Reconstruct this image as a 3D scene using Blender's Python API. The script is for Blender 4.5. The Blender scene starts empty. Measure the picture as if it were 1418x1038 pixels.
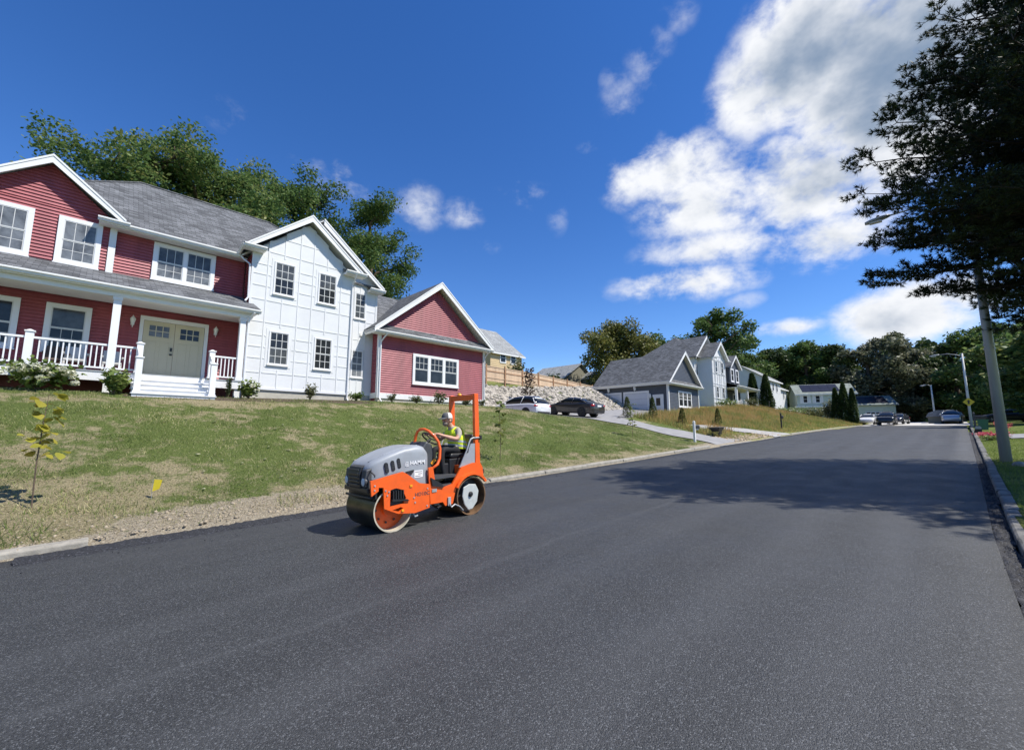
import bpy, bmesh, math, random
import numpy as np
from mathutils import Vector, Matrix
R = math.radians
scene = bpy.context.scene
COL = scene.collection
random.seed(7)
rng = np.random.default_rng(11)

# ------------------------------------------------------------------ camera
# world: X along the road (uphill), Y across it towards the houses, Z up; metres
YAW, PITCH = R(44.795), R(7.595)
cam_d = bpy.data.cameras.new('camera'); cam = bpy.data.objects.new('camera', cam_d); COL.objects.link(cam)
fwd = Vector((math.cos(YAW)*math.cos(PITCH), math.sin(YAW)*math.cos(PITCH), math.sin(PITCH)))
rgt = Vector((math.sin(YAW), -math.cos(YAW), 0)); upv = rgt.cross(fwd)
m = Matrix((rgt, upv, -fwd)).transposed().to_4x4(); m.translation = Vector((0, 0, 1.75)); cam.matrix_world = m
cam_d.sensor_fit = 'HORIZONTAL'; cam_d.sensor_width = 36.0; cam_d.lens = 600/1418*36
cam_d.clip_start = 0.05; cam_d.clip_end = 5000
scene.camera = cam

# ------------------------------------------------------------------ sun + sky
SUN_AZ, SUN_EL = R(-60), R(54)
sdir = Vector((math.cos(SUN_EL)*math.cos(SUN_AZ), math.cos(SUN_EL)*math.sin(SUN_AZ), math.sin(SUN_EL)))
sun_d = bpy.data.lights.new('sun', 'SUN'); sun_d.energy = 4.8; sun_d.angle = R(0.53); sun_d.color = (1.0, 0.95, 0.86)
sun = bpy.data.objects.new('sun', sun_d); COL.objects.link(sun)
sun.rotation_mode = 'QUATERNION'; sun.rotation_quaternion = sdir.to_track_quat('Z', 'Y'); sun.location = (0, -40, 60)
scene.view_settings.view_transform = 'Standard'; scene.view_settings.look = 'None'
scene.view_settings.exposure = 0.43; scene.view_settings.gamma = 1.0; scene.view_settings.use_curve_mapping = False
scene.cycles.max_bounces = 6; scene.cycles.transparent_max_bounces = 6

def build_world():
    w = bpy.data.worlds.new('World'); scene.world = w; w.use_nodes = True
    nt = w.node_tree; N = nt.nodes; L = nt.links; N.clear()
    def nd(t, **k):
        n = N.new(t)
        for a, v in k.items(): setattr(n, a, v)
        return n
    def mth(op, a, b=None, c=None, clamp=False):
        n = N.new('ShaderNodeMath'); n.operation = op; n.use_clamp = clamp
        for i, v in enumerate((a, b, c)):
            if v is None: continue
            if isinstance(v, (int, float)): n.inputs[i].default_value = v
            else: L.new(v, n.inputs[i])
        return n.outputs[0]
    out = nd('ShaderNodeOutputWorld'); bg = nd('ShaderNodeBackground'); bg.inputs['Strength'].default_value = 0.135
    sky = nd('ShaderNodeTexSky'); sky.sky_type = 'NISHITA'; sky.sun_disc = False
    sky.sun_elevation = SUN_EL; sky.sun_rotation = math.atan2(sdir.x, sdir.y); sky.altitude = 120; sky.air_density = 0.88; sky.dust_density = 0.0; sky.ozone_density = 3.0
    hs = nd('ShaderNodeHueSaturation'); hs.inputs['Saturation'].default_value = 1.28; hs.inputs['Value'].default_value = 1.0
    hs.inputs['Hue'].default_value = 0.511
    L.new(sky.outputs[0], hs.inputs['Color'])
    tc = nd('ShaderNodeTexCoord'); sep = nd('ShaderNodeSeparateXYZ'); L.new(tc.outputs['Generated'], sep.inputs[0])
    az = mth('ARCTAN2', sep.outputs[1], sep.outputs[0]); el = mth('ARCSINE', sep.outputs[2])
    mp = nd('ShaderNodeMapping'); mp.inputs['Scale'].default_value = (1, 1, 1.5); L.new(tc.outputs['Generated'], mp.inputs[0])
    def noise(scale, detail, rough, off, dist=0.0):
        n = nd('ShaderNodeTexNoise'); n.inputs['Scale'].default_value = scale; n.inputs['Detail'].default_value = detail
        n.inputs['Roughness'].default_value = rough; n.inputs['Distortion'].default_value = dist
        v = nd('ShaderNodeVectorMath'); v.operation = 'ADD'; v.inputs[1].default_value = off; L.new(mp.outputs[0], v.inputs[0]); L.new(v.outputs[0], n.inputs['Vector'])
        return n.outputs[0]
    def shifted(off):
        v = nd('ShaderNodeVectorMath'); v.operation = 'ADD'; v.inputs[1].default_value = off; L.new(mp.outputs[0], v.inputs[0]); return v.outputs[0]
    def noise2(scale, detail, rough, vec):
        n = nd('ShaderNodeTexNoise'); n.inputs['Scale'].default_value = scale; n.inputs['Detail'].default_value = detail; n.inputs['Roughness'].default_value = rough; L.new(vec, n.inputs['Vector']); return n.outputs[0]
    o0 = (3.1, 1.7, 0.4); sv = (o0[0]+sdir.x*0.035, o0[1]+sdir.y*0.035, o0[2]+sdir.z*0.055)
    n1 = noise2(5.6, 12, 0.58, shifted(o0)); n1s = noise2(5.6, 5, 0.55, shifted(sv)); n1c = noise2(5.6, 5, 0.55, shifted(o0)); n2 = noise(22.0, 8, 0.62, (0.3, 5.2, 2.2), 0.25)
    fb = mth('ADD', mth('MULTIPLY', n1, 0.72), mth('MULTIPLY', n2, 0.28))
    relief = mth('MULTIPLY', mth('SUBTRACT', n1s, n1c), 2.2)      # more cloud towards the sun: shaded side
    # where the fair-weather clouds stand: azimuth, elevation, half sizes (radians), weight
    CL = CLOUDS
    tot = None
    # wobble the ellipse edges
    wob = mth('MULTIPLY', mth('SUBTRACT', noise(3.0, 3, 0.5, (9, 2, 4)), 0.5), 0.35)
    for (a, e, ra, re, wt) in CL:
        dx = mth('DIVIDE', mth('SUBTRACT', az, a), ra); dy = mth('DIVIDE', mth('SUBTRACT', el, e), re)
        d2 = mth('ADD', mth('MULTIPLY', dx, dx), mth('MULTIPLY', dy, dy))
        d2 = mth('ADD', d2, wob)
        g = mth('MULTIPLY', mth('SUBTRACT', 1.0, mth('MULTIPLY', d2, 0.5)), wt)
        g = mth('MAXIMUM', g, 0.0)
        tot = g if tot is None else mth('MAXIMUM', tot, g)
    # scattered clouds over the rest of the sky, away from the part in view
    far = noise(1.6, 3, 0.5, (5.5, 0.2, 7.7)); away = mth('MULTIPLY', mth('GREATER_THAN', mth('ABSOLUTE', mth('SUBTRACT', az, 0.78)), 1.15), mth('MULTIPLY', mth('SUBTRACT', far, 0.60), 2.2))
    tot = mth('MAXIMUM', tot, away)
    dens = mth('ADD', tot, mth('MULTIPLY', mth('SUBTRACT', fb, 0.49), 3.9))
    mr = nd('ShaderNodeMapRange'); mr.interpolation_type = 'SMOOTHSTEP'; L.new(dens, mr.inputs[0])
    mr.inputs[1].default_value = 0.30; mr.inputs[2].default_value = 1.15
    cov = mth('MULTIPLY', mr.outputs[0], mth('GREATER_THAN', tot, 0.02))
    cov = mth('MULTIPLY', cov, mth('MULTIPLY_ADD', tot, 1.55, -0.22, clamp=True))
    # thick middles are seen from their shaded underside
    mr2 = nd('ShaderNodeMapRange'); mr2.interpolation_type = 'SMOOTHSTEP'; L.new(mth('ADD', mth('ADD', tot, mth('MULTIPLY', mth('SUBTRACT', n1, 0.5), 0.9)), relief), mr2.inputs[0])
    mr2.inputs[1].default_value = 0.70; mr2.inputs[2].default_value = 1.7; mr2.inputs[4].default_value = 1.0
    cc = nd('ShaderNodeMix'); cc.data_type = 'RGBA'; L.new(mr2.outputs[0], cc.inputs[0])
    cc.inputs[6].default_value = (5.3, 5.4, 5.6, 1); cc.inputs[7].default_value = (1.35, 1.85, 2.65, 1)
    mx = nd('ShaderNodeMix'); mx.data_type = 'RGBA'; L.new(cov, mx.inputs[0]); L.new(hs.outputs[0], mx.inputs[6]); L.new(cc.outputs[2], mx.inputs[7])
    L.new(mx.outputs[2], bg.inputs['Color']); L.new(bg.outputs[0], out.inputs[0])
CLOUDS = [(-0.015,0.580,0.176,0.153,1.60), (0.115,0.656,0.139,0.109,1.35), (0.235,0.631,0.081,0.077,0.95), (0.404,0.542,0.131,0.063,0.95), (0.304,0.469,0.168,0.082,1.00), (0.148,0.462,0.152,0.090,1.20), (0.311,0.381,0.166,0.047,0.85), (0.134,0.357,0.112,0.057,0.95), (0.501,0.536,0.066,0.054,0.80), (0.508,0.683,0.058,0.047,0.44), (0.458,0.721,0.050,0.044,0.44), (0.414,0.751,0.036,0.031,0.40), (0.370,0.783,0.048,0.029,0.42), (0.530,0.715,0.035,0.025,0.36), (0.387,0.317,0.154,0.039,0.95), (0.277,0.268,0.040,0.020,0.50), (0.199,0.202,0.065,0.018,0.85), (0.030,0.201,0.101,0.053,1.10), (-0.037,0.217,0.056,0.039,1.00), (1.007,0.489,0.061,0.048,0.62), (0.972,0.475,0.037,0.023,0.50), (0.903,0.484,0.056,0.032,0.60), (1.193,0.516,0.093,0.039,0.66), (1.387,0.573,0.074,0.034,0.42), (0.753,0.526,0.080,0.031,0.46), (0.671,0.473,0.028,0.038,0.36), (0.859,0.417,0.052,0.018,0.38), (0.584,0.608,0.038,0.013,0.38), (0.705,0.135,0.053,0.017,0.80), (0.103,0.207,0.042,0.016,0.40), (1.284,0.545,0.028,0.015,0.34)]
build_world()
# ------------------------------------------------------------------ helpers
class MB:
    """collects faces in world (or local) coordinates, links them as one mesh object"""
    def __init__(s): s.v = []; s.f = []; s.mi = []; s.cur = 0
    def add(s, vs, fs):
        b = len(s.v); s.v += [tuple(p) for p in vs]; s.f += [tuple(i+b for i in f) for f in fs]; s.mi += [s.cur]*len(fs); return s
    def box(s, x0, x1, y0, y1, z0, z1):
        return s.add([(x0,y0,z0),(x1,y0,z0),(x1,y1,z0),(x0,y1,z0),(x0,y0,z1),(x1,y0,z1),(x1,y1,z1),(x0,y1,z1)],
                     [(3,2,1,0),(4,5,6,7),(0,1,5,4),(1,2,6,5),(2,3,7,6),(3,0,4,7)])
    def hexa(s, p): return s.add(p, [(3,2,1,0),(4,5,6,7),(0,1,5,4),(1,2,6,5),(2,3,7,6),(3,0,4,7)])
    def prism(s, poly, a0, a1, T):
        n = len(poly); vs = [T(u, a0, v) for u, v in poly]+[T(u, a1, v) for u, v in poly]
        return s.add(vs, [tuple(range(n))[::-1], tuple(range(n, 2*n))]+[(i, (i+1) % n, (i+1) % n+n, i+n) for i in range(n)])
    def tube(s, path, r, n=8, cap=True):
        path = [Vector(p) for p in path]; rs = r if isinstance(r, (list, tuple)) else [r]*len(path)
        vs = []; ref = Vector((0, 0, 1)); prev = None
        for i, p in enumerate(path):
            t = (path[min(i+1, len(path)-1)]-path[max(i-1, 0)]).normalized()
            if prev is None: a = t.orthogonal().normalized()
            else: a = (prev-t*prev.dot(t)); a = a.normalized() if a.length > 1e-6 else t.orthogonal().normalized()
            prev = a; b = t.cross(a)
            for k in range(n):
                q = 2*math.pi*k/n; vs.append(p+(a*math.cos(q)+b*math.sin(q))*rs[i])
        fs = [(i*n+k, i*n+(k+1) % n, (i+1)*n+(k+1) % n, (i+1)*n+k) for i in range(len(path)-1) for k in range(n)]
        if cap: fs += [tuple(range(n))[::-1], tuple(range((len(path)-1)*n, len(path)*n))]
        return s.add(vs, fs)
    def lathe(s, prof, o, axis='z', n=24, cap=False):
        vs = []
        for r, h in prof:
            for k in range(n):
                q = 2*math.pi*k/n; c, d = r*math.cos(q), r*math.sin(q)
                vs.append((o[0]+c, o[1]+d, o[2]+h) if axis == 'z' else ((o[0]+c, o[1]+h, o[2]+d) if axis == 'y' else (o[0]+h, o[1]+c, o[2]+d)))
        m_ = len(prof)
        fs = [(i*n+k, i*n+(k+1) % n, (i+1)*n+(k+1) % n, (i+1)*n+k) for i in range(m_-1) for k in range(n)]
        if cap: fs += [tuple(range(n))[::-1], tuple(range((m_-1)*n, m_*n))]
        return s.add(vs, fs)
    def loft(s, rings, cap=True, closed=True):
        n = len(rings[0]); vs = [p for r in rings for p in r]; kk = n if closed else n-1
        fs = [(i*n+k, i*n+(k+1) % n, (i+1)*n+(k+1) % n, (i+1)*n+k) for i in range(len(rings)-1) for k in range(kk)]
        if cap: fs += [tuple(range(n))[::-1], tuple(range((len(rings)-1)*n, len(rings)*n))]
        return s.add(vs, fs)
    def ellip(s, c, r, nu=12, nv=8):
        prof = [(max(1e-4, math.sin(math.pi*i/nv)), -math.cos(math.pi*i/nv)) for i in range(nv+1)]
        b = len(s.v); s.lathe(prof, (0, 0, 0), 'z', nu)
        for i in range(b, len(s.v)):
            p = s.v[i]; s.v[i] = (c[0]+p[0]*r[0], c[1]+p[1]*r[1], c[2]+p[2]*r[2])
        return s
    def obj(s, name, mat, parent=None, smooth=False, bevel=0, recalc=False, tag=None):
        me = bpy.data.meshes.new(name); me.from_pydata(s.v, [], s.f)
        for mm in (mat if isinstance(mat, (list, tuple)) else [mat]): me.materials.append(mm)
        if isinstance(mat, (list, tuple)): me.polygons.foreach_set('material_index', s.mi)
        if recalc or bevel:
            bm = bmesh.new(); bm.from_mesh(me); bmesh.ops.remove_doubles(bm, verts=bm.verts, dist=1e-5); bmesh.ops.recalc_face_normals(bm, faces=bm.faces); bm.to_mesh(me); bm.free()
        if smooth: me.polygons.foreach_set('use_smooth', [True]*len(me.polygons))
        me.update()
        return link(name, me, parent, bevel, tag)
def link(name, me, parent=None, bevel=0, tag=None):
    o = bpy.data.objects.new(name, me); COL.objects.link(o)
    if parent is not None:
        o.parent = parent
        if parent.type == 'EMPTY' and parent.get('_world'): o.location = -Vector(parent['_loc'])
    if bevel:
        b = o.modifiers.new('bevel', 'BEVEL'); b.width = bevel; b.segments = 2; b.limit_method = 'ANGLE'; b.angle_limit = R(35)
    if tag: tagit(o, *tag)
    return o
def tagit(o, label, cat, group=None, kind=None):
    o['label'] = label; o['category'] = cat
    if group: o['group'] = group
    if kind: o['kind'] = kind
    return o
def thing(name, loc, label, cat, group=None, local=None):
    """an Empty at the base of a thing; parts are given in world coordinates unless local (a matrix) is set"""
    o = bpy.data.objects.new(name, None); COL.objects.link(o); o.empty_display_size = 0.2
    if local is not None: o.matrix_world = local
    else: o.location = loc; o['_world'] = 1; o['_loc'] = tuple(loc)
    return tagit(o, label, cat, group)
def TY(yp):   # wall plane facing -Y: u = X, d = outwards
    return lambda u, d, z: (u, yp-d, z)
def TX(xp):   # wall plane facing -X: u = Y
    return lambda u, d, z: (xp-d, u, z)
def copy_tree(o, parent=None):
    c = o.copy(); COL.objects.link(c)
    if parent is not None: c.parent = parent
    for ch in [x for x in bpy.data.objects if x.parent == o]: copy_tree(ch, c)
    return c

# ------------------------------------------------------------------ materials
def newmat(name):
    mt = bpy.data.materials.new(name); mt.use_nodes = True; nt = mt.node_tree
    return mt, nt, nt.nodes, nt.links, nt.nodes['Principled BSDF']
def mat(name, col, rough=0.6, var=0.12, scale=4.0, metal=0.0, bump=0.0, bscale=60.0, spec=0.5, coat=0.0, dirt=None, streak=False, emit=None):
    mt, nt, N, L, P = newmat(name)
    P.inputs['Roughness'].default_value = rough; P.inputs['Metallic'].default_value = metal; P.inputs['Specular IOR Level'].default_value = spec
    if coat: P.inputs['Coat Weight'].default_value = coat; P.inputs['Coat Roughness'].default_value = 0.08
    g = N.new('ShaderNodeNewGeometry'); mp = N.new('ShaderNodeMapping'); L.new(g.outputs['Position'], mp.inputs[0])
    if streak: mp.inputs['Scale'].default_value = (1, 1, 0.12)
    n = N.new('ShaderNodeTexNoise'); n.inputs['Scale'].default_value = scale; n.inputs['Detail'].default_value = 6; n.inputs['Roughness'].default_value = 0.65
    L.new(mp.outputs[0], n.inputs['Vector'])
    r = N.new('ShaderNodeValToRGB'); L.new(n.outputs[0], r.inputs[0])
    lo = [c*(1-var) for c in col]; hi = [min(1, c*(1+var)) for c in col]
    if dirt: lo = dirt
    r.color_ramp.elements[0].color = (*lo, 1); r.color_ramp.elements[1].color = (*hi, 1)
    r.color_ramp.elements[0].position = 0.3; r.color_ramp.elements[1].position = 0.62
    L.new(r.outputs[0], P.inputs['Base Color'])
    if bump:
        b = N.new('ShaderNodeTexNoise'); b.inputs['Scale'].default_value = bscale; b.inputs['Detail'].default_value = 4
        L.new(g.outputs['Position'], b.inputs['Vector'])
        bp = N.new('ShaderNodeBump'); bp.inputs['Strength'].default_value = bump; bp.inputs['Distance'].default_value = 0.01; L.new(b.outputs[0], bp.inputs['Height']); L.new(bp.outputs[0], P.inputs['Normal'])
    if emit:
        P.inputs['Emission Color'].default_value = (*emit[0], 1); P.inputs['Emission Strength'].default_value = emit[1]
    return mt
def leafmat(name, cols, trans=0.35, rough=0.5, extra=None):
    mt, nt, N, L, P = newmat(name); out = N['Material Output']
    g = N.new('ShaderNodeNewGeometry'); r = N.new('ShaderNodeValToRGB'); r.color_ramp.interpolation = 'LINEAR'
    e = r.color_ramp.elements
    while len(e) < len(cols): e.new(0.5)
    for i, c in enumerate(cols): e[i].position = i/(len(cols)-1); e[i].color = (*c, 1)
    n = N.new('ShaderNodeTexNoise'); n.inputs['Scale'].default_value = 0.55; n.inputs['Detail'].default_value = 3; L.new(g.outputs['Position'], n.inputs['Vector'])
    a = N.new('ShaderNodeMath'); a.operation = 'MULTIPLY_ADD'; L.new(n.outputs[0], a.inputs[0]); a.inputs[1].default_value = 1.5; a.inputs[2].default_value = -0.5
    b = N.new('ShaderNodeMath'); b.operation = 'MULTIPLY_ADD'; L.new(g.outputs['Random Per Island'], b.inputs[0]); b.inputs[1].default_value = 0.65; L.new(a.outputs[0], b.inputs[2])
    L.new(b.outputs[0], r.inputs[0]); L.new(r.outputs[0], P.inputs['Base Color']); P.inputs['Roughness'].default_value = rough; P.inputs['Specular IOR Level'].default_value = 0.25
    t = N.new('ShaderNodeBsdfTranslucent'); L.new(r.outputs[0], t.inputs['Color'])
    mx = N.new('ShaderNodeMixShader'); mx.inputs[0].default_value = trans; L.new(P.outputs[0], mx.inputs[1]); L.new(t.outputs[0], mx.inputs[2]); L.new(mx.outputs[0], out.inputs[0])
    return mt
def shinglemat(name, col, var=0.35, row=0.088, width=0.30):
    mt, nt, N, L, P = newmat(name); P.inputs['Roughness'].default_value = 0.9; P.inputs['Specular IOR Level'].default_value = 0.15
    g = N.new('ShaderNodeNewGeometry'); sp = N.new('ShaderNodeSeparateXYZ'); L.new(g.outputs['Position'], sp.inputs[0])
    sn = N.new('ShaderNodeSeparateXYZ'); L.new(g.outputs['True Normal'], sn.inputs[0])
    def mth(op, a, b=None):
        n = N.new('ShaderNodeMath'); n.operation = op
        for i, v in enumerate((a, b)):
            if v is None: continue
            if isinstance(v, (int, float)): n.inputs[i].default_value = v
            else: L.new(v, n.inputs[i])
        return n.outputs[0]
    sel = mth('GREATER_THAN', mth('ABSOLUTE', sn.outputs[0]), mth('ABSOLUTE', sn.outputs[1]))
    u = mth('ADD', mth('MULTIPLY', sel, sp.outputs[1]), mth('MULTIPLY', mth('SUBTRACT', 1.0, sel), sp.outputs[0]))
    cb = N.new('ShaderNodeCombineXYZ'); L.new(u, cb.inputs[0]); L.new(sp.outputs[2], cb.inputs[1])
    br = N.new('ShaderNodeTexBrick'); L.new(cb.outputs[0], br.inputs['Vector']); br.inputs['Scale'].default_value = 1.0
    br.inputs['Brick Width'].default_value = width; br.inputs['Row Height'].default_value = row; br.inputs['Mortar Size'].default_value = row*0.09
    br.inputs['Color1'].default_value = (*[c*(1-var) for c in col], 1); br.inputs['Color2'].default_value = (*[c*(1+var) for c in col], 1)
    br.inputs['Mortar'].default_value = (*[c*0.35 for c in col], 1); br.offset = 0.5; br.inputs['Bias'].default_value = 0.0
    n = N.new('ShaderNodeTexNoise'); n.inputs['Scale'].default_value = 1.3; n.inputs['Detail'].default_value = 8; L.new(g.outputs['Position'], n.inputs['Vector'])
    mx = N.new('ShaderNodeMix'); mx.data_type = 'RGBA'; mx.blend_type = 'OVERLAY'; mx.inputs[0].default_value = 0.45
    L.new(br.outputs[0], mx.inputs[6]); L.new(n.outputs[0], mx.inputs[7]); L.new(mx.outputs[2], P.inputs['Base Color'])
    bp = N.new('ShaderNodeBump'); bp.inputs['Strength'].default_value = 0.5; bp.inputs['Distance'].default_value = 0.012
    inv = mth('SUBTRACT', 1.0, br.outputs['Fac']); L.new(inv, bp.inputs['Height']); L.new(bp.outputs[0], P.inputs['Normal'])
    return mt
def glassmat(name, col, rough=0.06, spec=0.5, var=0.5):
    m_ = mat(name, col, rough, var, 2.2, spec=spec); return m_
MT = {}
MT['white'] = mat('white trim paint', (0.74, 0.74, 0.73), 0.5, 0.03, 1.5)
MT['vinyl'] = mat('white vinyl', (0.76, 0.76, 0.77), 0.35, 0.02, 2.0)
MT['panel'] = mat('white wall panel', (0.67, 0.68, 0.685), 0.55, 0.04, 1.2, bump=0.05, bscale=25)
MT['gutter'] = mat('white aluminium gutter', (0.74, 0.74, 0.72), 0.4, 0.05, 2.0)
MT['red'] = mat('red clapboard', (0.33, 0.085, 0.099), 0.5, 0.14, 2.4, streak=True)
MT['blue'] = mat('blue grey clapboard', (0.075, 0.083, 0.097), 0.55, 0.10, 2.4)
MT['roof'] = shinglemat('grey shingles', (0.135, 0.14, 0.147))
MT['roof_pale'] = shinglemat('pale grey shingles', (0.30, 0.31, 0.31), 0.15)
MT['roof_green'] = shinglemat('green grey shingles', (0.27, 0.30, 0.27), 0.15)
MT['concrete'] = mat('weathered concrete', (0.42, 0.40, 0.34), 0.85, 0.14, 3.0, bump=0.2, bscale=40)
MT['kerb'] = mat('kerb concrete', (0.27, 0.25, 0.21), 0.85, 0.3, 5.0, bump=0.4, bscale=60)
MT['kerb_dark'] = mat('tar stained kerb', (0.15, 0.145, 0.13), 0.9, 0.4, 3.0, bump=0.5, bscale=40, dirt=(0.03, 0.03, 0.03))
MT['pale_road'] = mat('pale old concrete', (0.52, 0.50, 0.46), 0.85, 0.10, 1.0)
MT['drive'] = mat('old grey driveway', (0.26, 0.255, 0.25), 0.9, 0.16, 2.0, bump=0.2, bscale=80)
MT['glass'] = glassmat('dark window glass', (0.022, 0.025, 0.028), 0.07, 0.35)
MT['curtain'] = glassmat('window glass with pale curtain behind', (0.13, 0.14, 0.15), 0.12, 0.35)
MT['dim'] = glassmat('window glass with dim blind behind', (0.065, 0.07, 0.072), 0.08, 0.4)
MT['muntin'] = mat('grey white muntin', (0.62, 0.62, 0.60), 0.5, 0.03)
MT['door'] = mat('khaki painted door', (0.58, 0.52, 0.36), 0.5, 0.03, 1.0)
MT['garage_door'] = mat('pale grey garage door', (0.62, 0.63, 0.66), 0.5, 0.04, 1.0)
MT['black'] = mat('black metal', (0.018, 0.018, 0.02), 0.4, 0.2)
MT['rubber'] = mat('black rubber', (0.016, 0.016, 0.017), 0.7, 0.25, 9)
MT['steel'] = mat('galvanised steel', (0.36, 0.37, 0.37), 0.5, 0.18, 3.0, metal=0.3, streak=True)
MT['bark'] = mat('brown bark', (0.11, 0.08, 0.055), 0.9, 0.35, 9.0, bump=0.8, bscale=18)
MT['bark_dark'] = mat('dark pine bark', (0.035, 0.028, 0.022), 0.95, 0.3, 9.0)
MT['cedar'] = mat('new cedar board', (0.56, 0.41, 0.27), 0.75, 0.16, 2.5, streak=True)
MT['cedar_post'] = mat('cedar post', (0.34, 0.19, 0.10), 0.8, 0.2, 2.5)
MT['beige'] = mat('beige siding', (0.56, 0.42, 0.24), 0.65, 0.05, 2.0)
MT['greygreen'] = mat('grey green siding', (0.20, 0.19, 0.145), 0.65, 0.06, 2.0)
MT['mint'] = mat('pale green siding', (0.47, 0.53, 0.46), 0.65, 0.05, 2.0)
MT['rock'] = mat('pale quarry stone', (0.33, 0.30, 0.255), 0.9, 0.6, 2.6, bump=0.6, bscale=14)
MT['solar'] = mat('solar cell blue black', (0.016, 0.017, 0.03), 0.35, 0.15, 3.0, spec=0.3)
MT['path'] = mat('grey garden path', (0.33, 0.32, 0.30), 0.9, 0.15, 2.0)
MT['lamp_lens'] = mat('frosted lamp lens', (0.75, 0.74, 0.70), 0.3, 0.03)
# ------------------------------------------------------------------ terrain, road, kerbs
def ip(x, xs, ys): return np.interp(x, xs, ys)
def zr(X): X = np.asarray(X, float); return np.where(X < 95, 0.036*X, 3.42+0.012*(X-95))
def Yl(X): return ip(X, [-80, 0, 16, 23, 39, 52, 62, 68, 73], [9.5, 9.5, 9.36, 9.42, 9.5, 9.3, 8.85, 8.3, 7.6])
def Yr(X): return ip(X, [-80, 6, 9.3, 19.8, 44.4, 73], [-0.3, -0.34, -0.36, -0.62, -1.17, -1.8])
TOPX = [-80, -5, 0, 5, 10, 17, 20, 23, 27, 32, 36, 42, 50, 57, 65, 72, 80, 90, 120]
TOPZ = [1.6, 2.95, 2.95, 3.0, 3.14, 3.22, 3.05, 2.85, 2.72, 2.95, 3.35, 3.75, 4.30, 4.95, 5.15, 4.75, 4.1, 4.0, 4.2]
def sstep(t): t = np.clip(t, 0, 1); return t*t*(3-2*t)
def wave(X, Y, k, s): return np.sin(X*k+s)*np.cos(Y*k*1.3+s*2.1)
def gz(X, Y):
    X = np.asarray(X, float); Y = np.asarray(Y, float); X, Y = np.broadcast_arrays(X, Y)
    r = zr(X); yl = Yl(X); yr = Yr(X); top = ip(X, TOPX, TOPZ)
    # left bank: kerb to the house terrace
    t = np.clip((Y-yl-0.15)/(18.2-yl), 0, 1)
    left = r+0.10+(top-r-0.10)*(0.72*t+0.28*sstep(t))
    left = left+0.035*wave(X, Y, 1.1, 0.3)*np.clip((Y-yl)/1.5, 0, 1)*np.clip((19-Y)/2, 0, 1)
    # forecourt between the two houses, then quarry-stone slope up to the fence
    court = sstep((X-17.5)/2)*sstep((45-X)/2)
    rockz = ip(Y, [18.2, 22, 24.3, 29.2, 30, 60, 120], [0, 0.35, 0.55, 3.25, 3.3, 8.0, 17.0])
    hill = ip(Y, [18.2, 21, 27, 34, 60, 120], [0, 0.25, 0.5, 2.0, 9.0, 20.0])
    farhill = ip(Y, [18.2, 22, 30, 60, 120], [0, 0.2, 0.8, 4.0, 9.0])
    w = sstep((X-50)/14)
    back = court*rockz+(1-court)*((1-w)*hill+w*farhill)
    left = left+np.where(Y > 18.2, back, 0)
    right = r+0.085+0.045*np.clip(yr-0.35-Y, 0, 14)+0.02*wave(X, Y, 0.9, 1.7)
    z = np.where(Y > yl, left, np.where(Y < yr-0.25, right, r-0.12))
    e = np.clip((yl-Y)/0.25, 0, 1); z = np.where((Y <= yl) & (Y > yl-0.25), r+0.03-0.15*e, z)
    past = sstep((X-71)/4)*(Y < 30)*(Y > -14)      # the side street and yards at the far end
    fz = r-0.10+0.02*np.clip(np.abs(Y-3)-9, 0, 20)
    z = np.where(X > 71, z*(1-past*np.where((Y < yl+0.5) & (Y > yr-0.5), 1, 0))+fz*past*np.where((Y < yl+0.5) & (Y > yr-0.5), 1, 0), z)
    return z
def axis_list(parts):
    o = []
    for a, b, st in parts: o += list(np.arange(a, b, st))
    return np.array(sorted(set(np.round(o, 4))))
XS = axis_list([(-400, -60, 40), (-60, -14, 4), (-14, 46, 0.4), (46, 100, 0.9), (100, 180, 6), (180, 900, 60), (900, 2600, 400)])
YS = axis_list([(-1500, -200, 200), (-200, -20, 15), (-20, -4, 1.2), (-4, -2.4, 0.2), (-2.4, 0.0, 0.08), (0, 9, 1.5), (9, 11.4, 0.12), (11.4, 20, 0.35), (20, 32, 0.5), (32, 70, 3), (70, 260, 20), (260, 1800, 220)])
def zones(X, Y):
    """dry, dirt, mulch, gravel, wild weights of the ground cover"""
    yl = Yl(X); d = Y-yl
    dirt = np.clip(1-np.abs(X-3.0)/3.2, 0, 1)*2.0; dirt = np.clip(dirt, 0, 1)*np.clip((1.25-d)/0.5, 0, 1)
    dirt = np.maximum(dirt, np.clip((0.35-d)/0.2, 0, 1)*(d > -0.3))
    dirt = np.maximum(dirt, np.clip((0.9-d)/0.5, 0, 1)*(X > 23.5)*(X < 46))
    dirt = np.maximum(dirt, np.clip(1-np.abs(X-35)/3.0, 0, 1)*np.clip((2.6-d)/1.2, 0, 1))
    dry = np.clip(1-np.abs(X+1.0)/5.5, 0, 1)*np.clip((4.5-d)/3.5, 0, 1)
    dry = np.maximum(dry, 0.75*np.clip((1.6-d)/1.2, 0, 1)*(d > 0)); dry = np.maximum(dry, 0.8*np.clip(1-np.abs(Y-17.4)/0.9, 0, 1)*(X < 20))
    mulch = ((Y > 18.0)*(Y < 20.5)*(X > 0.9)*(X < 9.4)).astype(float)
    wild = sstep((X-31)/3)*(Y > yl)*(1-sstep((X-84)/4))
    grav = sstep((Y-17.5)/1.5)*sstep((X-18)/1.5)*sstep((43-X)/1.0)*(Y < 25)
    lush = (Y < -0.3).astype(float)
    return dry, dirt, mulch, wild, grav, lush
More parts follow.
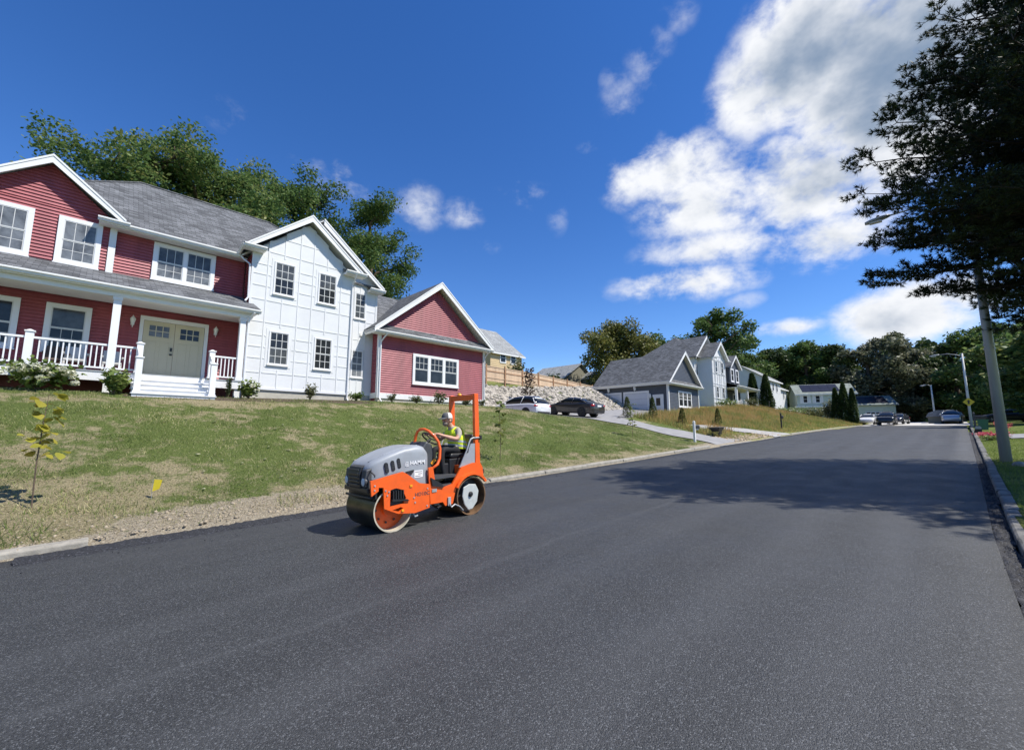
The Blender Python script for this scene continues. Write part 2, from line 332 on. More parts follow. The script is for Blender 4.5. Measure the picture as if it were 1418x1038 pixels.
def groundmat():
    mt, nt, N, L, P = newmat('lawn and soil'); P.inputs['Roughness'].default_value = 0.95; P.inputs['Specular IOR Level'].default_value = 0.1
    g = N.new('ShaderNodeNewGeometry')
    def noise(s, d=6, r=0.6):
        n = N.new('ShaderNodeTexNoise'); n.inputs['Scale'].default_value = s; n.inputs['Detail'].default_value = d; n.inputs['Roughness'].default_value = r; L.new(g.outputs['Position'], n.inputs['Vector']); return n.outputs[0]
    def att(a):
        n = N.new('ShaderNodeAttribute'); n.attribute_name = a; return n.outputs['Fac']
    def mth(op, a, b=None, c=None):
        n = N.new('ShaderNodeMath'); n.operation = op
        for i, v in enumerate((a, b, c)):
            if v is None: continue
            if isinstance(v, (int, float)): n.inputs[i].default_value = v
            else: L.new(v, n.inputs[i])
        return n.outputs[0]
    def sst(v, a, b):
        n = N.new('ShaderNodeMapRange'); n.interpolation_type = 'SMOOTHSTEP'; L.new(v, n.inputs[0]); n.inputs[1].default_value = a; n.inputs[2].default_value = b; return n.outputs[0]
    def mix(f, a, b):
        n = N.new('ShaderNodeMix'); n.data_type = 'RGBA'; L.new(f, n.inputs[0])
        for i, v in ((6, a), (7, b)):
            if isinstance(v, tuple): n.inputs[i].default_value = (*v, 1)
            else: L.new(v, n.inputs[i])
        return n.outputs[2]
    big, mid, fine = noise(0.45, 5), noise(2.2, 7, 0.7), noise(28, 5, 0.7)
    grass = mix(sst(fine, 0.3, 0.7), (0.068, 0.100, 0.024), (0.160, 0.195, 0.058))
    dryg = mix(sst(fine, 0.3, 0.7), (0.20, 0.17, 0.095), (0.42, 0.36, 0.22))
    dv = mth('ADD', mth('MULTIPLY', big, 0.55), mth('MULTIPLY', mid, 0.6))
    dv = mth('ADD', dv, mth('MULTIPLY', att('dry'), 0.17))
    c = mix(sst(dv, 0.575, 0.69), grass, dryg)
    soil = mix(sst(fine, 0.3, 0.72), (0.25, 0.205, 0.145), (0.50, 0.44, 0.33))
    c = mix(sst(mth('ADD', att('dirt'), mth('MULTIPLY', mth('SUBTRACT', mid, 0.5), 1.2)), 0.4, 0.62), c, soil)
    c = mix(sst(mth('ADD', att('mulch'), mth('MULTIPLY', mth('SUBTRACT', mid, 0.5), 1.4)), 0.45, 0.65), c, mix(fine, (0.07, 0.052, 0.04), (0.17, 0.13, 0.10)))
    c = mix(att('lush'), c, mix(sst(mid, 0.3, 0.7), (0.10, 0.14, 0.028), (0.19, 0.22, 0.06)))
    wild = mix(sst(mid, 0.35, 0.65), (0.14, 0.19, 0.045), (0.30, 0.28, 0.10))
    c = mix(att('wild'), c, wild)
    c = mix(sst(mth('ADD', att('gravel'), mth('MULTIPLY', mth('SUBTRACT', mid, 0.5), 0.8)), 0.4, 0.6), c, mix(fine, (0.20, 0.195, 0.185), (0.34, 0.33, 0.31)))
    L.new(c, P.inputs['Base Color'])
    bp = N.new('ShaderNodeBump'); bp.inputs['Strength'].default_value = 1.0; bp.inputs['Distance'].default_value = 0.06
    L.new(mth('ADD', fine, mth('MULTIPLY', noise(9, 6, 0.7), 1.5)), bp.inputs['Height']); L.new(bp.outputs[0], P.inputs['Normal'])
    return mt
MT['ground'] = groundmat()
gx, gy = np.meshgrid(XS, YS, indexing='ij'); ghz = gz(gx, gy); nx_, ny_ = gx.shape
V = np.stack([gx, gy, ghz], -1).reshape(-1, 3)
ii = np.arange(nx_*ny_).reshape(nx_, ny_); Q = np.stack([ii[:-1, :-1], ii[1:, :-1], ii[1:, 1:], ii[:-1, 1:]], -1).reshape(-1, 4)
def fastmesh(name, V, Q, mats, smooth=False):
    me = bpy.data.meshes.new(name); k = Q.shape[1]; me.vertices.add(len(V)); me.vertices.foreach_set('co', np.ascontiguousarray(V, dtype=np.float32).ravel())
    me.loops.add(Q.size); me.loops.foreach_set('vertex_index', np.ascontiguousarray(Q, dtype=np.int32).ravel())
    me.polygons.add(len(Q)); me.polygons.foreach_set('loop_start', np.arange(0, Q.size, k, dtype=np.int32)); me.polygons.foreach_set('loop_total', np.full(len(Q), k, dtype=np.int32))
    if smooth: me.polygons.foreach_set('use_smooth', np.ones(len(Q), dtype=bool))
    for mm in (mats if isinstance(mats, (list, tuple)) else [mats]): me.materials.append(mm)
    me.update(calc_edges=True); return me
me = fastmesh('ground', V, Q, MT['ground'], True)
for nm, z in zip(('dry', 'dirt', 'mulch', 'wild', 'gravel', 'lush'), zones(V[:, 0], V[:, 1])):
    a = me.attributes.new(nm, 'FLOAT', 'POINT'); a.data.foreach_set('value', np.asarray(z, np.float32))
link('ground', me, tag=('sloping lawns and yards on both sides of the road', 'ground', None, 'structure'))

def asphaltmat(name, base, coarse=1.0, rough=0.62):
    mt, nt, N, L, P = newmat(name); P.inputs['Specular IOR Level'].default_value = 0.42
    g = N.new('ShaderNodeNewGeometry')
    def noise(s, d=4, r=0.6, sc=None):
        n = N.new('ShaderNodeTexNoise'); n.inputs['Scale'].default_value = s; n.inputs['Detail'].default_value = d; n.inputs['Roughness'].default_value = r
        if sc:
            mp = N.new('ShaderNodeMapping'); mp.inputs['Scale'].default_value = sc; L.new(g.outputs['Position'], mp.inputs[0]); L.new(mp.outputs[0], n.inputs['Vector'])
        else: L.new(g.outputs['Position'], n.inputs['Vector'])
        return n.outputs[0]
    def mth(op, a, b=None):
        n = N.new('ShaderNodeMath'); n.operation = op
        for i, v in enumerate((a, b)):
            if v is None: continue
            if isinstance(v, (int, float)): n.inputs[i].default_value = v
            else: L.new(v, n.inputs[i])
        return n.outputs[0]
    vo = N.new('ShaderNodeTexVoronoi'); vo.inputs['Scale'].default_value = 135/coarse; L.new(g.outputs['Position'], vo.inputs['Vector'])
    sepc = N.new('ShaderNodeSeparateColor'); L.new(vo.outputs['Color'], sepc.inputs[0])
    tone = mth('ADD', mth('MULTIPLY', noise(0.35, 4), 0.45), mth('ADD', mth('MULTIPLY', noise(1.0, 6, 0.6, (0.06, 1.5, 1)), 0.75), mth('ADD', mth('MULTIPLY', noise(85, 3, 0.7), 0.35), mth('MULTIPLY', sepc.outputs[1], 0.62))))
    r = N.new('ShaderNodeValToRGB'); L.new(mth('MULTIPLY', tone, 0.535), r.inputs[0]); e = r.color_ramp.elements
    e[0].position = 0.30; e[0].color = (*[c*0.35 for c in base], 1); e[1].position = 0.72; e[1].color = (*[c*1.8 for c in base], 1)
    # single pale chips of aggregate
    chip = N.new('ShaderNodeMapRange'); L.new(sepc.outputs[0], chip.inputs[0]); chip.inputs[1].default_value = 0.82; chip.inputs[2].default_value = 1.0
    mx = N.new('ShaderNodeMix'); mx.data_type = 'RGBA'; L.new(mth('MULTIPLY', chip.outputs[0], 0.75), mx.inputs[0]); L.new(r.outputs[0], mx.inputs[6]); mx.inputs[7].default_value = (*[c*6.5 for c in base], 1)
    # paving joint and pale scuffs that run with the road
    sp = N.new('ShaderNodeSeparateXYZ'); L.new(g.outputs['Position'], sp.inputs[0])
    yw = mth('ADD', sp.outputs[1], mth('MULTIPLY', mth('SUBTRACT', noise(0.25, 3), 0.5), 0.9)); fac = None
    for (y0, w_, k_) in ((4.15, 0.05, 0.10), (1.6, 0.35, 0.10), (3.1, 0.30, 0.08), (0.6, 0.25, 0.10), (5.2, 0.5, 0.04)):
        d_ = mth('DIVIDE', mth('SUBTRACT', yw, y0), w_); gq = mth('MULTIPLY', mth('POWER', 2.718, mth('MULTIPLY', mth('MULTIPLY', d_, d_), -1.0)), k_); fac = gq if fac is None else mth('ADD', fac, gq)
    fac = mth('MULTIPLY', fac, mth('MULTIPLY', noise(1.6, 5, 0.7, (0.35, 2.2, 1)), 1.9))
    m3 = N.new('ShaderNodeMix'); m3.data_type = 'RGBA'; L.new(fac, m3.inputs[0]); L.new(mx.outputs[2], m3.inputs[6]); m3.inputs[7].default_value = (*[c*5.5 for c in base], 1)
    L.new(m3.outputs[2], P.inputs['Base Color'])
    rr = N.new('ShaderNodeMapRange'); L.new(noise(1.2, 5), rr.inputs[0]); rr.inputs[1].default_value = 0.3; rr.inputs[2].default_value = 0.7; rr.inputs[3].default_value = rough-0.10; rr.inputs[4].default_value = rough+0.08; L.new(rr.outputs[0], P.inputs['Roughness'])
    bp = N.new('ShaderNodeBump'); bp.inputs['Strength'].default_value = 0.8; bp.inputs['Distance'].default_value = 0.006*coarse
    L.new(mth('ADD', mth('MULTIPLY', vo.outputs['Distance'], -1.1), mth('MULTIPLY', noise(95, 4, 0.7), 0.9)), bp.inputs['Height']); L.new(bp.outputs[0], P.inputs['Normal'])
    return mt
MT['asphalt'] = asphaltmat('fresh asphalt', (0.029, 0.030, 0.031))
MT['asphalt_edge'] = asphaltmat('loose asphalt edge', (0.018, 0.0185, 0.021), 2.0, 0.8)
xs = axis_list([(-60, -12, 6), (-12, 70, 0.5), (70, 73.01, 0.5)])
fr = np.linspace(0, 1, 15)
yl_, yr_ = Yl(xs)-0.02, Yr(xs)+0.02
RY = yr_[:, None]+(yl_-yr_)[:, None]*fr[None]
RX = np.repeat(xs[:, None], len(fr), 1)
RZ = zr(RX)+0.018*np.sin(np.pi*fr)[None]+0.004*np.sin(RX*0.7+RY*1.9)
RX = np.c_[RX[:, :1], RX, RX[:, -1:]]; RY = np.c_[RY[:, :1]-0.01, RY, RY[:, -1:]+0.01]; RZ = np.c_[RZ[:, :1]-0.10, RZ, RZ[:, -1:]-0.10]
V = np.stack([RX, RY, RZ], -1).reshape(-1, 3); ii = np.arange(RX.size).reshape(RX.shape); Q = np.stack([ii[:-1, :-1], ii[1:, :-1], ii[1:, 1:], ii[:-1, 1:]], -1).reshape(-1, 4)
link('road', fastmesh('road', V, Q, MT['asphalt'], True), tag=('freshly laid black asphalt road running uphill past the houses', 'road', None, 'structure'))
# pale older street at the far end
xs = np.linspace(73.02, 95, 12); ys = np.linspace(-30, 30, 31); RX, RY = np.meshgrid(xs, ys, indexing='ij'); RZ = zr(RX)+0.012
V = np.stack([RX, RY, RZ], -1).reshape(-1, 3); ii = np.arange(RX.size).reshape(RX.shape); Q = np.stack([ii[:-1, :-1], ii[1:, :-1], ii[1:, 1:], ii[:-1, 1:]], -1).reshape(-1, 4)
keep = (V[Q].mean(1)[:, 1] < 10.5) & (V[Q].mean(1)[:, 1] > -6) | (V[Q].mean(1)[:, 0] > 86)
link('side_street', fastmesh('side_street', V, Q[keep], MT['pale_road']), tag=('pale sunlit old pavement where the black asphalt ends', 'street', None, 'structure'))

def ragged_strip(name, mt, f0, f1, x0, x1, h, seed, label, cat, st=0.05, n=9, amp=0.02):
    r = np.random.default_rng(seed); xs = np.arange(x0, x1, st); fr = np.linspace(0, 1, n)
    j0 = np.convolve(r.normal(0, 1, len(xs)+8), np.ones(5)/5, 'same')[:len(xs)]*0.035; j1 = np.convolve(r.normal(0, 1, len(xs)+8), np.ones(5)/5, 'same')[:len(xs)]*0.06
    a, b = f0(xs)+j0, f1(xs)+j1; Y = a[:, None]+(b-a)[:, None]*fr; X = np.repeat(xs[:, None], n, 1)+r.uniform(-.3, .3, Y.shape)*st
    Z = zr(X)+0.008+h*np.sin(np.pi*fr)[None]**0.6*(0.6+0.5*np.sin(xs*1.7)[:, None]**2)+r.normal(0, amp, Y.shape)*np.sin(np.pi*fr)[None]
    Z[:, 0] = zr(X[:, 0])-0.02; Z[:, -1] = zr(X[:, -1])-0.03
    V = np.stack([X, Y, Z], -1).reshape(-1, 3); ii = np.arange(X.size).reshape(X.shape); Q = np.stack([ii[:-1, :-1], ii[1:, :-1], ii[1:, 1:], ii[:-1, 1:]], -1).reshape(-1, 4)
    return link(name, fastmesh(name, V, Q, mt, False), tag=(label, cat, None, 'structure'))
ragged_strip('asphalt_edge', MT['asphalt_edge'], lambda x: Yl(x)-0.55, lambda x: Yl(x)+0.06, -0.4, 9.2, 0.03, 3, 'crumbly uncompacted asphalt edge along the dirt verge', 'asphalt edge', amp=0.009)
ragged_strip('tar_gutter', MT['asphalt_edge'], lambda x: Yr(x)+0.03, lambda x: Yr(x)-0.19, 1.5, 50, -0.03, 5, 'black tarry gutter along the kerb by the lamp posts', 'gutter', amp=0.014)

def kerb(name, f, x0, x1, w, h, label, side, step=2.4, mk='kerb'):
    root = thing(name, (x0, float(f(x0)), float(zr(x0))), label, 'kerb'); root['kind'] = 'structure'; x = x0
    while x < x1-0.01:
        xe = min(x+step, x1); b = MB(); g = 0.012
        ya, yb = float(f(x)), float(f(xe)); za, zb = float(zr(x)), float(zr(xe)); dz = random.uniform(-.012, .012); dy = random.uniform(-.015, .015)
        prof = [(0, -0.1), (0.0, h*0.75), (0.03, h), (w, h+0.01), (w, -0.1)]
        rings = []
        for (X, Y, Z) in ((x+g, ya, za), (xe-g, yb, zb)): rings.append([(X, Y+side*(p+dy), Z+q+dz) for p, q in prof])
        b.loft(rings).obj('kerb_stone', MT[mk], root, bevel=0.012); x = xe
    return root
kerb('left_kerb', lambda x: Yl(x)-0.02, -9.0, 0.35, 0.17, 0.13, 'short run of pale kerb ending at the dirt patch', 1)
kerb('left_kerb', lambda x: Yl(x)-0.02, 8.6, 25.2, 0.17, 0.13, 'pale kerb along the lawn behind the road roller', 1)
kerb('left_kerb', lambda x: Yl(x)-0.02, 43.5, 72, 0.17, 0.11, 'distant pale kerb under the weedy bank', 1, 4.0)
kerb('right_kerb', lambda x: Yr(x)-0.16, 1.5, 70, 0.17, 0.095, 'stained kerb beside the lawn with the lamp posts', -1, 2.4, 'kerb_dark')

def ribbon(name, pts, mt, lift, label, cat):
    """a paved strip over the ground between two edge polylines"""
    n = 26; V = []; m_ = 7
    a, b = np.array(pts[0], float), np.array(pts[1], float)
    def res(p, t):
        d = np.r_[0, np.cumsum(np.linalg.norm(np.diff(p, axis=0), axis=1))]; d = d/d[-1]; return np.stack([np.interp(t, d, p[:, 0]), np.interp(t, d, p[:, 1])], -1)
    t = np.linspace(0, 1, n); A, B = res(a, t), res(b, t)
    P = A[:, None]+(B-A)[:, None]*np.linspace(0, 1, m_)[None, :, None]; Z = gz(P[..., 0], P[..., 1])
    for _ in range(2): Z = np.maximum(Z, (np.roll(Z, 1, 0)+np.roll(Z, -1, 0))/2*0+Z)
    V = np.concatenate([P, (Z+lift)[..., None]], -1).reshape(-1, 3); ii = np.arange(n*m_).reshape(n, m_); Q = np.stack([ii[:-1, :-1], ii[1:, :-1], ii[1:, 1:], ii[:-1, 1:]], -1).reshape(-1, 4)
    return link(name, fastmesh(name, V, Q, mt, True), tag=(label, cat, None, 'structure'))
ribbon('driveway', [[(26.6, 9.35), (26.9, 11), (27.0, 15), (26.6, 18.5), (25.5, 21), (24, 24)], [(32.4, 9.35), (30.6, 10.6), (29.9, 15), (30.4, 18.5), (36, 21), (42.5, 24)]], MT['drive'], 0.05, 'grey driveway climbing from the road to the two garage houses', 'driveway')
ribbon('driveway', [[(38.4, 9.42), (37.6, 10.8), (35.8, 12.2), (33.5, 13.2)], [(43.4, 9.42), (41.2, 11.2), (38.4, 13.0), (34.4, 14.3)]], MT['path'], 0.06, 'pale narrow path leaving the road beyond the wheelbarrow', 'driveway')
ribbon('driveway', [[(35.5, -1.15), (35.2, -4), (35, -14)], [(41.0, -1.25), (40.6, -4), (40.5, -14)]], MT['drive'], 0.05, 'pale driveway behind the nearest lamp post', 'driveway')
# ------------------------------------------------------------------ building kit
def extents(poly, z):
    xs = []
    n = len(poly)
    for i in range(n):
        (x0, z0), (x1, z1) = poly[i], poly[(i+1) % n]
        if abs(z1-z0) < 1e-9:
            if abs(z-z0) < 1e-6: xs += [x0, x1]
            continue
        if min(z0, z1)-1e-6 <= z <= max(z0, z1)+1e-6: xs.append(x0+(x1-x0)*(z-z0)/(z1-z0))
    return (min(xs), max(xs)) if xs else None
def siding(name, parent, T, poly, mt, course=0.115, proud=0.042):
    """lapped clapboards over a convex polygon (u, z) of a wall plane"""
    b = MB(); zs = [p[1] for p in poly]; z0, z1 = min(zs), max(zs); z = z0
    cuts = sorted(set(round(q, 4) for q in zs))
    while z < z1-1e-4:
        ze = min(z+course, z1)
        for c in cuts:
            if z+1e-3 < c < ze-1e-3: ze = c; break
        lo, hi = extents(poly, z+1e-5), extents(poly, ze-1e-5)
        if lo and hi:
            f = proud
            b.add([T(lo[0], 0, z), T(lo[1], 0, z), T(hi[1], -f, ze), T(hi[0], -f, ze)], [(0, 1, 2, 3)])
            b.add([T(lo[0], -f, z), T(lo[1], -f, z), T(lo[1], 0, z), T(lo[0], 0, z)], [(0, 1, 2, 3)])
        z = ze
    return b.obj(name, mt, parent)
def tbox(b, T, u0, u1, d0, d1, z0, z1):
    return b.hexa([T(u0, d0, z0), T(u1, d0, z0), T(u1, d1, z0), T(u0, d1, z0), T(u0, d0, z1), T(u1, d0, z1), T(u1, d1, z1), T(u0, d1, z1)])
PANES = {}
def pane(T, u0, u1, d, z0, z1, mt, parent):
    b = MB(); tbox(b, T, u0, u1, d-0.004, d+0.004, z0, z1); return b.obj('pane', mt, parent)
def window(parent, T, u0, u1, z0, z1, cw=0.11, units=1, up=(3, 2), lo=(3, 2), glass='glass', glass_lo=None, proud=0.045, trim='vinyl', mull=0.10, mw=0.018, sill=True, fr=0.03):
    b = MB()
    tbox(b, T, u0, u0+cw, 0, proud, z0, z1); tbox(b, T, u1-cw, u1, 0, proud, z0, z1)
    tbox(b, T, u0+cw, u1-cw, 0, proud, z1-cw, z1); tbox(b, T, u0+cw, u1-cw, 0, proud, z0, z0+cw)
    iu0, iu1 = u0+cw, u1-cw; wu = (iu1-iu0-mull*(units-1))/units
    for k in range(1, units): a = iu0+k*wu+(k-1)*mull; tbox(b, T, a, a+mull, 0, proud, z0+cw, z1-cw)
    win = b.obj('window', MT[trim], parent)
    if sill:
        s = MB(); tbox(s, T, u0-0.02, u1+0.02, 0, proud+0.04, z0-0.035, z0+0.003); s.obj('sill', MT[trim], win)
    for k in range(units):
        a = iu0+k*(wu+mull); e = a+wu; zm = (z0+z1)/2
        for (za, zb, (nc, nr), g, dd) in ((z0+cw, zm, lo, glass_lo or glass, 0.014), (zm, z1-cw, up, glass, 0.024)):
            s = MB(); f = fr; d1 = dd+0.012
            tbox(s, T, a, a+f, 0, d1, za, zb); tbox(s, T, e-f, e, 0, d1, za, zb); tbox(s, T, a+f, e-f, 0, d1, za, za+f); tbox(s, T, a+f, e-f, 0, d1, zb-f, zb)
            pu, pz = (e-a-2*f-mw*(nc-1))/nc, (zb-za-2*f-mw*(nr-1))/nr
            for i in range(1, nc): q = a+f+i*pu+(i-1)*mw; tbox(s, T, q, q+mw, 0, dd+0.008, za+f, zb-f)
            for j in range(1, nr): q = za+f+j*pz+(j-1)*mw; tbox(s, T, a+f, e-f, 0, dd+0.007, q, q+mw)
            s.obj('sash', MT['muntin' if trim == 'vinyl' else trim], win)
            for i in range(nc):
                for j in range(nr):
                    p0 = a+f+i*(pu+mw); q0 = za+f+j*(pz+mw); pane(T, p0, p0+pu, dd-0.004, q0, q0+pz, MT[g], win)
    return win
def board(name, parent, T, u0, u1, z0, z1, d=0.035, mt='white', d0=0.0):
    b = MB(); tbox(b, T, u0, u1, d0, d, z0, z1); return b.obj(name, MT[mt], parent)
def gutter(parent, p0, p1, out, size=0.125, name='gutter'):
    """K-style gutter between two points; out = horizontal unit vector away from the house"""
    p0, p1, o = Vector(p0), Vector(p1), Vector(out); up = Vector((0, 0, 1)); s = size
    prof = [(0, 0), (0, -s), (s*0.62, -s), (s*0.72, -s*0.55), (s, -s*0.4), (s, 0.0), (s-0.012, 0.0), (s-0.012, -s*0.3), (0.012, -s*0.3), (0.012, 0)]
    b = MB(); b.loft([[tuple(p+o*x+up*y) for x, y in prof] for p in (p0, p1)]); return b.obj(name, MT['gutter'], parent, recalc=True)
def downspout(parent, pts, r=0.038):
    b = MB(); b.tube(pts, r, 6); return b.obj('downspout', MT['vinyl'], parent)
def slab(b, quad, t):
    """roof plane given by corner points, thickened downwards by t"""
    lo = [(p[0], p[1], p[2]-t) for p in quad]; n = len(quad)
    b.add(list(quad)+lo, [tuple(range(n)), tuple(range(n, 2*n))[::-1]]+[(i, i+n, (i+1) % n+n, (i+1) % n) for i in range(n)])
def rake(parent, T, uc, hw, ze, zt, h=0.26, d0=0.0, d1=0.035, right=True, left=True, name='rake_board'):
    """pair of white boards up a gable, top edge from (uc±hw, ze) to (uc, zt)"""
    for sg, on in ((-1, left), (1, right)):
        if not on: continue
        b = MB(); pts = [(uc, zt), (uc+sg*hw, ze), (uc+sg*hw, ze-h*0.75), (uc, zt-h)]
        b.prism(pts, d0, d1, lambda u, a, v: T(u, a, v)); b.obj(name, MT['white'], parent, recalc=True)
        c = MB(); c.prism([(uc, zt+0.004), (uc+sg*hw, ze+0.004), (uc+sg*hw, ze-0.07), (uc, zt-0.07)], d1, d1+0.02, lambda u, a, v: T(u, a, v)); c.obj(name, MT['white'], parent, recalc=True)
def gable_roof_y(parent, xc, hw, y0, y1, ze, zt, mt='roof', t=0.05, soffit=True):
    """ridge runs along Y from y0 to y1"""
    for sg in (-1, 1):
        b = MB(); slab(b, [(xc, y0, zt), (xc+sg*hw, y0, ze), (xc+sg*hw, y1, ze), (xc, y1, zt)], t); b.obj('roof_plane', MT[mt], parent, recalc=True)
        if soffit:
            s = MB(); slab(s, [(xc, y0+0.02, zt-t-0.003), (xc+sg*(hw-0.02), y0+0.02, ze-t-0.003+0.016), (xc+sg*(hw-0.02), y1, ze-t-0.003+0.016), (xc, y1, zt-t-0.003)], 0.06); s.obj('soffit', MT['white'], parent, recalc=True)
def lantern(parent, T, u, z, s=1.0):
    b = MB(); tbox(b, T, u-0.05*s, u+0.05*s, 0, 0.025, z-0.10*s, z+0.12*s)
    o = b.obj('wall_lantern', MT['vinyl'], parent)
    c = T(u, 0.12*s, z); l = MB(); l.lathe([(0.005, 0.26*s), (0.02*s, 0.22*s), (0.03*s, 0.2*s), (0.09*s, 0.12*s), (0.085*s, 0.10*s), (0.05*s, -0.06*s), (0.06*s, -0.09*s), (0.015*s, -0.13*s), (0.012*s, -0.2*s), (0.001, -0.21*s)], c, 'z', 10); l.obj('lantern_body', MT['lamp_lens'], o, smooth=True)
    a = MB(); a.tube([T(u, 0.02, z+0.03*s), T(u, 0.08*s, z+0.16*s), T(u, 0.12*s, z+0.2*s)], 0.012*s, 6); a.obj('bracket', MT['vinyl'], o)
def railing(parent, p0, p1, ztop, zbot, gap=0.125, bw=0.034):
    p0, p1 = Vector(p0), Vector(p1); d = (p1-p0); Ln = d.length; d.normalize(); nrm = Vector((-d.y, d.x, 0))
    def bar(a, b_, w, z0, z1, nm):
        m_ = MB(); m_.hexa([tuple(a-nrm*w)[:2]+(z0,), tuple(b_-nrm*w)[:2]+(z0,), tuple(b_+nrm*w)[:2]+(z0,), tuple(a+nrm*w)[:2]+(z0,), tuple(a-nrm*w)[:2]+(z1,), tuple(b_-nrm*w)[:2]+(z1,), tuple(b_+nrm*w)[:2]+(z1,), tuple(a+nrm*w)[:2]+(z1,)]); return m_.obj(nm, MT['vinyl'], parent)
    bar(p0, p1, 0.04, ztop-0.06, ztop, 'top_rail'); bar(p0, p1, 0.03, zbot, zbot+0.05, 'bottom_rail')
    n = max(1, round(Ln/gap)); me_ = None
    for k in range(1, n):
        q = p0+d*(Ln*k/n)
        if me_ is None:
            m_ = MB(); m_.box(-bw/2, bw/2, -bw/2, bw/2, zbot+0.05, ztop-0.06); o = m_.obj('baluster', MT['vinyl'], parent); me_ = o.data
        else: o = link('baluster', me_, parent)
        o.location = o.location+Vector((q.x, q.y, 0))
def newel(parent, x, y, z0, z1, w=0.17, name='newel_post'):
    b = MB(); h = w/2; b.box(x-h, x+h, y-h, y+h, z0, z1-0.08)
    o = b.obj(name, MT['vinyl'], parent); c = MB(); c.box(x-h-0.025, x+h+0.025, y-h-0.025, y+h+0.025, z1-0.08, z1-0.045); c.loft([[(x-h, y-h, z1-0.045), (x+h, y-h, z1-0.045), (x+h, y+h, z1-0.045), (x-h, y+h, z1-0.045)], [(x-.02, y-.02, z1), (x+.02, y-.02, z1), (x+.02, y+.02, z1), (x-.02, y+.02, z1)]]); c.obj('post_cap', MT['vinyl'], o)
    k = MB(); k.box(x-h-0.02, x+h+0.02, y-h-0.02, y+h+0.02, z0, z0+0.06); k.obj('post_base', MT['vinyl'], o)
# ------------------------------------------------------------------ red and white house
H1 = thing('house', (4.0, 21.0, 3.0), 'red clapboard and white panelled house with a porch and khaki double door', 'house')
TM, TW, TW2, TG, TGB = TY(21.0), TY(20.0), TY(20.6), TY(19.85), TY(20.85)
# bodies behind the cladding (plain wall cores)
b = MB(); b.box(-3.3, 4.66, 21.06, 29.0, 2.6, 9.3); b.obj('wall', MT['red'], H1)
b = MB(); b.box(4.72, 9.05, 20.03, 24, 2.6, 9.4); b.prism([(4.7, 9.4), (9.03, 9.4), (6.87, 11.2)], 20.03, 24, lambda u, a, v: (u, a, v)); b.obj('wall', MT['panel'], H1)
b = MB(); b.box(9.06, 10.66, 20.63, 29, 2.6, 9.0); b.prism([(4.7, 9.4), (10.5, 9.2), (7.58, 11.5)], 20.66, 24, lambda u, a, v: (u, a, v)); b.obj('wall', MT['panel'], H1)
b = MB(); b.box(10.54, 17.50, 19.91, 27.5, 2.6, 6.95); b.prism([(10.5, 6.95), (17.52, 6.95), (14.0, 9.85)], 19.92, 27.5, lambda u, a, v: (u, a, v)); b.obj('wall', MT['red'], H1)
# cladding
siding('siding', H1, TM, [(-3.3, 3.7), (4.62, 3.7), (4.62, 9.3), (-3.3, 9.3)], MT['red'])
siding('siding', H1, TGB, [(-3.1, 7.3), (0.30, 7.3), (0.30, 9.45), (-1.3, 10.85), (-3.1, 9.45)], MT['red'])
b = MB(); b.box(-3.1, 0.44, 20.91, 21.0, 7.3, 9.4); b.obj('wall', MT['red'], H1)
board('corner_board', H1, TGB, 0.30, 0.49, 7.2, 9.35, 0.03); b = MB(); b.box(0.46, 0.492, 20.86, 20.99, 7.2, 9.35); b.obj('corner_board', MT['white'], H1)
siding('siding', H1, TX(4.66), [(20.0, 3.7), (20.99, 3.7), (20.99, 9.3), (20.0, 9.3)], MT['red'])
siding('siding', H1, TG, [(10.57, 3.72), (17.45, 3.72), (17.45, 6.9), (10.57, 6.9)], MT['red'])
siding('siding', H1, TG, [(10.9, 7.22), (17.1, 7.22), (14.0, 9.78)], MT['red'])
siding('siding', H1, TX(10.48), [(19.9, 3.72), (20.55, 3.72), (20.55, 6.9), (19.9, 6.9)], MT['red'])
# main hip roof
E_, zE, zP = 20.5, 9.27, 13.02; rl, rr_, yb = 1.15, 6.5, 29.5; xl_, xr_ = -3.6, 11.0
for nm, q in (('front', [(0.62, E_, zE), (xr_, E_, zE), (rr_, 25, zP), (rl, 25, zP), (-1.3, 22.66, 11.07)]), ('left', [(xl_, yb, zE), (xl_, E_, zE), (rl, 25, zP)]), ('back', [(xr_, yb, zE), (xl_, yb, zE), (rl, 25, zP), (rr_, 25, zP)]), ('right', [(xr_, E_, zE), (xr_, yb, zE), (rr_, 25, zP)])):
    b = MB(); slab(b, q, 0.06); b.obj('roof_plane', MT['roof'], H1, recalc=True)
b = MB(); b.tube([(-1.3, 22.66, 11.08), (rl, 25, zP+0.02), (rr_, 25, zP+0.02), (xr_, E_, zE+0.01)], 0.045, 5); b.obj('ridge_cap', MT['roof'], H1)
b = MB(); b.box(0.42, 4.6, 20.53, 21.02, 9.10, 9.14); b.obj('soffit', MT['white'], H1)
board('fascia', H1, TY(20.53), 0.45, 4.35, 9.08, 9.24, 0.02)
gutter(H1, (0.62, 20.51, 9.24), (4.34, 20.51, 9.24), (0, -1, 0), 0.13)
# left gable
gable_roof_y(H1, -1.3, 1.98, 20.47, 23.0, 9.42, 11.06)
rake(H1, TY(20.5), -1.3, 1.98, 9.42, 11.06, 0.30)
b = MB(); slab(b, [(-0.05, 20.35, 9.30), (0.75, 20.35, 9.30), (0.75, 20.86, 9.50), (-0.05, 20.86, 9.50)], 0.05); b.obj('eave_return', MT['roof'], H1, recalc=True)
b = MB(); b.box(-0.02, 0.72, 20.42, 20.86, 9.12, 9.24); b.obj('soffit', MT['white'], H1)
gutter(H1, (-0.06, 20.42, 9.29), (0.80, 20.42, 9.29), (0, -1, 0), 0.13)
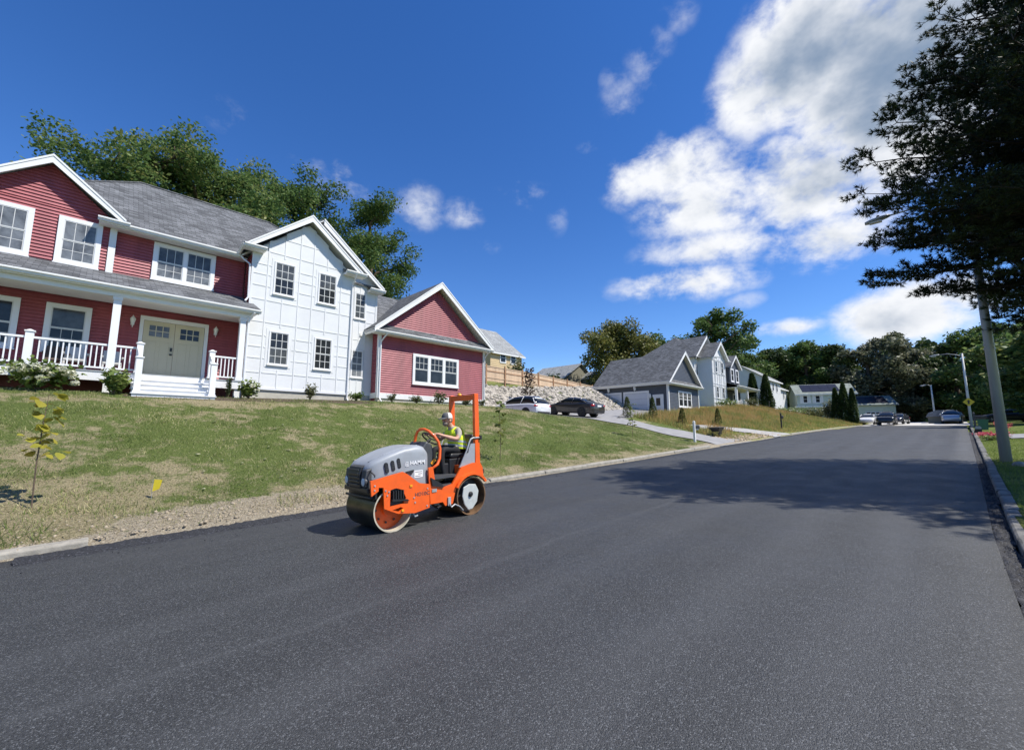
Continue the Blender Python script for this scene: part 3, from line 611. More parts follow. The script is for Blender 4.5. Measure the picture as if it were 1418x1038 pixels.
# white gable
gable_roof_y(H1, 6.87, 2.55, 19.63, 24.5, 9.50, 11.62)
rake(H1, TY(19.66), 6.87, 2.55, 9.50, 11.62, 0.32)
gable_roof_y(H1, 7.60, 3.28, 20.23, 24.5, 9.22, 11.94)
rake(H1, TY(20.26), 7.60, 3.28, 9.22, 11.94, 0.32, left=False)
for (u0, u1, y, z) in ((4.24, 5.08, 19.62, 9.47), (8.52, 9.55, 19.62, 9.47), (10.06, 10.90, 20.22, 9.10)):
    b = MB(); slab(b, [(u0, y-0.04, z+0.02), (u1, y-0.04, z+0.02), (u1, y+0.36, z+0.16), (u0, y+0.36, z+0.16)], 0.04); b.obj('eave_return', MT['roof'], H1, recalc=True)
    b = MB(); b.box(u0+0.03, u1-0.03, y, y+0.38, z-0.16, z-0.06); b.obj('soffit', MT['white'], H1)
    gutter(H1, (u0, y, z), (u1, y, z), (0, -1, 0), 0.13)
gutter(H1, (4.30, 19.62, 9.47), (4.30, 20.51, 9.26), (-1, 0, 0), 0.11)
# white wall: panels between battens
VS = [4.66, 5.28, 5.92, 6.57, 7.16, 7.79, 8.47, 9.06]; HS = [3.60, 4.24, 4.84, 5.32, 5.80, 6.39, 7.34, 7.94, 8.44, 8.88, 9.50]
def rk(x): return 11.30-0.832*abs(x-6.87)      # underside of the rake
def wpanel(u0, u1, z0, z1):
    if z1 <= z0+0.02: return
    b = MB(); g = 0.004
    if min(rk(u0), rk(u1)) < z1:
        za, zb = min(z1, rk(u0)), min(z1, rk(u1))
        pts = [(u0+g, z0+g), (u1-g, z0+g), (u1-g, max(z0+g, zb)), (u0+g, max(z0+g, za))]
        if u0 < 6.87 < u1: pts = pts[:3]+[(6.87, min(z1, rk(6.87)))]+pts[3:]
        b.prism(pts, 0.0, 0.012, lambda u, a, v: TW(u, a, v))
    else: tbox(b, TW, u0+g, u1-g, 0.0, 0.012, z0+g, z1-g)
    b.obj('panel', MT['panel'], H1, recalc=True)
def batten(u0, u1, z0, z1, T=TW, d=0.030): b = MB(); tbox(b, T, u0, u1, 0.0, d, z0, z1); b.obj('batten', MT['panel'], H1)
bw = 0.045
for (a, c) in ((4.66, 5.28), (6.57, 7.16), (8.47, 9.06)):
    for i in range(len(HS)-1): wpanel(a, c, HS[i], HS[i+1])
    for z in HS[1:]:
        if z < min(rk(a), rk(c)): batten(a+bw, c-bw, z-bw/2, z+bw/2, d=0.027)
for (a, mid, c) in ((5.28, 5.92, 6.57), (7.16, 7.79, 8.47)):
    for (z0, z1) in ((3.60, 4.24), (6.39, 7.34)): wpanel(a, mid, z0, z1); wpanel(mid, c, z0, z1); batten(mid-bw/2, mid+bw/2, z0+bw/2, z1-bw/2)
    for (z0, z1) in ((4.24, 6.39), (7.34, 9.50)): wpanel(a, c, z0, z1)
    for z in (4.24, 6.39, 7.34, 9.50): batten(a+bw, c-bw, z-bw/2, z+bw/2, d=0.027)
    for z in (4.84, 5.32, 5.80, 7.94, 8.44, 8.88): batten(a+bw, a+0.16, z-bw/2, z+bw/2, d=0.026); batten(c-0.17, c-bw, z-bw/2, z+bw/2, d=0.026)
    for (z0, z1) in ((9.50, 10.22),): wpanel(a, mid, z0, min(z1, 12)); wpanel(mid, c, z0, z1); batten(mid-bw/2, mid+bw/2, z0, min(z1, rk(mid)-0.02))
    for z0, z1 in ((6.22, 6.36), (4.26, 4.40), (9.32, 9.48), (7.36, 7.50)): batten(mid-bw/2, mid+bw/2, z0, z1, d=0.028)
wpanel(6.57, 7.16, 9.50, 10.22); wpanel(6.57, 7.16, 10.22, 11.2); wpanel(5.92, 6.57, 10.22, 11.0); wpanel(7.16, 7.79, 10.22, 11.0)
batten(5.95, 7.78, 10.20, 10.245, d=0.026)
for v in (5.28, 6.57, 7.16, 8.47): batten(v-bw/2, v+bw/2, 3.6, rk(v)-0.03)
board('corner_board', H1, TW, 4.655, 4.74, 3.6, 9.5, 0.034, 'panel'); board('corner_board', H1, TW, 8.97, 9.06, 3.6, 9.5, 0.034, 'panel')
for (x0, z0, x1, z1) in ((5.55, 7.70, 6.37, 9.12), (7.42, 7.70, 8.23, 9.12), (5.53, 4.62, 6.30, 6.03), (7.40, 4.62, 8.17, 6.03)):
    for k, (e, d) in enumerate(((0.13, 0.024),)):
        b = MB(); tbox(b, TW, x0-e, x1+e, 0, d, z0-e, z0); tbox(b, TW, x0-e, x1+e, 0, d, z1, z1+e); tbox(b, TW, x0-e, x0, 0, d, z0, z1); tbox(b, TW, x1, x1+e, 0, d, z0, z1); b.obj('window_trim', MT['panel'], H1)
    window(H1, TW, x0-0.02, x1+0.02, z0-0.02, z1+0.02, 0.045, 1, (3, 2), (3, 2), 'dim' if z0 > 6 else 'glass', 'dim' if (z0 < 6 and x0 < 6) else 'glass', proud=0.05, mw=0.022)
# second white bay
for (a, c) in ((9.10, 9.42), (10.08, 10.66)):
    for z0, z1 in ((3.6, 4.24), (4.24, 4.84), (4.84, 5.32), (5.32, 5.8), (5.8, 6.39), (6.39, 7.34), (7.34, 7.94), (7.94, 8.44), (8.44, 9.2)):
        b = MB(); tbox(b, TW2, a+0.004, c-0.004, 0, 0.012, z0+0.004, z1-0.004); b.obj('panel', MT['panel'], H1)
        if c > 10: batten(a+0.03, c-0.08, z1-bw/2, z1+bw/2, TW2, 0.026)
for z0, z1 in ((3.6, 4.46), (5.88, 6.39), (6.39, 7.44), (8.84, 9.3)):
    b = MB(); tbox(b, TW2, 9.424, 10.076, 0, 0.012, z0, z1-0.004); b.obj('panel', MT['panel'], H1)
    batten(9.42, 10.08, z1-bw/2, z1+bw/2, TW2, 0.026); batten(9.73, 9.775, z0, z1-bw/2, TW2)
batten(10.06, 10.105, 3.6, 9.3, TW2); batten(9.40, 9.445, 3.6, 9.3, TW2)
b = MB(); b.prism([(8.3, 9.3), (10.66, 9.3), (8.3, 11.3)], 20.592, 20.62, lambda u, a, v: (u, a, v)); b.obj('panel', MT['panel'], H1)
batten(9.73, 9.775, 9.3, 10.0, TW2)
board('corner_board', H1, TW2, 10.58, 10.68, 3.6, 9.25, 0.034, 'panel')
window(H1, TW2, 9.44, 10.06, 7.45, 8.82, 0.05, 1, (2, 2), (2, 2), 'dim', mw=0.022); window(H1, TW2, 9.40, 10.03, 4.46, 5.86, 0.05, 1, (2, 2), (2, 2), 'curtain', mw=0.022)
board('vent_cover', H1, TW2, 9.80, 9.93, 6.60, 6.74, 0.07, 'gutter')
# foundations
board('water_table', H1, TW, 4.66, 9.06, 3.52, 3.61, 0.045, 'panel')
b = MB(); b.box(4.7, 9.04, 20.02, 20.3, 2.5, 3.53); b.box(9.04, 10.6, 20.62, 20.8, 2.5, 3.6); b.obj('foundation', MT['concrete'], H1)
b = MB(); b.box(10.5, 17.52, 19.87, 20.1, 2.5, 3.48); b.obj('foundation', MT['concrete'], H1)
board('skirt_board', H1, TG, 10.46, 17.55, 3.46, 3.73, 0.035, 'white')
b = MB(); b.box(10.445, 10.478, 19.87, 20.55, 3.46, 3.73); b.obj('skirt_board', MT['white'], H1)
# red wall windows
kw = dict(cw=0.14, up=(3, 1), lo=(3, 2), mw=0.016)
window(H1, TGB, -2.66, -1.55, 7.48, 9.14, glass='curtain', **kw); window(H1, TGB, -0.99, 0.11, 7.48, 9.14, glass='curtain', **kw)
window(H1, TM, 1.56, 3.57, 7.57, 9.06, 0.145, 2, (3, 1), (3, 2), 'dim', 'curtain', mull=0.12, mw=0.018)
window(H1, TM, -2.68, -1.57, 4.43, 6.10, 0.14, 1, (1, 1), (3, 2), 'glass', mw=0.016); window(H1, TM, -1.00, 0.11, 4.43, 6.10, 0.14, 1, (1, 1), (3, 2), 'dim', 'glass', mw=0.016)
window(H1, TG, 12.47, 15.54, 4.32, 5.96, 0.13, 3, (3, 2), (1, 1), 'glass', mull=0.15, mw=0.02)
# double door
b = MB(); tbox(b, TM, 1.41, 1.52, 0, 0.05, 3.75, 6.11); tbox(b, TM, 3.42, 3.54, 0, 0.05, 3.75, 6.11); tbox(b, TM, 1.52, 3.42, 0, 0.05, 5.96, 6.11); tbox(b, TM, 1.38, 3.57, 0, 0.06, 3.72, 3.78); b.obj('door_frame', MT['white'], H1)
for (u0, u1) in ((1.53, 2.465), (2.475, 3.41)):
    b = MB(); tbox(b, TM, u0, u1, 0, 0.022, 3.79, 5.95); d_ = b.obj('door', MT['door'], H1); uc = (u0+u1)/2
    s = MB(); g0, g1, h0, h1 = uc-0.31, uc+0.31, 5.36, 5.80
    tbox(s, TM, g0-0.03, g1+0.03, 0.022, 0.036, h0-0.03, h0); tbox(s, TM, g0-0.03, g1+0.03, 0.022, 0.036, h1, h1+0.03); tbox(s, TM, g0-0.03, g0, 0.022, 0.036, h0, h1); tbox(s, TM, g1, g1+0.03, 0.022, 0.036, h0, h1)
    for i in (1, 2): q = g0+(g1-g0)*i/3; tbox(s, TM, q-0.013, q+0.013, 0.022, 0.034, h0, h1)
    tbox(s, TM, g0, g1, 0.022, 0.033, (h0+h1)/2-0.013, (h0+h1)/2+0.013); s.obj('door_lite_frame', MT['door'], d_)
    for i in range(3):
        for j in range(2): w_ = (g1-g0)/3; k_ = (h1-h0)/2; pane(TM, g0+i*w_+0.013, g0+(i+1)*w_-0.013, 0.024, h0+j*k_+0.013, h0+(j+1)*k_-0.013, MT['curtain' if u0 < 2 else 'glass'], d_)
    for (p0, p1) in ((u0+0.13, uc-0.05), (uc+0.05, u1-0.13)):
        s = MB(); e = 0.02
        for q in ((p0, p1, 3.98, 3.98+e), (p0, p1, 5.2-e, 5.2), (p0, p0+e, 3.98, 5.2), (p1-e, p1, 3.98, 5.2)): tbox(s, TM, q[0], q[1], 0.022, 0.032, q[2], q[3])
        s.obj('door_panel', MT['door'], d_)
b = MB(); tbox(b, TM, 2.37, 2.43, 0.022, 0.07, 4.86, 4.99); tbox(b, TM, 2.36, 2.44, 0.022, 0.09, 4.70, 4.76); b.obj('door_handle', MT['black'], H1)
lantern(H1, TM, 1.20, 5.80); lantern(H1, TM, 3.78, 5.83)
# porch
b = MB()
slab(b, [(-3.7, 18.85, 6.58), (4.84, 18.85, 6.58), (4.84, 19.97, 7.07), (4.62, 19.97, 7.07), (4.62, 20.97, 7.53), (-3.7, 20.97, 7.53)], 0.06); b.obj('porch_roof', MT['roof'], H1, recalc=True)
b = MB(); b.box(-3.6, 4.74, 18.92, 20.95, 6.39, 6.42); b.obj('porch_ceiling', MT['white'], H1)
b = MB(); b.box(-3.6, 4.62, 19.05, 19.32, 6.22, 6.388); b.box(-3.66, 4.80, 18.90, 18.93, 6.38, 6.54); b.obj('porch_beam', MT['white'], H1)
b = MB(); b.prism([(18.92, 6.42), (19.97, 6.42), (19.97, 7.0), (18.92, 6.52)], 4.74, 4.78, lambda u, a, v: (a, u, v)); b.obj('porch_gable_end', MT['white'], H1, recalc=True)
gutter(H1, (-3.7, 18.90, 6.545), (4.86, 18.90, 6.545), (0, -1, 0), 0.13)
for xc in (-3.3, 0.67, 4.33):
    b = MB(); b.box(xc-0.10, xc+0.10, 19.10, 19.30, 3.73, 6.22); b.box(xc-0.125, xc+0.125, 19.075, 19.325, 3.73, 3.85); b.box(xc-0.125, xc+0.125, 19.075, 19.325, 6.12, 6.22); b.obj('porch_column', MT['vinyl'], H1)
b = MB(); b.box(-3.6, 4.5, 19.08, 21.0, 3.69, 3.73); b.obj('porch_floor', MT['steel'], H1)
b = MB(); b.box(-3.6, 1.24, 19.10, 19.14, 3.41, 3.688); b.box(3.42, 4.5, 19.10, 19.14, 3.41, 3.688); b.obj('rim_board', MT['white'], H1)
for xc in (-3.3, 0.67, 4.33):
    b = MB(); b.box(xc-0.11, xc+0.11, 19.15, 19.37, 2.6, 3.69); b.obj('pier', MT['white'], H1)
newel(H1, -1.16, 19.2, 3.73, 4.83, 0.18); newel(H1, 1.36, 19.05, 3.73, 4.80, 0.17); newel(H1, 3.40, 19.05, 3.73, 4.80, 0.17); newel(H1, 1.32, 18.2, 3.02, 4.22, 0.17); newel(H1, 3.33, 18.2, 3.02, 4.22, 0.17)
for a, c in ((-3.2, -1.25), (-1.07, 0.57), (0.77, 1.27), (3.49, 4.22)): railing(H1, (a, 19.2, 0), (c, 19.2, 0), 4.62, 3.81)
for xx in (1.34, 3.365):
    b = MB(); b.hexa([(xx-.035, 18.26, 4.05), (xx+.035, 18.26, 4.05), (xx+.035, 18.98, 4.52), (xx-.035, 18.98, 4.52), (xx-.035, 18.26, 4.12), (xx+.035, 18.26, 4.12), (xx+.035, 18.98, 4.59), (xx-.035, 18.98, 4.59)]); b.obj('stair_rail', MT['vinyl'], H1)
for k in range(4):
    z = 3.69-0.17*k; y = 19.08-0.27*k
    b = MB(); b.box(1.17, 3.45, y-0.27-0.02, y, z-0.17-0.03, z-0.17); st = b.obj('step', MT['vinyl'], H1)
    r_ = MB(); r_.box(1.2, 3.42, y-0.25, y-0.23, z-0.34, z-0.20); r_.obj('riser', MT['white'], st)
b = MB(); b.box(1.2, 3.42, 19.07, 19.10, 3.52, 3.69); b.obj('riser', MT['white'], H1)
# garage wing roof, pent eave, trim
gable_roof_y(H1, 14.0, 3.98, 19.45, 28.0, 6.96, 10.20)
rake(H1, TY(19.48), 14.0, 3.98, 6.96, 10.20, 0.36)
b = MB(); slab(b, [(10.5, 20.25, 7.03), (14.0, 20.25, 7.03), (14.0, 24.0, 10.13), (10.5, 24.0, 10.13)], 0.05); slab(b, [(10.5, 24, 10.13), (14, 24, 10.13), (14, 27.8, 7.0), (10.5, 27.8, 7.0)], 0.05); b.obj('roof_plane', MT['roof'], H1, recalc=True)
b = MB(); slab(b, [(10.12, 19.45, 6.83), (17.9, 19.45, 6.83), (17.5, 19.84, 7.22), (10.5, 19.84, 7.22)], 0.04); b.obj('pent_roof', MT['roof'], H1, recalc=True)
b = MB(); b.box(10.14, 17.88, 19.48, 19.86, 6.66, 6.70); b.box(10.14, 17.88, 19.47, 19.50, 6.66, 6.80); b.obj('soffit', MT['white'], H1)
gutter(H1, (10.08, 19.48, 6.82), (17.94, 19.48, 6.82), (0, -1, 0), 0.13); gutter(H1, (10.12, 19.48, 6.80), (10.12, 20.5, 6.80), (-1, 0, 0), 0.12)
board('corner_board', H1, TG, 10.46, 10.60, 3.73, 6.66, 0.034); board('corner_board', H1, TG, 17.42, 17.55, 3.73, 6.66, 0.034)
b = MB(); b.box(10.445, 10.478, 19.85, 19.97, 3.73, 6.66); b.obj('corner_board', MT['white'], H1)
# rainwater pipes
downspout(H1, [(4.34, 20.40, 9.14), (4.45, 20.35, 9.0), (4.60, 20.02, 8.75), (4.61, 19.95, 7.3), (4.50, 19.9, 7.12)])
downspout(H1, [(4.62, 18.82, 6.42), (4.52, 19.0, 6.25), (4.49, 19.06, 6.0), (4.49, 19.06, 3.2)])
downspout(H1, [(9.02, 19.55, 9.36), (9.02, 19.75, 9.1), (9.02, 19.93, 8.9), (9.0, 19.93, 3.4), (9.0, 19.75, 3.2)])
downspout(H1, [(10.72, 19.42, 6.70), (10.62, 19.6, 6.5), (10.56, 19.78, 6.3), (10.56, 19.78, 3.5), (10.62, 19.6, 3.25)])
downspout(H1, [(17.6, 19.42, 6.70), (17.56, 19.6, 6.5), (17.53, 19.78, 6.3), (17.53, 19.78, 3.4), (17.6, 19.6, 3.2)])
# ------------------------------------------------------------------ blue-grey garage house up the road
H2 = thing('house', (50, 22, 4.0), 'blue grey house with two pale garage doors and a white panelled gable', 'house')
T2, TD2, TW_, TW2_, TM2 = TY(19.85), TX(42.77), TY(20.0), TY(21.7), TY(21.2)
b = MB(); b.box(42.80, 50.48, 19.88, 28.6, 2.5, 6.95); b.prism([(42.8, 6.95), (50.48, 6.95), (46.62, 10.2)], 19.9, 28.5, lambda u, a, v: (u, a, v)); b.obj('wall', MT['blue'], H2)
siding('siding', H2, T2, [(42.9, 3.4), (50.38, 3.4), (50.38, 6.8), (42.9, 6.8)], MT['blue'], 0.15, 0.028)
siding('siding', H2, T2, [(43.3, 7.3), (49.95, 7.3), (46.62, 10.1)], MT['blue'], 0.15, 0.028)
siding('siding', H2, TD2, [(20.0, 3.4), (28.5, 3.4), (28.5, 6.8), (20.0, 6.8)], MT['blue'], 0.15, 0.028)
for (u0, u1) in ((42.76, 42.92), (50.36, 50.5)): board('corner_board', H2, T2, u0, u1, 3.4, 6.75, 0.04)
board('corner_board', H2, TD2, 19.85, 20.02, 3.4, 6.75, 0.04); board('corner_board', H2, TD2, 28.46, 28.6, 3.4, 6.75, 0.04)
gable_roof_y(H2, 46.62, 4.25, 19.45, 28.9, 6.98, 10.62)
rake(H2, TY(19.48), 46.62, 4.25, 6.98, 10.62, 0.36)
b = MB(); slab(b, [(42.4, 19.42, 6.86), (50.85, 19.42, 6.86), (50.45, 19.84, 7.28), (42.8, 19.84, 7.28)], 0.04); b.obj('pent_roof', MT['roof'], H2, recalc=True)
b = MB(); b.box(42.4, 50.85, 19.44, 19.86, 6.68, 6.72); b.obj('soffit', MT['white'], H2)
gutter(H2, (42.38, 19.45, 6.86), (50.87, 19.45, 6.86), (0, -1, 0), 0.15); gutter(H2, (42.42, 28.9, 7.0), (42.42, 19.45, 7.0), (-1, 0, 0), 0.15)
b = MB(); b.box(42.40, 42.78, 19.5, 28.85, 6.72, 6.76); b.box(42.38, 42.42, 19.5, 28.85, 6.72, 6.94); b.obj('fascia', MT['white'], H2)
window(H2, T2, 45.1, 48.45, 4.45, 6.2, 0.15, 3, (3, 2), (1, 1), 'glass', mull=0.17, mw=0.03)
for (y0, y1) in ((25.24, 28.3), (21.97, 25.02)):
    b = MB(); tbox(b, TD2, y0, y0+0.2, 0, 0.06, 3.4, 6.2); tbox(b, TD2, y1-0.2, y1, 0, 0.06, 3.4, 6.2); tbox(b, TD2, y0+0.2, y1-0.2, 0, 0.06, 5.98, 6.2); fr_ = b.obj('garage_door_frame', MT['white'], H2)
    for k in range(4):
        s = MB(); z0 = 3.45+k*0.63; tbox(s, TD2, y0+0.2, y1-0.2, 0, 0.028, z0+0.008, z0+0.622)
        for q in range(4):
            w_ = (y1-y0-0.4)/4; a = y0+0.2+q*w_; tbox(s, TD2, a+0.06, a+w_-0.06, 0.028, 0.038, z0+0.1, z0+0.53)
        s.obj('door_panel', MT['garage_door'], fr_)
    for k in range(1): lantern(H2, TD2, y0+(y1-y0)*0.52, 6.48, 1.6)
b = MB(); tbox(b, TD2, 20.38, 20.54, 0, 0.06, 3.4, 5.72); tbox(b, TD2, 21.40, 21.56, 0, 0.06, 3.4, 5.72); tbox(b, TD2, 20.54, 21.40, 0, 0.06, 5.56, 5.72); b.obj('door_frame', MT['white'], H2)
b = MB(); tbox(b, TD2, 20.54, 21.40, 0, 0.03, 3.45, 5.56); d_ = b.obj('door', MT['white'], H2); pane(TD2, 20.74, 21.2, 0.036, 4.55, 5.35, MT['glass'], d_)
lantern(H2, TD2, 21.8, 5.55, 1.4)
# main body
b = MB(); b.box(54.6, 69.8, 21.75, 30, 3.5, 11.2); b.box(61.0, 69.7, 21.23, 21.8, 3.5, 11.0); b.obj('wall', MT['blue'], H2)
b = MB(); b.box(55.66, 60.30, 20.03, 23, 3.5, 11.2); b.prism([(55.7, 11.2), (60.28, 11.2), (57.98, 13.0)], 20.03, 23, lambda u, a, v: (u, a, v)); b.obj('wall', MT['panel'], H2)
b = MB(); b.box(54.5, 56, 21.72, 23, 3.5, 11.3); b.prism([(54.5, 11.3), (61, 11.3), (58.0, 14.0)], 21.74, 24, lambda u, a, v: (u, a, v)); b.obj('wall', MT['panel'], H2)
for v in (55.7, 56.35, 56.62, 57.3, 57.9, 58.2, 58.7, 59.4, 59.7, 60.22): batten_ = MB(); tbox(batten_, TW_, v-0.03, v+0.03, 0, 0.035, 4.6, min(11.2, 13.1-0.85*abs(v-57.98))); batten_.obj('batten', MT['panel'], H2)
for z in (5.5, 6.05, 7.62, 7.9, 9.2, 10.95, 11.5): batten_ = MB(); tbox(batten_, TW_, 55.72, 60.24, 0, 0.03, z-0.03, z+0.03); batten_.obj('batten', MT['panel'], H2)
for (x0, x1) in ((56.66, 57.36), (58.72, 59.42)):
    for (z0, z1) in ((9.36, 10.82), (6.08, 7.55)): window(H2, TW_, x0, x1, z0, z1, 0.06, 1, (1, 1), (1, 1), 'glass', proud=0.06, trim='panel')
window(H2, TW2_, 54.85, 55.45, 8.9, 10.6, 0.08, 1, (1, 1), (1, 1), 'glass', proud=0.06)
gable_roof_y(H2, 57.98, 2.65, 19.55, 24.5, 11.2, 13.42); rake(H2, TY(19.58), 57.98, 2.65, 11.2, 13.42, 0.36)
gable_roof_y(H2, 58.0, 4.0, 21.25, 25, 11.2, 14.5); rake(H2, TY(21.28), 58.0, 4.0, 11.2, 14.5, 0.4, right=False)
for q in ([(53.9, 21.2, 11.2), (70.2, 21.2, 11.2), (65.6, 25.8, 15.0), (58.5, 25.8, 15.0)], [(53.9, 30.4, 11.2), (53.9, 21.2, 11.2), (58.5, 25.8, 15.0)], [(70.2, 21.2, 11.2), (70.2, 30.4, 11.2), (65.6, 25.8, 15.0)], [(70.2, 30.4, 11.2), (53.9, 30.4, 11.2), (58.5, 25.8, 15.0), (65.6, 25.8, 15.0)]):
    b = MB(); slab(b, q, 0.08); b.obj('roof_plane', MT['roof'], H2, recalc=True)
gutter(H2, (60.5, 21.2, 11.2), (70.2, 21.2, 11.2), (0, -1, 0), 0.15)
for (u0, u1, y, z) in ((55.2, 56.0, 19.56, 11.12), (60.0, 60.75, 19.56, 11.12)): gutter(H2, (u0, y, z), (u1, y, z), (0, -1, 0), 0.16)
# grey gabled bay above the porch
b = MB(); b.box(63.3, 67.2, 20.5, 21.3, 7.6, 10.9); b.prism([(63.3, 10.9), (67.2, 10.9), (65.25, 12.3)], 20.5, 24, lambda u, a, v: (u, a, v)); b.obj('wall', MT['blue'], H2)
siding('siding', H2, TY(20.48), [(63.35, 7.7), (67.15, 7.7), (67.15, 10.8), (65.25, 12.2), (63.35, 10.8)], MT['blue'], 0.18, 0.02)
gable_roof_y(H2, 65.25, 2.25, 20.1, 25, 10.8, 12.62); rake(H2, TY(20.13), 65.25, 2.25, 10.8, 12.62, 0.34)
for x0 in (63.6, 65.6): window(H2, TY(20.46), x0, x0+1.25, 8.75, 10.65, 0.2, 1, (1, 1), (1, 1), 'glass', proud=0.06)
# porch of the grey bay
b = MB(); slab(b, [(60.3, 18.6, 7.9), (69.9, 18.6, 7.9), (69.9, 21.2, 8.8), (60.3, 21.2, 8.8)], 0.07); b.obj('porch_roof', MT['roof'], H2, recalc=True)
b = MB(); b.box(60.35, 69.8, 18.7, 21.15, 7.62, 7.66); b.box(60.35, 69.8, 18.68, 18.72, 7.6, 7.86); b.obj('porch_ceiling', MT['white'], H2)
gutter(H2, (60.3, 18.66, 7.88), (69.9, 18.66, 7.88), (0, -1, 0), 0.16)
for x in (60.6, 65.0, 69.6): b = MB(); b.box(x-0.13, x+0.13, 18.8, 19.06, 5.0, 7.62); b.obj('porch_column', MT['vinyl'], H2)
b = MB(); b.box(60.4, 69.8, 18.8, 21.2, 4.6, 5.0); b.obj('porch_floor', MT['white'], H2)
for a, c in ((60.75, 62.2), (63.8, 64.85), (65.15, 69.45)): railing(H2, (a, 18.93, 0), (c, 18.93, 0), 5.95, 5.1, 0.17, 0.05)
newel(H2, 62.3, 18.93, 4.7, 6.15, 0.2); newel(H2, 63.7, 18.93, 4.7, 6.15, 0.2)
for k in range(3): b = MB(); b.box(62.3, 63.7, 18.5-0.28*k, 18.8-0.28*k, 4.3, 4.85-0.17*k); b.obj('step', MT['vinyl'], H2)
for (x0, x1) in ((61.2, 62.1), (62.6, 63.6)):
    b = MB(); tbox(b, TM2, x0, x1, 0, 0.06, 5.0, 7.3); d_ = b.obj('door', MT['white'], H2); pane(TM2, x0+0.2, x1-0.2, 0.07, 5.5, 7.0, MT['glass'], d_)
window(H2, TM2, 66.3, 67.5, 5.7, 7.3, 0.14, 1, (1, 1), (1, 1), 'glass')
b = MB(); b.box(55.7, 60.28, 20.05, 20.3, 3.4, 4.9); b.obj('foundation', MT['concrete'], H2)

# ------------------------------------------------------------------ white colonial farther along
def simple_house(name, base, label, w, d, h, rh, wallm, roofm, wins, rotz=0.0, ridge='u', extra=None, over=0.35):
    """gabled house in its own frame: u along the front (0..w), d deep, front at d=0 facing -v"""
    M_ = Matrix.Translation(Vector(base))@Matrix.Rotation(rotz, 4, 'Z'); r = thing(name, base, label, 'house', local=M_)
    b = MB(); b.box(0, w, 0.02, d, -1.5, h)
    if ridge == 'u': b.prism([(0.02, h), (d, h), (d/2, h+rh*0.97)], 0.02, w-0.02, lambda u, a, v: (a, u, v))
    else: b.prism([(0.02, h), (w-0.02, h), (w/2, h+rh*0.97)], 0.02, d, lambda u, a, v: (u, a, v))
    b.obj('wall', MT[wallm], r)
    T = lambda u, dd, z: (u, -dd, z)
    siding('siding', r, T, [(0.05, -0.3), (w-0.05, -0.3), (w-0.05, h-0.05), (0.05, h-0.05)], MT[wallm], 0.22, 0.025)
    e = over
    if ridge == 'u':
        k = rh/(d/2)
        for q in ([(-e, -e, h-k*e), (w+e, -e, h-k*e), (w+e, d/2, h+rh), (-e, d/2, h+rh)], [(w+e, d+e, h-k*e), (-e, d+e, h-k*e), (-e, d/2, h+rh), (w+e, d/2, h+rh)]):
            b = MB(); slab(b, q, 0.12); b.obj('roof_plane', MT[roofm], r, recalc=True)
        b = MB(); b.box(-e, w+e, -e-0.04, -e, h-k*e-0.2, h-k*e-0.02); b.obj('fascia', MT['white'], r)
    else:
        k = rh/(w/2)
        for sg in (-1, 1):
            b = MB(); slab(b, [(w/2, -e, h+rh), (w/2+sg*(w/2+e), -e, h-k*e), (w/2+sg*(w/2+e), d+e, h-k*e), (w/2, d+e, h+rh)], 0.12); b.obj('roof_plane', MT[roofm], r, recalc=True)
    for q in wins:
        u0, u1, z0, z1 = q[:4]; window(r, T, u0, u1, z0, z1, 0.12, 1, (1, 1), (1, 1), 'glass', proud=0.06, sill=False)
        if len(q) > 4:
            for (a, c) in ((u0-0.42, u0-0.04), (u1+0.04, u1+0.42)): s = MB(); tbox(s, T, a, c, 0.02, 0.06, z0, z1); s.obj('shutter', MT['greygreen' if wallm != 'mint' else 'panel'], r)
    return r
H3 = simple_house('house', (83.2, 21.0, 5.6), 'white colonial house half hidden behind two tall arborvitaes', 8.6, 8.0, 5.5, 2.6, 'panel', 'roof_pale', [(0.9, 2.0, 3.4, 5.0), (3.0, 4.1, 3.4, 5.0), (5.4, 6.5, 3.4, 5.0), (0.9, 2.0, 0.6, 2.2), (3.0, 4.1, 0.6, 2.2)])
H3b = simple_house('house', (92.1, 21.6, 5.6), 'lower white wing house beside the white colonial', 6.5, 7.0, 4.6, 2.0, 'panel', 'roof_pale', [(1.0, 2.0, 2.6, 4.0), (3.6, 4.6, 2.6, 4.0)])
# beige house on the hill, behind the cedar fence
H4 = simple_house('house', (36.6, 40.2, 9.0), 'beige hillside house with grey roof above the cedar fence', 5.8, 11.0, 3.25, 4.2, 'beige', 'roof_pale', [(1.65, 2.75, 1.75, 3.15), (3.55, 4.65, 1.75, 3.15)])
b = MB(); b.lathe([(0.12, 4.5), (0.12, 8.2), (0.16, 8.2), (0.16, 8.4), (0.02, 8.42)], (-1.2, 6, 0), 'z', 10); b.obj('flue_pipe', MT['steel'], H4)
b = MB(); b.box(0.2, 1.0, 5.6, 6.4, 5.8, 7.1); b.obj('chimney', MT['concrete'], H4)
b = MB(); b.box(5.8, 7.0, 3.0, 8.0, -1, 2.4); slab(b, [(5.8, 2.7, 3.2), (7.2, 2.7, 2.3), (7.2, 8.2, 2.3), (5.8, 8.2, 3.2)], 0.1); b.obj('side_porch', MT['white'], H4)
H5 = simple_house('house', (61.5, 47.8, 8.5), 'grey green hillside house peeking over the fence beside the round tree', 9.8, 9.0, 3.2, 3.0, 'greygreen', 'roof_pale', [(6.0, 6.8, 2.0, 3.2), (8.2, 8.9, 2.2, 3.3)], ridge='v')
b = MB(); b.box(5.4, 8.6, -2.4, 0.0, -1, 3.3); b.prism([(5.4, 3.3), (8.6, 3.3), (7.0, 4.6)], -2.4, 1.5, lambda u, a, v: (u, a, v)); w5 = b.obj('wing_wall', MT['greygreen'], H5)
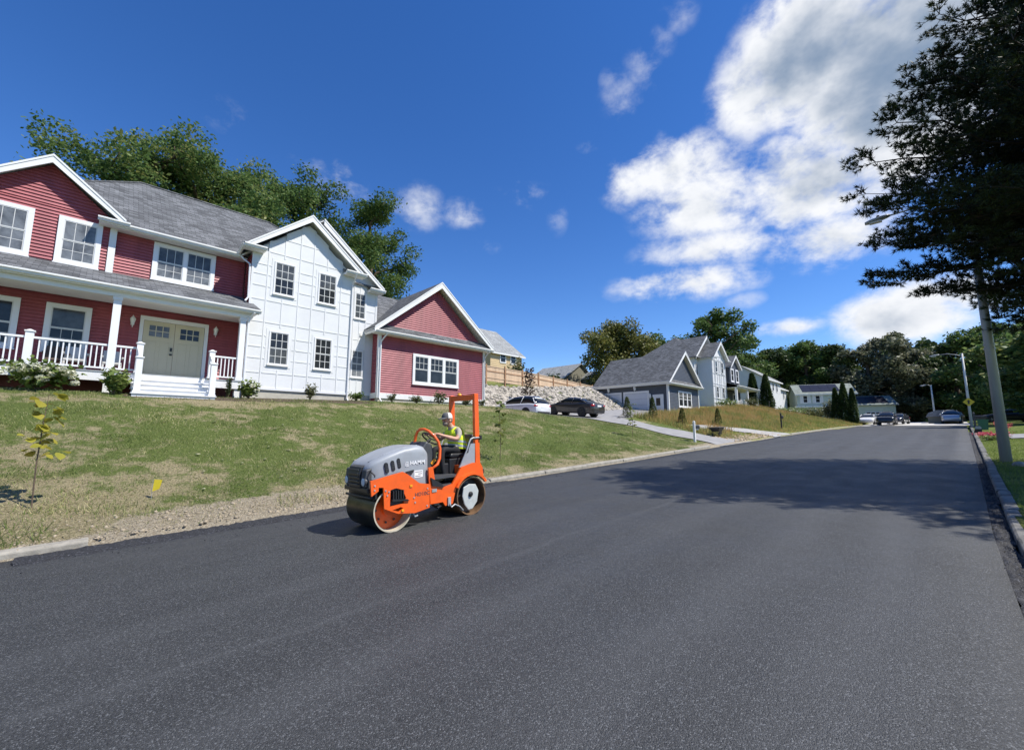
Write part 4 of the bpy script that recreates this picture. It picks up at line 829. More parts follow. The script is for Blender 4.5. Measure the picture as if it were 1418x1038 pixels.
for sg in (-1, 1): b = MB(); slab(b, [(7.0, -2.7, 4.75), (7.0+sg*1.9, -2.7, 3.2), (7.0+sg*1.9, 2.5, 3.2), (7.0, 2.5, 4.75)], 0.12); b.obj('roof_plane', MT['white' if 0 else 'roof_pale'], H5, recalc=True)
window(H5, lambda u, dd, z: (u, -2.4-dd, z), 5.7, 6.6, 1.9, 3.1, 0.12, 1, (1, 1), (1, 1), 'glass', sill=False); window(H5, lambda u, dd, z: (u, -2.4-dd, z), 7.4, 8.3, 1.9, 3.1, 0.12, 1, (1, 1), (1, 1), 'glass', sill=False)
# pale green house with solar roof at the end of the street
a6 = R(-66)
H6 = simple_house('house', (97.0, 19.6, 4.0), 'pale green house with solar panels beyond the dark arborvitaes', 9.2, 6.0, 5.2, 1.9, 'mint', 'roof_green', [(0.9, 1.8, 3.3, 4.8, 1), (2.9, 3.8, 3.3, 4.8, 1), (6.6, 7.5, 3.3, 4.8, 1), (1.2, 2.2, 0.5, 2.2), (3.0, 4.0, 0.5, 2.2)], rotz=a6)
k6 = 1.9/3.0
for i in range(4):
    for j in range(2):
        u0 = 1.1+i*1.5; v0 = 0.35+j*1.2; b = MB(); g = 0.02
        p = [(u0+g, v0+g), (u0+1.5-g, v0+g), (u0+1.5-g, v0+1.2-g), (u0+g, v0+1.2-g)]; slab(b, [(u, v, 5.2+k6*v+0.08) for u, v in p], 0.05); b.obj('solar_panel', MT['solar'], H6, recalc=True)
b = MB(); b.box(9.25, 14.8, -0.4, 5.5, -1.5, 2.9); b.prism([(-0.4, 2.9), (5.5, 2.9), (2.55, 4.3)], 9.25, 14.8, lambda u, a, v: (a, u, v)); b.obj('garage_wall', MT['mint'], H6)
for q in ([(9.25, -0.8, 2.75), (15.2, -0.8, 2.75), (15.2, 2.55, 4.55), (9.25, 2.55, 4.55)], [(15.2, 5.9, 2.75), (9.25, 5.9, 2.75), (9.25, 2.55, 4.55), (15.2, 2.55, 4.55)]): b = MB(); slab(b, q, 0.12); b.obj('roof_plane', MT['roof_green'], H6, recalc=True)
for i in range(3):
    u0 = 9.6+i*1.45; b = MB(); slab(b, [(u0+.02, -0.3, 3.12), (u0+1.43, -0.3, 3.12), (u0+1.43, 2.1, 4.41), (u0+.02, 2.1, 4.41)], 0.05); b.obj('solar_panel', MT['solar'], H6, recalc=True)
b = MB(); b.box(10.3, 13.2, -0.46, -0.41, -1.0, 1.5); g6 = b.obj('garage_door', MT['garage_door'], H6)
for i in range(4): b = MB(); b.box(10.5+i*0.68, 11.0+i*0.68, -0.49, -0.465, 1.15, 1.38); b.obj('pane', MT['glass'], g6)
b = MB(); b.box(-0.4, 9.3, -0.75, 0.0, 2.45, 2.75); b.obj('porch_roof', MT['white'], H6)
# small shed far right of the green house
r = thing('shed', (84, 0.4, 2.95), 'low grey green shed behind the silver car', 'shed')
b = MB(); b.box(84, 87, -1.8, 1.6, 2.6, 4.0); b.obj('wall', MT['greygreen'], r)
b = MB(); b.prism([(-2.0, 3.95), (1.8, 3.95), (1.5, 4.5), (0.6, 4.85), (-0.8, 4.85), (-1.7, 4.5)], 83.8, 87.2, lambda u, a, v: (a, u, v)); b.obj('roof', MT['roof_pale'], r)

# ------------------------------------------------------------------ cedar fence above the stone slope
FN = thing('fence', (24, 29.5, 6.4), 'new cedar board fence along the top of the stone slope', 'fence')
fx = np.arange(19.0, 46.1, 2.42); picket = None
def fz(x): return float(np.interp(x, [19, 27, 32, 37, 43, 46], [6.55, 6.42, 6.35, 6.12, 5.82, 5.6]))
for i, x in enumerate(fx):
    b = MB(); z = fz(x); b.box(x-0.06, x+0.06, 29.36, 29.5, z-0.6, z+1.62); b.obj('post', MT['cedar_post'], FN)
    if i+1 < len(fx):
        xe = fx[i+1]; b = MB(); n = 17; w_ = (xe-x-0.12)/n
        for k in range(n):
            a = x+0.06+k*w_; zz = fz(a)+random.uniform(-.015, .015); dy = random.uniform(-.006, .006); b.box(a+0.005, a+w_-0.005, 29.44+dy, 29.462+dy, zz+0.05, zz+1.42)
        p_ = b.obj('fence_panel', MT['cedar'], FN)
        for q in (0.35, 0.95, 1.40):
            c = MB(); za, zb = fz(x)+q, fz(xe)+q; c.hexa([(x+.06, 29.40, za), (xe-.06, 29.40, zb), (xe-.06, 29.438, zb), (x+.06, 29.438, za), (x+.06, 29.40, za+.07), (xe-.06, 29.40, zb+.07), (xe-.06, 29.438, zb+.07), (x+.06, 29.438, za+.07)]); c.obj('rail', MT['cedar_post' if q == 0.95 else 'cedar'], p_)
# quarry stones on the slope: real stones, too many and too small to name one by one
ico = bmesh.new(); bmesh.ops.create_icosphere(ico, subdivisions=1, radius=1.0); IV = np.array([v.co[:] for v in ico.verts]); IF = np.array([[v.index for v in f.verts] for f in ico.faces]); ico.free()
def stones(name, pts, sizes, mt, label, cat, flat=0.7, seed=1):
    r = np.random.default_rng(seed); n = len(pts); nv = len(IV)
    J = IV[None]*(1+r.uniform(-.38, .30, (n, nv, 1))); J = J*np.stack([r.uniform(.7, 1.3, n), r.uniform(.7, 1.3, n), r.uniform(.5, .9, n)*flat/0.7], -1)[:, None]
    a = r.uniform(0, 6.28, n); c, s = np.cos(a), np.sin(a); X = J[..., 0]*c[:, None]-J[..., 1]*s[:, None]; Y = J[..., 0]*s[:, None]+J[..., 1]*c[:, None]
    J = np.stack([X, Y, J[..., 2]], -1)*np.asarray(sizes)[:, None, None]+pts[:, None]
    F = (IF[None]+np.arange(n)[:, None, None]*nv).reshape(-1, 3)
    return link(name, fastmesh(name, J.reshape(-1, 3), F, mt), tag=(label, cat, None, 'stuff'))
n = 5200; px = rng.uniform(18.5, 45, n); py = rng.uniform(23.6, 29.2, n); pz = gz(px, py)
stones('rubble', np.stack([px, py, pz+0.03], -1), rng.uniform(0.08, 0.24, n), MT['rock'], 'slope of pale broken quarry stones below the cedar fence', 'stones')
# ------------------------------------------------------------------ road roller (own frame: x forwards, y towards the camera side, z up)
MT['orange'] = mat('orange machine paint', (0.84, 0.112, 0.006), 0.42, 0.05, 5.0, coat=0.2, dirt=(0.70, 0.10, 0.011), bump=0.06, bscale=30)
MT['hood'] = mat('grey moulded hood', (0.30, 0.32, 0.345), 0.45, 0.05, 4.0, dirt=(0.265, 0.28, 0.30), bump=0.05, bscale=40)
MT['hood_dark'] = mat('dark grey plastic', (0.055, 0.058, 0.062), 0.5, 0.15, 4.0)
MT['drum'] = mat('wet worn drum steel', (0.075, 0.068, 0.045), 0.30, 0.45, 2.5, metal=0.75, dirt=(0.02, 0.019, 0.014))
MT['drum_rust'] = mat('rust brown drum steel', (0.20, 0.115, 0.06), 0.5, 0.4, 3.0, metal=0.4, dirt=(0.07, 0.045, 0.03))
MT['drum_rim'] = mat('dusty drum rim', (0.48, 0.43, 0.33), 0.6, 0.18, 6.0)
MT['disc_grey'] = mat('pale grey drum disc', (0.46, 0.48, 0.46), 0.5, 0.10, 5.0)
MT['lettering'] = mat('white lettering', (0.80, 0.80, 0.80), 0.5, 0.02)
MT['seat'] = mat('black seat vinyl', (0.012, 0.012, 0.014), 0.45, 0.2)
MT['amber'] = mat('amber beacon lens', (0.80, 0.34, 0.02), 0.25, 0.05)
MT['lampglass'] = mat('headlamp glass', (0.55, 0.57, 0.58), 0.1, 0.1)
al = math.atan(0.036); ex = Vector((-math.cos(al), 0, -math.sin(al))); ey = Vector((0, -1, 0)); ez = ex.cross(ey)
RM = Matrix((ex, ey, ez)).transposed().to_4x4(); RM.translation = Vector((5.50, 7.02, 0.036*5.50+0.012))
RO = thing('road_roller', (0, 0, 0), 'orange and grey tandem road roller with a driver on the fresh asphalt', 'road roller', local=RM)
TS = lambda u, a, v: (u, a, v)      # prism in the side plane, extruded across
def plate(name, outer, holes, y0, y1, mt, parent, bevel=0.006):
    bm = bmesh.new(); es = []
    for loop in [outer]+holes:
        vs = [bm.verts.new((u, y0, v)) for u, v in loop]; es += [bm.edges.new((vs[i], vs[(i+1) % len(vs)])) for i in range(len(vs))]
    bmesh.ops.triangle_fill(bm, use_beauty=True, use_dissolve=False, edges=es)
    r = bmesh.ops.extrude_face_region(bm, geom=bm.faces[:]); bmesh.ops.translate(bm, verts=[v for v in r['geom'] if isinstance(v, bmesh.types.BMVert)], vec=(0, y1-y0, 0))
    bmesh.ops.recalc_face_normals(bm, faces=bm.faces); me = bpy.data.meshes.new(name); bm.to_mesh(me); bm.free(); me.materials.append(mt)
    return link(name, me, parent)
def drum(name, x, shell, disc, rimm):
    b = MB(); r, w, t = 0.352, 0.485, 0.022
    b.lathe([(r, -w), (r, w)], (x, 0, r), 'y', 64); o = b.obj(name, shell, RO, smooth=True)
    for sg in (-1, 1):
        c = MB(); c.lathe([(r, sg*w), (r+0.001, sg*(w+0.002)), (r-t, sg*(w+0.002)), (r-t, sg*(w-0.22))], (x, 0, r), 'y', 64); c.obj('drum_rim', rimm, o)
        d = MB(); d.lathe([(r-t-0.002, sg*(w-0.2)), (0.10, sg*(w-0.2)), (0.10, sg*(w-0.14)), (0.001, sg*(w-0.14))], (x, 0, r), 'y', 40); d.obj('drum_disc', disc, o)
    return o
fd = drum('front_drum', 1.66, MT['drum'], MT['orange'], MT['drum_rim']); rd = drum('rear_drum', 0.0, MT['drum_rust'], MT['hood_dark'], MT['drum_rust'])
for k in range(9):
    q = 2*math.pi*k/9; b = MB(); b.lathe([(0.020, 0.302), (0.020, 0.31), (0.001, 0.31)], (1.66+0.22*math.cos(q), 0, 0.352+0.22*math.sin(q)), 'y', 8); b.obj('bolt', MT['black'], fd)
b = MB(); b.prism([(0.19, 0.36), (0.16, 0.52), (0.02, 0.57), (-0.14, 0.55), (-0.21, 0.42), (-0.17, 0.22), (-0.05, 0.10), (0.05, 0.09), (0.14, 0.2)], 0.42, 0.45, TS); b.obj('drum_cover', MT['disc_grey'], rd, bevel=0.012)
b = MB(); b.lathe([(0.05, 0.45), (0.05, 0.47), (0.03, 0.49), (0.001, 0.49)], (0.0, 0, 0.38), 'y', 10); b.obj('hub', MT['black'], rd)
# front frame plates with an opening over the drum motor
FF = [(2.09, 0.86), (1.51, 0.95), (1.42, 0.90), (1.19, 0.73), (0.985, 0.69), (0.985, 0.29), (1.28, 0.245), (1.60, 0.285), (1.85, 0.40), (1.865, 0.735), (1.95, 0.745), (1.95, 0.69), (2.07, 0.62)]
for y0, y1 in ((0.495, 0.53), (-0.53, -0.495)):
    plate('front_frame', FF if y0 > 0 else [(min(p[0], 1.90), p[1]) for p in FF[:9]]+[(1.87, 0.70)], [[(1.75, 0.42), (1.74, 0.68), (1.64, 0.70), (1.52, 0.66), (1.45, 0.52), (1.50, 0.44)], [(1.71, 0.355), (1.55, 0.385), (1.50, 0.36), (1.58, 0.315)]], y0, y1, MT['orange'], RO)
b = MB(); b.box(1.0, 2.05, -0.40, 0.40, 0.70, 0.86); b.obj('chassis', MT['hood_dark'], RO)
b = MB(); b.box(1.42, 1.76, 0.30, 0.49, 0.40, 0.70); b.obj('drum_motor_cover', MT['black'], RO, bevel=0.02)
b = MB()
for k in range(5): b.box(1.50+0.045*k, 1.52+0.045*k, 0.50, 0.545, 0.52, 0.66)
b.prism([(1.44, 0.50), (1.40, 0.47), (1.72, 0.50), (1.72, 0.53)], 0.50, 0.56, TS); b.obj('foot_guard', MT['black'], RO)
for (s_, h_) in ((1.83, 0.68), (1.80, 0.60), (1.77, 0.655), (1.30, 0.50), (1.28, 0.42), (1.03, 0.62), (1.04, 0.33), (2.02, 0.78), (2.02, 0.71)):
    b = MB(); b.lathe([(0.014, 0.53), (0.014, 0.54), (0.001, 0.541)], (s_, 0, h_), 'y', 8); b.obj('bolt', MT['steel'], RO)
for (s_, h_) in ((1.36, 0.705), (1.52, 0.325)):
    b = MB(); b.box(s_-0.022, s_+0.022, 0.53, 0.545, h_-0.018, h_+0.018); b.obj('reflector', MT['amber'], RO)
# hood: lofted across the machine
ST = [(2.06, 0.26, 0.72, 1.02), (2.03, 0.32, 0.72, 1.075), (1.96, 0.37, 0.84, 1.135), (1.84, 0.40, 0.865, 1.19), (1.68, 0.415, 0.89, 1.25), (1.50, 0.425, 0.925, 1.305), (1.40, 0.425, 0.88, 1.33), (1.20, 0.425, 0.74, 1.36), (1.09, 0.425, 0.675, 1.362), (1.01, 0.42, 0.675, 1.335), (0.945, 0.41, 0.68, 1.26)]
rings = []
for (s_, w, z0, z1) in ST:
    h = z1-z0
    half = [(w*0.93, z0), (w*0.985, z0+0.002), (w, z0+0.012), (w, z0+0.03), (w, z0+h*0.4), (w*0.998, z0+h*0.80), (w*0.985, z0+h*0.885), (w*0.94, z0+h*0.945), (w*0.86, z0+h*0.985), (w*0.80, z1-0.002), (w*0.4, z1+0.002), (0, z1+0.004)]
    rings.append([(s_, -y, z) for y, z in half]+[(s_, y, z) for y, z in half[-2::-1]])
b = MB(); b.loft(rings, closed=True); hd = b.obj('hood', MT['hood'], RO, smooth=True, recalc=True)
# crease line and recess along the hood top
b = MB(); b.tube([(1.95, 0.20, 1.135), (1.7, 0.26, 1.243), (1.4, 0.30, 1.332), (1.1, 0.31, 1.363)], 0.009, 5); b.obj('hood_crease', MT['hood'], hd, smooth=True)
b = MB(); b.tube([(1.97, 0.20, 1.13), (1.95, 0.28, 1.125), (1.90, 0.30, 1.14), (1.86, 0.26, 1.17)], 0.007, 5); b.obj('hood_crease', MT['hood_dark'], hd)
for sg in (1, -1):
    for (s_, h_) in ((1.75, 1.03), (1.635, 1.055), (1.525, 1.085)):
        b = MB(); n = 8; pts = [(s_+0.032*math.cos(math.pi*k/n)+0.012, h_+0.055+0.032*math.sin(math.pi*k/n)) for k in range(n+1)]+[(s_+0.032*math.cos(math.pi+math.pi*k/n)-0.008, h_-0.055+0.032*math.sin(math.pi+math.pi*k/n)) for k in range(n+1)]
        b.prism(pts, sg*0.405, sg*0.4285, TS); v_ = b.obj('vent_slot', MT['black'], hd, recalc=True)
        for j in range(4): c = MB(); c.box(s_-0.022, s_+0.022, min(sg*0.4285, sg*0.433), max(sg*0.4285, sg*0.433), h_-0.05+0.028*j, h_-0.043+0.028*j); c.obj('louvre', MT['hood_dark'], v_)
b = MB(); b.prism([(1.40, 0.935), (1.39, 0.90), (1.33, 0.905), (1.30, 0.88), (1.26, 0.915), (1.25, 0.955), (1.32, 0.945)], 0.424, 0.452, TS); b.obj('hood_latch', MT['black'], hd, recalc=True)
b = MB(); b.box(1.055, 1.225, 0.424, 0.4285, 0.815, 0.935); lb = b.obj('notice_label', MT['lettering'], hd)
for k, (a, c) in enumerate(((1.07, 1.21), (1.07, 1.15), (1.10, 1.21))): b = MB(); b.box(a, c, 0.4285, 0.4295, 0.905-0.035*k, 0.915-0.035*k); b.obj('label_print', MT['black'], lb)
def text(name, s, size, loc, parent, mt, squash=1.0, bold=0.0):
    cu = bpy.data.curves.new(name, 'FONT'); cu.body = s; cu.size = size; cu.align_x = 'LEFT'; cu.align_y = 'BOTTOM'; cu.extrude = 0.002; cu.offset = bold; cu.space_character = 1.08
    cu.materials.append(mt); tmp = bpy.data.objects.new(name, cu); COL.objects.link(tmp); me = bpy.data.meshes.new_from_object(tmp.evaluated_get(bpy.context.evaluated_depsgraph_get())); bpy.data.objects.remove(tmp); o = bpy.data.objects.new(name, me); COL.objects.link(o); o.parent = parent
    # text runs towards -x (to the right as seen from the camera side), faces +y
    o.matrix_local = Matrix.Translation(Vector(loc))@Matrix(((-1, 0, 0, 0), (0, 0, 1, 0), (0, 1, 0, 0), (0, 0, 0, 1)))@Matrix.Diagonal((squash, 1, 1, 1)); return o
text('lettering', 'HAMM', 0.088, (1.315, 0.431, 1.025), hd, MT['lettering'], 1.12, 0.0022)
b = MB(); s0, s1, h0, h1 = 1.405, 1.335, 1.018, 1.09
for q in ((s1, s0, h0, h0+0.008), (s1, s0, h1-0.008, h1), (s1, s1+0.008, h0, h1), (s0-0.008, s0, h0, h1), (s1+0.022, s1+0.03, h0+0.02, h1-0.02), (s0-0.03, s0-0.022, h0+0.02, h1-0.02), (s1+0.03, s0-0.03, 1.05, 1.058)): b.box(q[0], q[1], 0.425, 0.431, q[2], q[3])
b.obj('emblem', MT['lettering'], hd)
text('lettering', 'HD10C', 0.085, (1.285, 0.532, 0.50), RO, MT['hood_dark'], 1.05, 0.001)
# nose: grille, lamps, bumper
b = MB(); b.prism([(2.070, 0.70), (2.105, 0.74), (2.120, 0.95), (2.090, 1.06), (2.015, 1.09), (2.015, 0.70)], -0.205, 0.205, TS); gr = b.obj('grille', MT['black'], RO, bevel=0.012)
for k in range(5): c = MB(); z = 0.775+0.058*k; c.box(2.110-0.008*max(0, k-2), 2.137-0.008*max(0, k-2), -0.17, 0.17, z, z+0.018); c.obj('slat', MT['hood_dark'], gr)
b = MB(); b.box(1.995, 2.085, -0.42, 0.42, 0.66, 0.735); b.box(2.015, 2.055, -0.45, 0.45, 0.56, 0.60); b.obj('bumper', MT['black'], RO, bevel=0.015)
for y in (-0.30, 0.30):
    b = MB(); b.lathe([(0.001, -0.06), (0.072, -0.05), (0.075, 0.01), (0.064, 0.02)], (2.085, y, 0.83), 'x', 20); hl = b.obj('headlamp', MT['hood_dark'], RO, smooth=True)
    c = MB(); c.lathe([(0.063, 0.018), (0.04, 0.028), (0.001, 0.032)], (2.085, y, 0.83), 'x', 20); c.obj('lens', MT['lampglass'], hl, smooth=True)
b = MB(); b.prism([(2.085, 0.74), (2.105, 0.80), (2.080, 1.02), (1.975, 1.05), (1.975, 0.74)], 0.21, 0.36, TS); b.prism([(2.085, 0.74), (2.105, 0.80), (2.080, 1.02), (1.975, 1.05), (1.975, 0.74)], -0.36, -0.21, TS); b.obj('nose_panel', MT['hood_dark'], RO, bevel=0.02)
b = MB(); b.tube([(2.005, 0.36, 1.0), (2.025, 0.42, 0.99), (1.975, 0.45, 0.93), (1.98, 0.45, 0.90)], 0.012, 6); b.obj('lamp_guard', MT['black'], RO)
b = MB(); b.box(1.945, 1.975, -0.47, 0.47, 0.56, 0.68); b.tube([(1.955, 0.4, 0.68), (1.995, 0.4, 0.6), (1.945, 0.4, 0.5)], 0.018, 6); b.obj('scraper', MT['black'], RO)
b = MB(); b.tube([(1.31, 0.44, 0.30), (1.27, 0.47, 0.22), (1.25, 0.48, 0.18), (1.20, 0.48, 0.19)], 0.02, 6); b.obj('scraper', MT['steel'], RO)
# articulation and rear frame
b = MB(); b.box(0.55, 1.05, -0.16, 0.16, 0.28, 0.62); b.lathe([(0.08, 0.24), (0.08, 0.7)], (0.80, 0, 0), 'z', 16, True); b.obj('pivot_joint', MT['black'], RO)
arc = [(0.40*math.cos(q), 0.352+0.40*math.sin(q)) for q in np.linspace(R(150), R(12), 12)]
RF = [(0.965, 0.96), (0.87, 0.97), (0.82, 0.66), (0.64, 0.585), (0.45, 0.62), (0.23, 0.905), (-0.07, 0.965), (-0.24, 0.955), (-0.30, 0.86), (-0.325, 0.64)]+arc[1:]+[(0.44, 0.27), (0.61, 0.255), (0.66, 0.33), (0.93, 0.33)]
for y0, y1 in ((0.44, 0.475), (-0.475, -0.44)): plate('rear_frame', RF, [], y0, y1, MT['orange'], RO)
for y0, y1 in ((0.476, 0.53),): plate('wheel_arch', [(0.44*math.cos(q)*1.0, 0.352+0.44*math.sin(q)) for q in np.linspace(R(145), R(28), 12)]+[(0.395*math.cos(q), 0.352+0.395*math.sin(q)) for q in np.linspace(R(28), R(145), 12)], [], y0, y1, MT['orange'], RO)
b = MB(); b.box(-0.30, 0.86, -0.439, 0.439, 0.74, 0.78); b.box(0.05, 0.86, -0.439, 0.439, 0.60, 0.63); b.obj('platform', MT['hood_dark'], RO)
b = MB(); b.prism([(0.93, 0.79), (0.90, 0.64), (0.66, 0.585), (0.70, 0.66)], 0.476, 0.50, TS); b.prism([(0.93, 0.79), (0.90, 0.64), (0.66, 0.585), (0.70, 0.66)], 0.30, 0.476, TS); b.obj('step_plate', MT['black'], RO)
b = MB(); b.box(0.80, 0.90, 0.478, 0.486, 0.53, 0.585); b.obj('plate_sign', MT['steel'], RO)
b = MB(); b.lathe([(0.001, 0.42), (0.07, 0.42), (0.07, 0.47), (0.001, 0.47)], (0.80, 0, 0.36), 'y', 14); b.tube([(0.76, 0.46, 0.30), (0.72, 0.49, 0.27), (0.8, 0.5, 0.25)], 0.02, 6); b.obj('hydraulic_motor', MT['black'], RO)
b = MB(); b.tube([(0.52, 0.48, 0.38), (0.53, 0.50, 0.28), (0.50, 0.51, 0.22), (0.42, 0.51, 0.26), (0.30, 0.50, 0.20), (0.22, 0.495, 0.12)], 0.014, 6); b.box(0.50, 0.56, 0.476, 0.50, 0.25, 0.40); b.obj('scraper', MT['steel'], RO)
b = MB(); b.box(-0.28, 0.2, -0.42, 0.42, 0.78, 0.93); b.obj('engine_deck', MT['orange'], RO)
for sg in (1, -1): plate('side_panel', [(0.24, 0.90), (0.10, 1.10), (0.02, 1.16), (0.0, 1.24), (-0.05, 1.33), (-0.15, 1.33), (-0.14, 0.955), (-0.07, 0.965)], [], sg*0.40, sg*0.43, MT['hood'], RO)
# seat, console, wheel
b = MB(); b.box(-0.08, 0.32, -0.23, 0.23, 0.78, 1.06); b.box(0.10, 0.42, -0.20, 0.20, 0.63, 0.98); b.obj('seat_base', MT['black'], RO, bevel=0.02)
b = MB(); b.prism([(-0.22, 1.07), (0.26, 1.06), (0.32, 1.10), (0.28, 1.16), (-0.20, 1.14)], -0.24, 0.24, TS); b.obj('seat', MT['seat'], RO, bevel=0.03)
b = MB(); b.prism([(-0.20, 1.12), (-0.13, 1.14), (-0.20, 1.40), (-0.25, 1.50), (-0.32, 1.50), (-0.33, 1.38)], -0.23, 0.23, TS); b.obj('backrest', MT['seat'], RO, bevel=0.03)
b = MB(); b.prism([(0.96, 0.66), (0.96, 1.30), (0.86, 1.42), (0.74, 1.36), (0.70, 1.24), (0.78, 0.66)], -0.26, 0.26, TS); b.obj('console', MT['hood_dark'], RO, bevel=0.03)
b = MB(); b.prism([(0.78, 1.02), (0.70, 1.10), (0.66, 1.06), (0.74, 0.98)], 0.265, 0.27, TS); b.obj('warning_label', MT['amber'], RO)
b = MB(); b.tube([(0.74, 0, 1.32), (0.60, 0, 1.44)], 0.025, 8); sw = b.obj('steering_column', MT['black'], RO)
b = MB(); c0 = Vector((0.59, 0, 1.45)); nn = Vector((-0.62, 0, 0.78)); u_ = Vector((0, 1, 0)); v_ = nn.cross(u_); b.tube([c0+(u_*math.cos(q)+v_*math.sin(q))*0.185 for q in np.linspace(0, 2*math.pi, 25)], 0.015, 6, False)
for q in (0.5, 2.6, 4.7): b.tube([c0, c0+(u_*math.cos(q)+v_*math.sin(q))*0.185], 0.011, 5)
b.obj('steering_wheel', MT['black'], sw)
b = MB(); b.tube([(0.86, 0.42, 0.93), (0.72, 0.40, 1.0), (0.66, 0.38, 1.10), (0.635, 0.36, 1.27), (0.66, 0.34, 1.40), (0.72, 0.30, 1.51), (0.79, 0.22, 1.60), (0.82, 0.13, 1.635), (0.84, 0.03, 1.635), (0.85, -0.05, 1.60), (0.855, -0.11, 1.50), (0.86, -0.13, 1.40), (0.87, -0.13, 1.20), (0.88, -0.13, 1.0)], 0.027, 8); b.obj('grab_hoop', MT['orange'], RO, smooth=True)
for sg in (1, -1):
    b = MB(); b.tube([(0.20, sg*0.40, 0.70), (0.19, sg*0.41, 0.95), (0.12, sg*0.42, 1.08), (0.06, sg*0.43, 1.20), (0.0, sg*0.44, 1.36), (-0.04, sg*0.44, 1.42), (-0.10, sg*0.44, 1.44), (-0.27, sg*0.44, 1.44)], 0.016, 8); b.obj('arm_rail', MT['steel'], RO, smooth=True)
# roll bar
for sg in (1, -1):
    b = MB(); b.hexa([(-0.275, sg*0.40-0.035, 0.93), (-0.155, sg*0.40-0.035, 0.93), (-0.155, sg*0.40+0.035, 0.93), (-0.275, sg*0.40+0.035, 0.93), (-0.27, sg*0.385-0.035, 2.315), (-0.165, sg*0.385-0.035, 2.315), (-0.165, sg*0.385+0.035, 2.315), (-0.27, sg*0.385+0.035, 2.315)]); b.obj('roll_bar_post', MT['orange'], RO, bevel=0.008)
b = MB(); b.box(-0.262, -0.172, -0.349, 0.349, 2.19, 2.30); b.obj('roll_bar_beam', MT['orange'], RO, bevel=0.006)
b = MB(); b.box(-0.30, -0.26, 0.39, 0.47, 1.40, 1.48); b.box(-0.155, -0.13, 0.37, 0.45, 1.41, 1.47); b.obj('rail_clamp', MT['black'], RO)
b = MB(); b.lathe([(0.045, 0), (0.046, 0.012), (0.038, 0.04), (0.015, 0.05), (0.001, 0.052)], (-0.215, -0.12, 2.302), 'z', 12); b.obj('beacon', MT['amber'], RO, smooth=True)
b = MB(); b.box(-0.35, -0.30, -0.3, 0.3, 0.66, 0.80); b.box(-0.345, -0.31, 0.36, 0.46, 0.74, 0.82); b.obj('rear_bumper', MT['black'], RO)

# ------------------------------------------------------------------ driver
MT['skin'] = mat('tanned skin', (0.52, 0.28, 0.185), 0.55, 0.10, 9)
MT['shirt'] = mat('taupe t shirt', (0.36, 0.32, 0.26), 0.85, 0.10, 12)
MT['trousers'] = mat('black work trousers', (0.014, 0.014, 0.016), 0.8, 0.35, 9, bump=0.4, bscale=14)
MT['boots'] = mat('tan work boots', (0.27, 0.205, 0.13), 0.8, 0.2, 14)
MT['vest'] = mat('yellow high visibility vest', (0.74, 0.88, 0.03), 0.6, 0.08, 6)
MT['tape'] = mat('silver reflective tape', (0.60, 0.62, 0.62), 0.35, 0.06, 6)
MT['cap'] = mat('white mesh cap', (0.66, 0.64, 0.60), 0.8, 0.06, 9)
MT['cap_dark'] = mat('grey cap front', (0.10, 0.10, 0.10), 0.8, 0.1, 9)
MT['beard'] = mat('grey beard', (0.20, 0.16, 0.13), 0.9, 0.3, 40)
PE = thing('person', (0, 0, 0), 'driver in grey white cap and yellow safety vest seated on the road roller', 'person', local=RM.copy())
def skin_body(name, chains, parent, mats, pick):
    """chains: lists of ((x,y,z), radius); equal first points join"""
    vs, rs, es, idx = [], [], [], {}
    def vid(p, r_):
        k = tuple(round(c, 4) for c in p)
        if k not in idx: idx[k] = len(vs); vs.append(p); rs.append(r_)
        return idx[k]
    for ch in chains:
        ids = [vid(p, r_) for p, r_ in ch]; es += list(zip(ids[:-1], ids[1:]))
    me = bpy.data.meshes.new(name); me.from_pydata(vs, es, []); o = bpy.data.objects.new(name, me); COL.objects.link(o)
    sk = o.modifiers.new('skin', 'SKIN'); sk.use_smooth_shade = True
    for i, v in enumerate(me.skin_vertices[0].data):
        v.radius = rs[i] if isinstance(rs[i], tuple) else (rs[i], rs[i]); v.use_root = (i == 0)
    ss = o.modifiers.new('sub', 'SUBSURF'); ss.levels = 2; ss.render_levels = 2
    dg = bpy.context.evaluated_depsgraph_get(); m2 = bpy.data.meshes.new_from_object(o.evaluated_get(dg)); m2.name = name
    o.modifiers.clear(); o.data = m2; m2.materials.clear()
    for mm in mats: m2.materials.append(mm)
    for p in m2.polygons: p.material_index = pick(p.center); p.use_smooth = True
    o.parent = parent; return o
def chain(*a): return list(a)
P0 = ((-0.06, 0, 1.235), (0.17, 0.135))
ch = [chain(P0, ((-0.05, 0, 1.33), (0.15, 0.12)), ((-0.01, 0, 1.46), (0.185, 0.135)), ((0.05, 0, 1.575), (0.15, 0.115)), ((0.105, 0, 1.655), 0.062), ((0.135, 0, 1.70), 0.056), ((0.19, 0, 1.775), (0.075, 0.085)), ((0.205, 0, 1.85), (0.082, 0.098)), ((0.205, 0, 1.905), (0.07, 0.085)))]
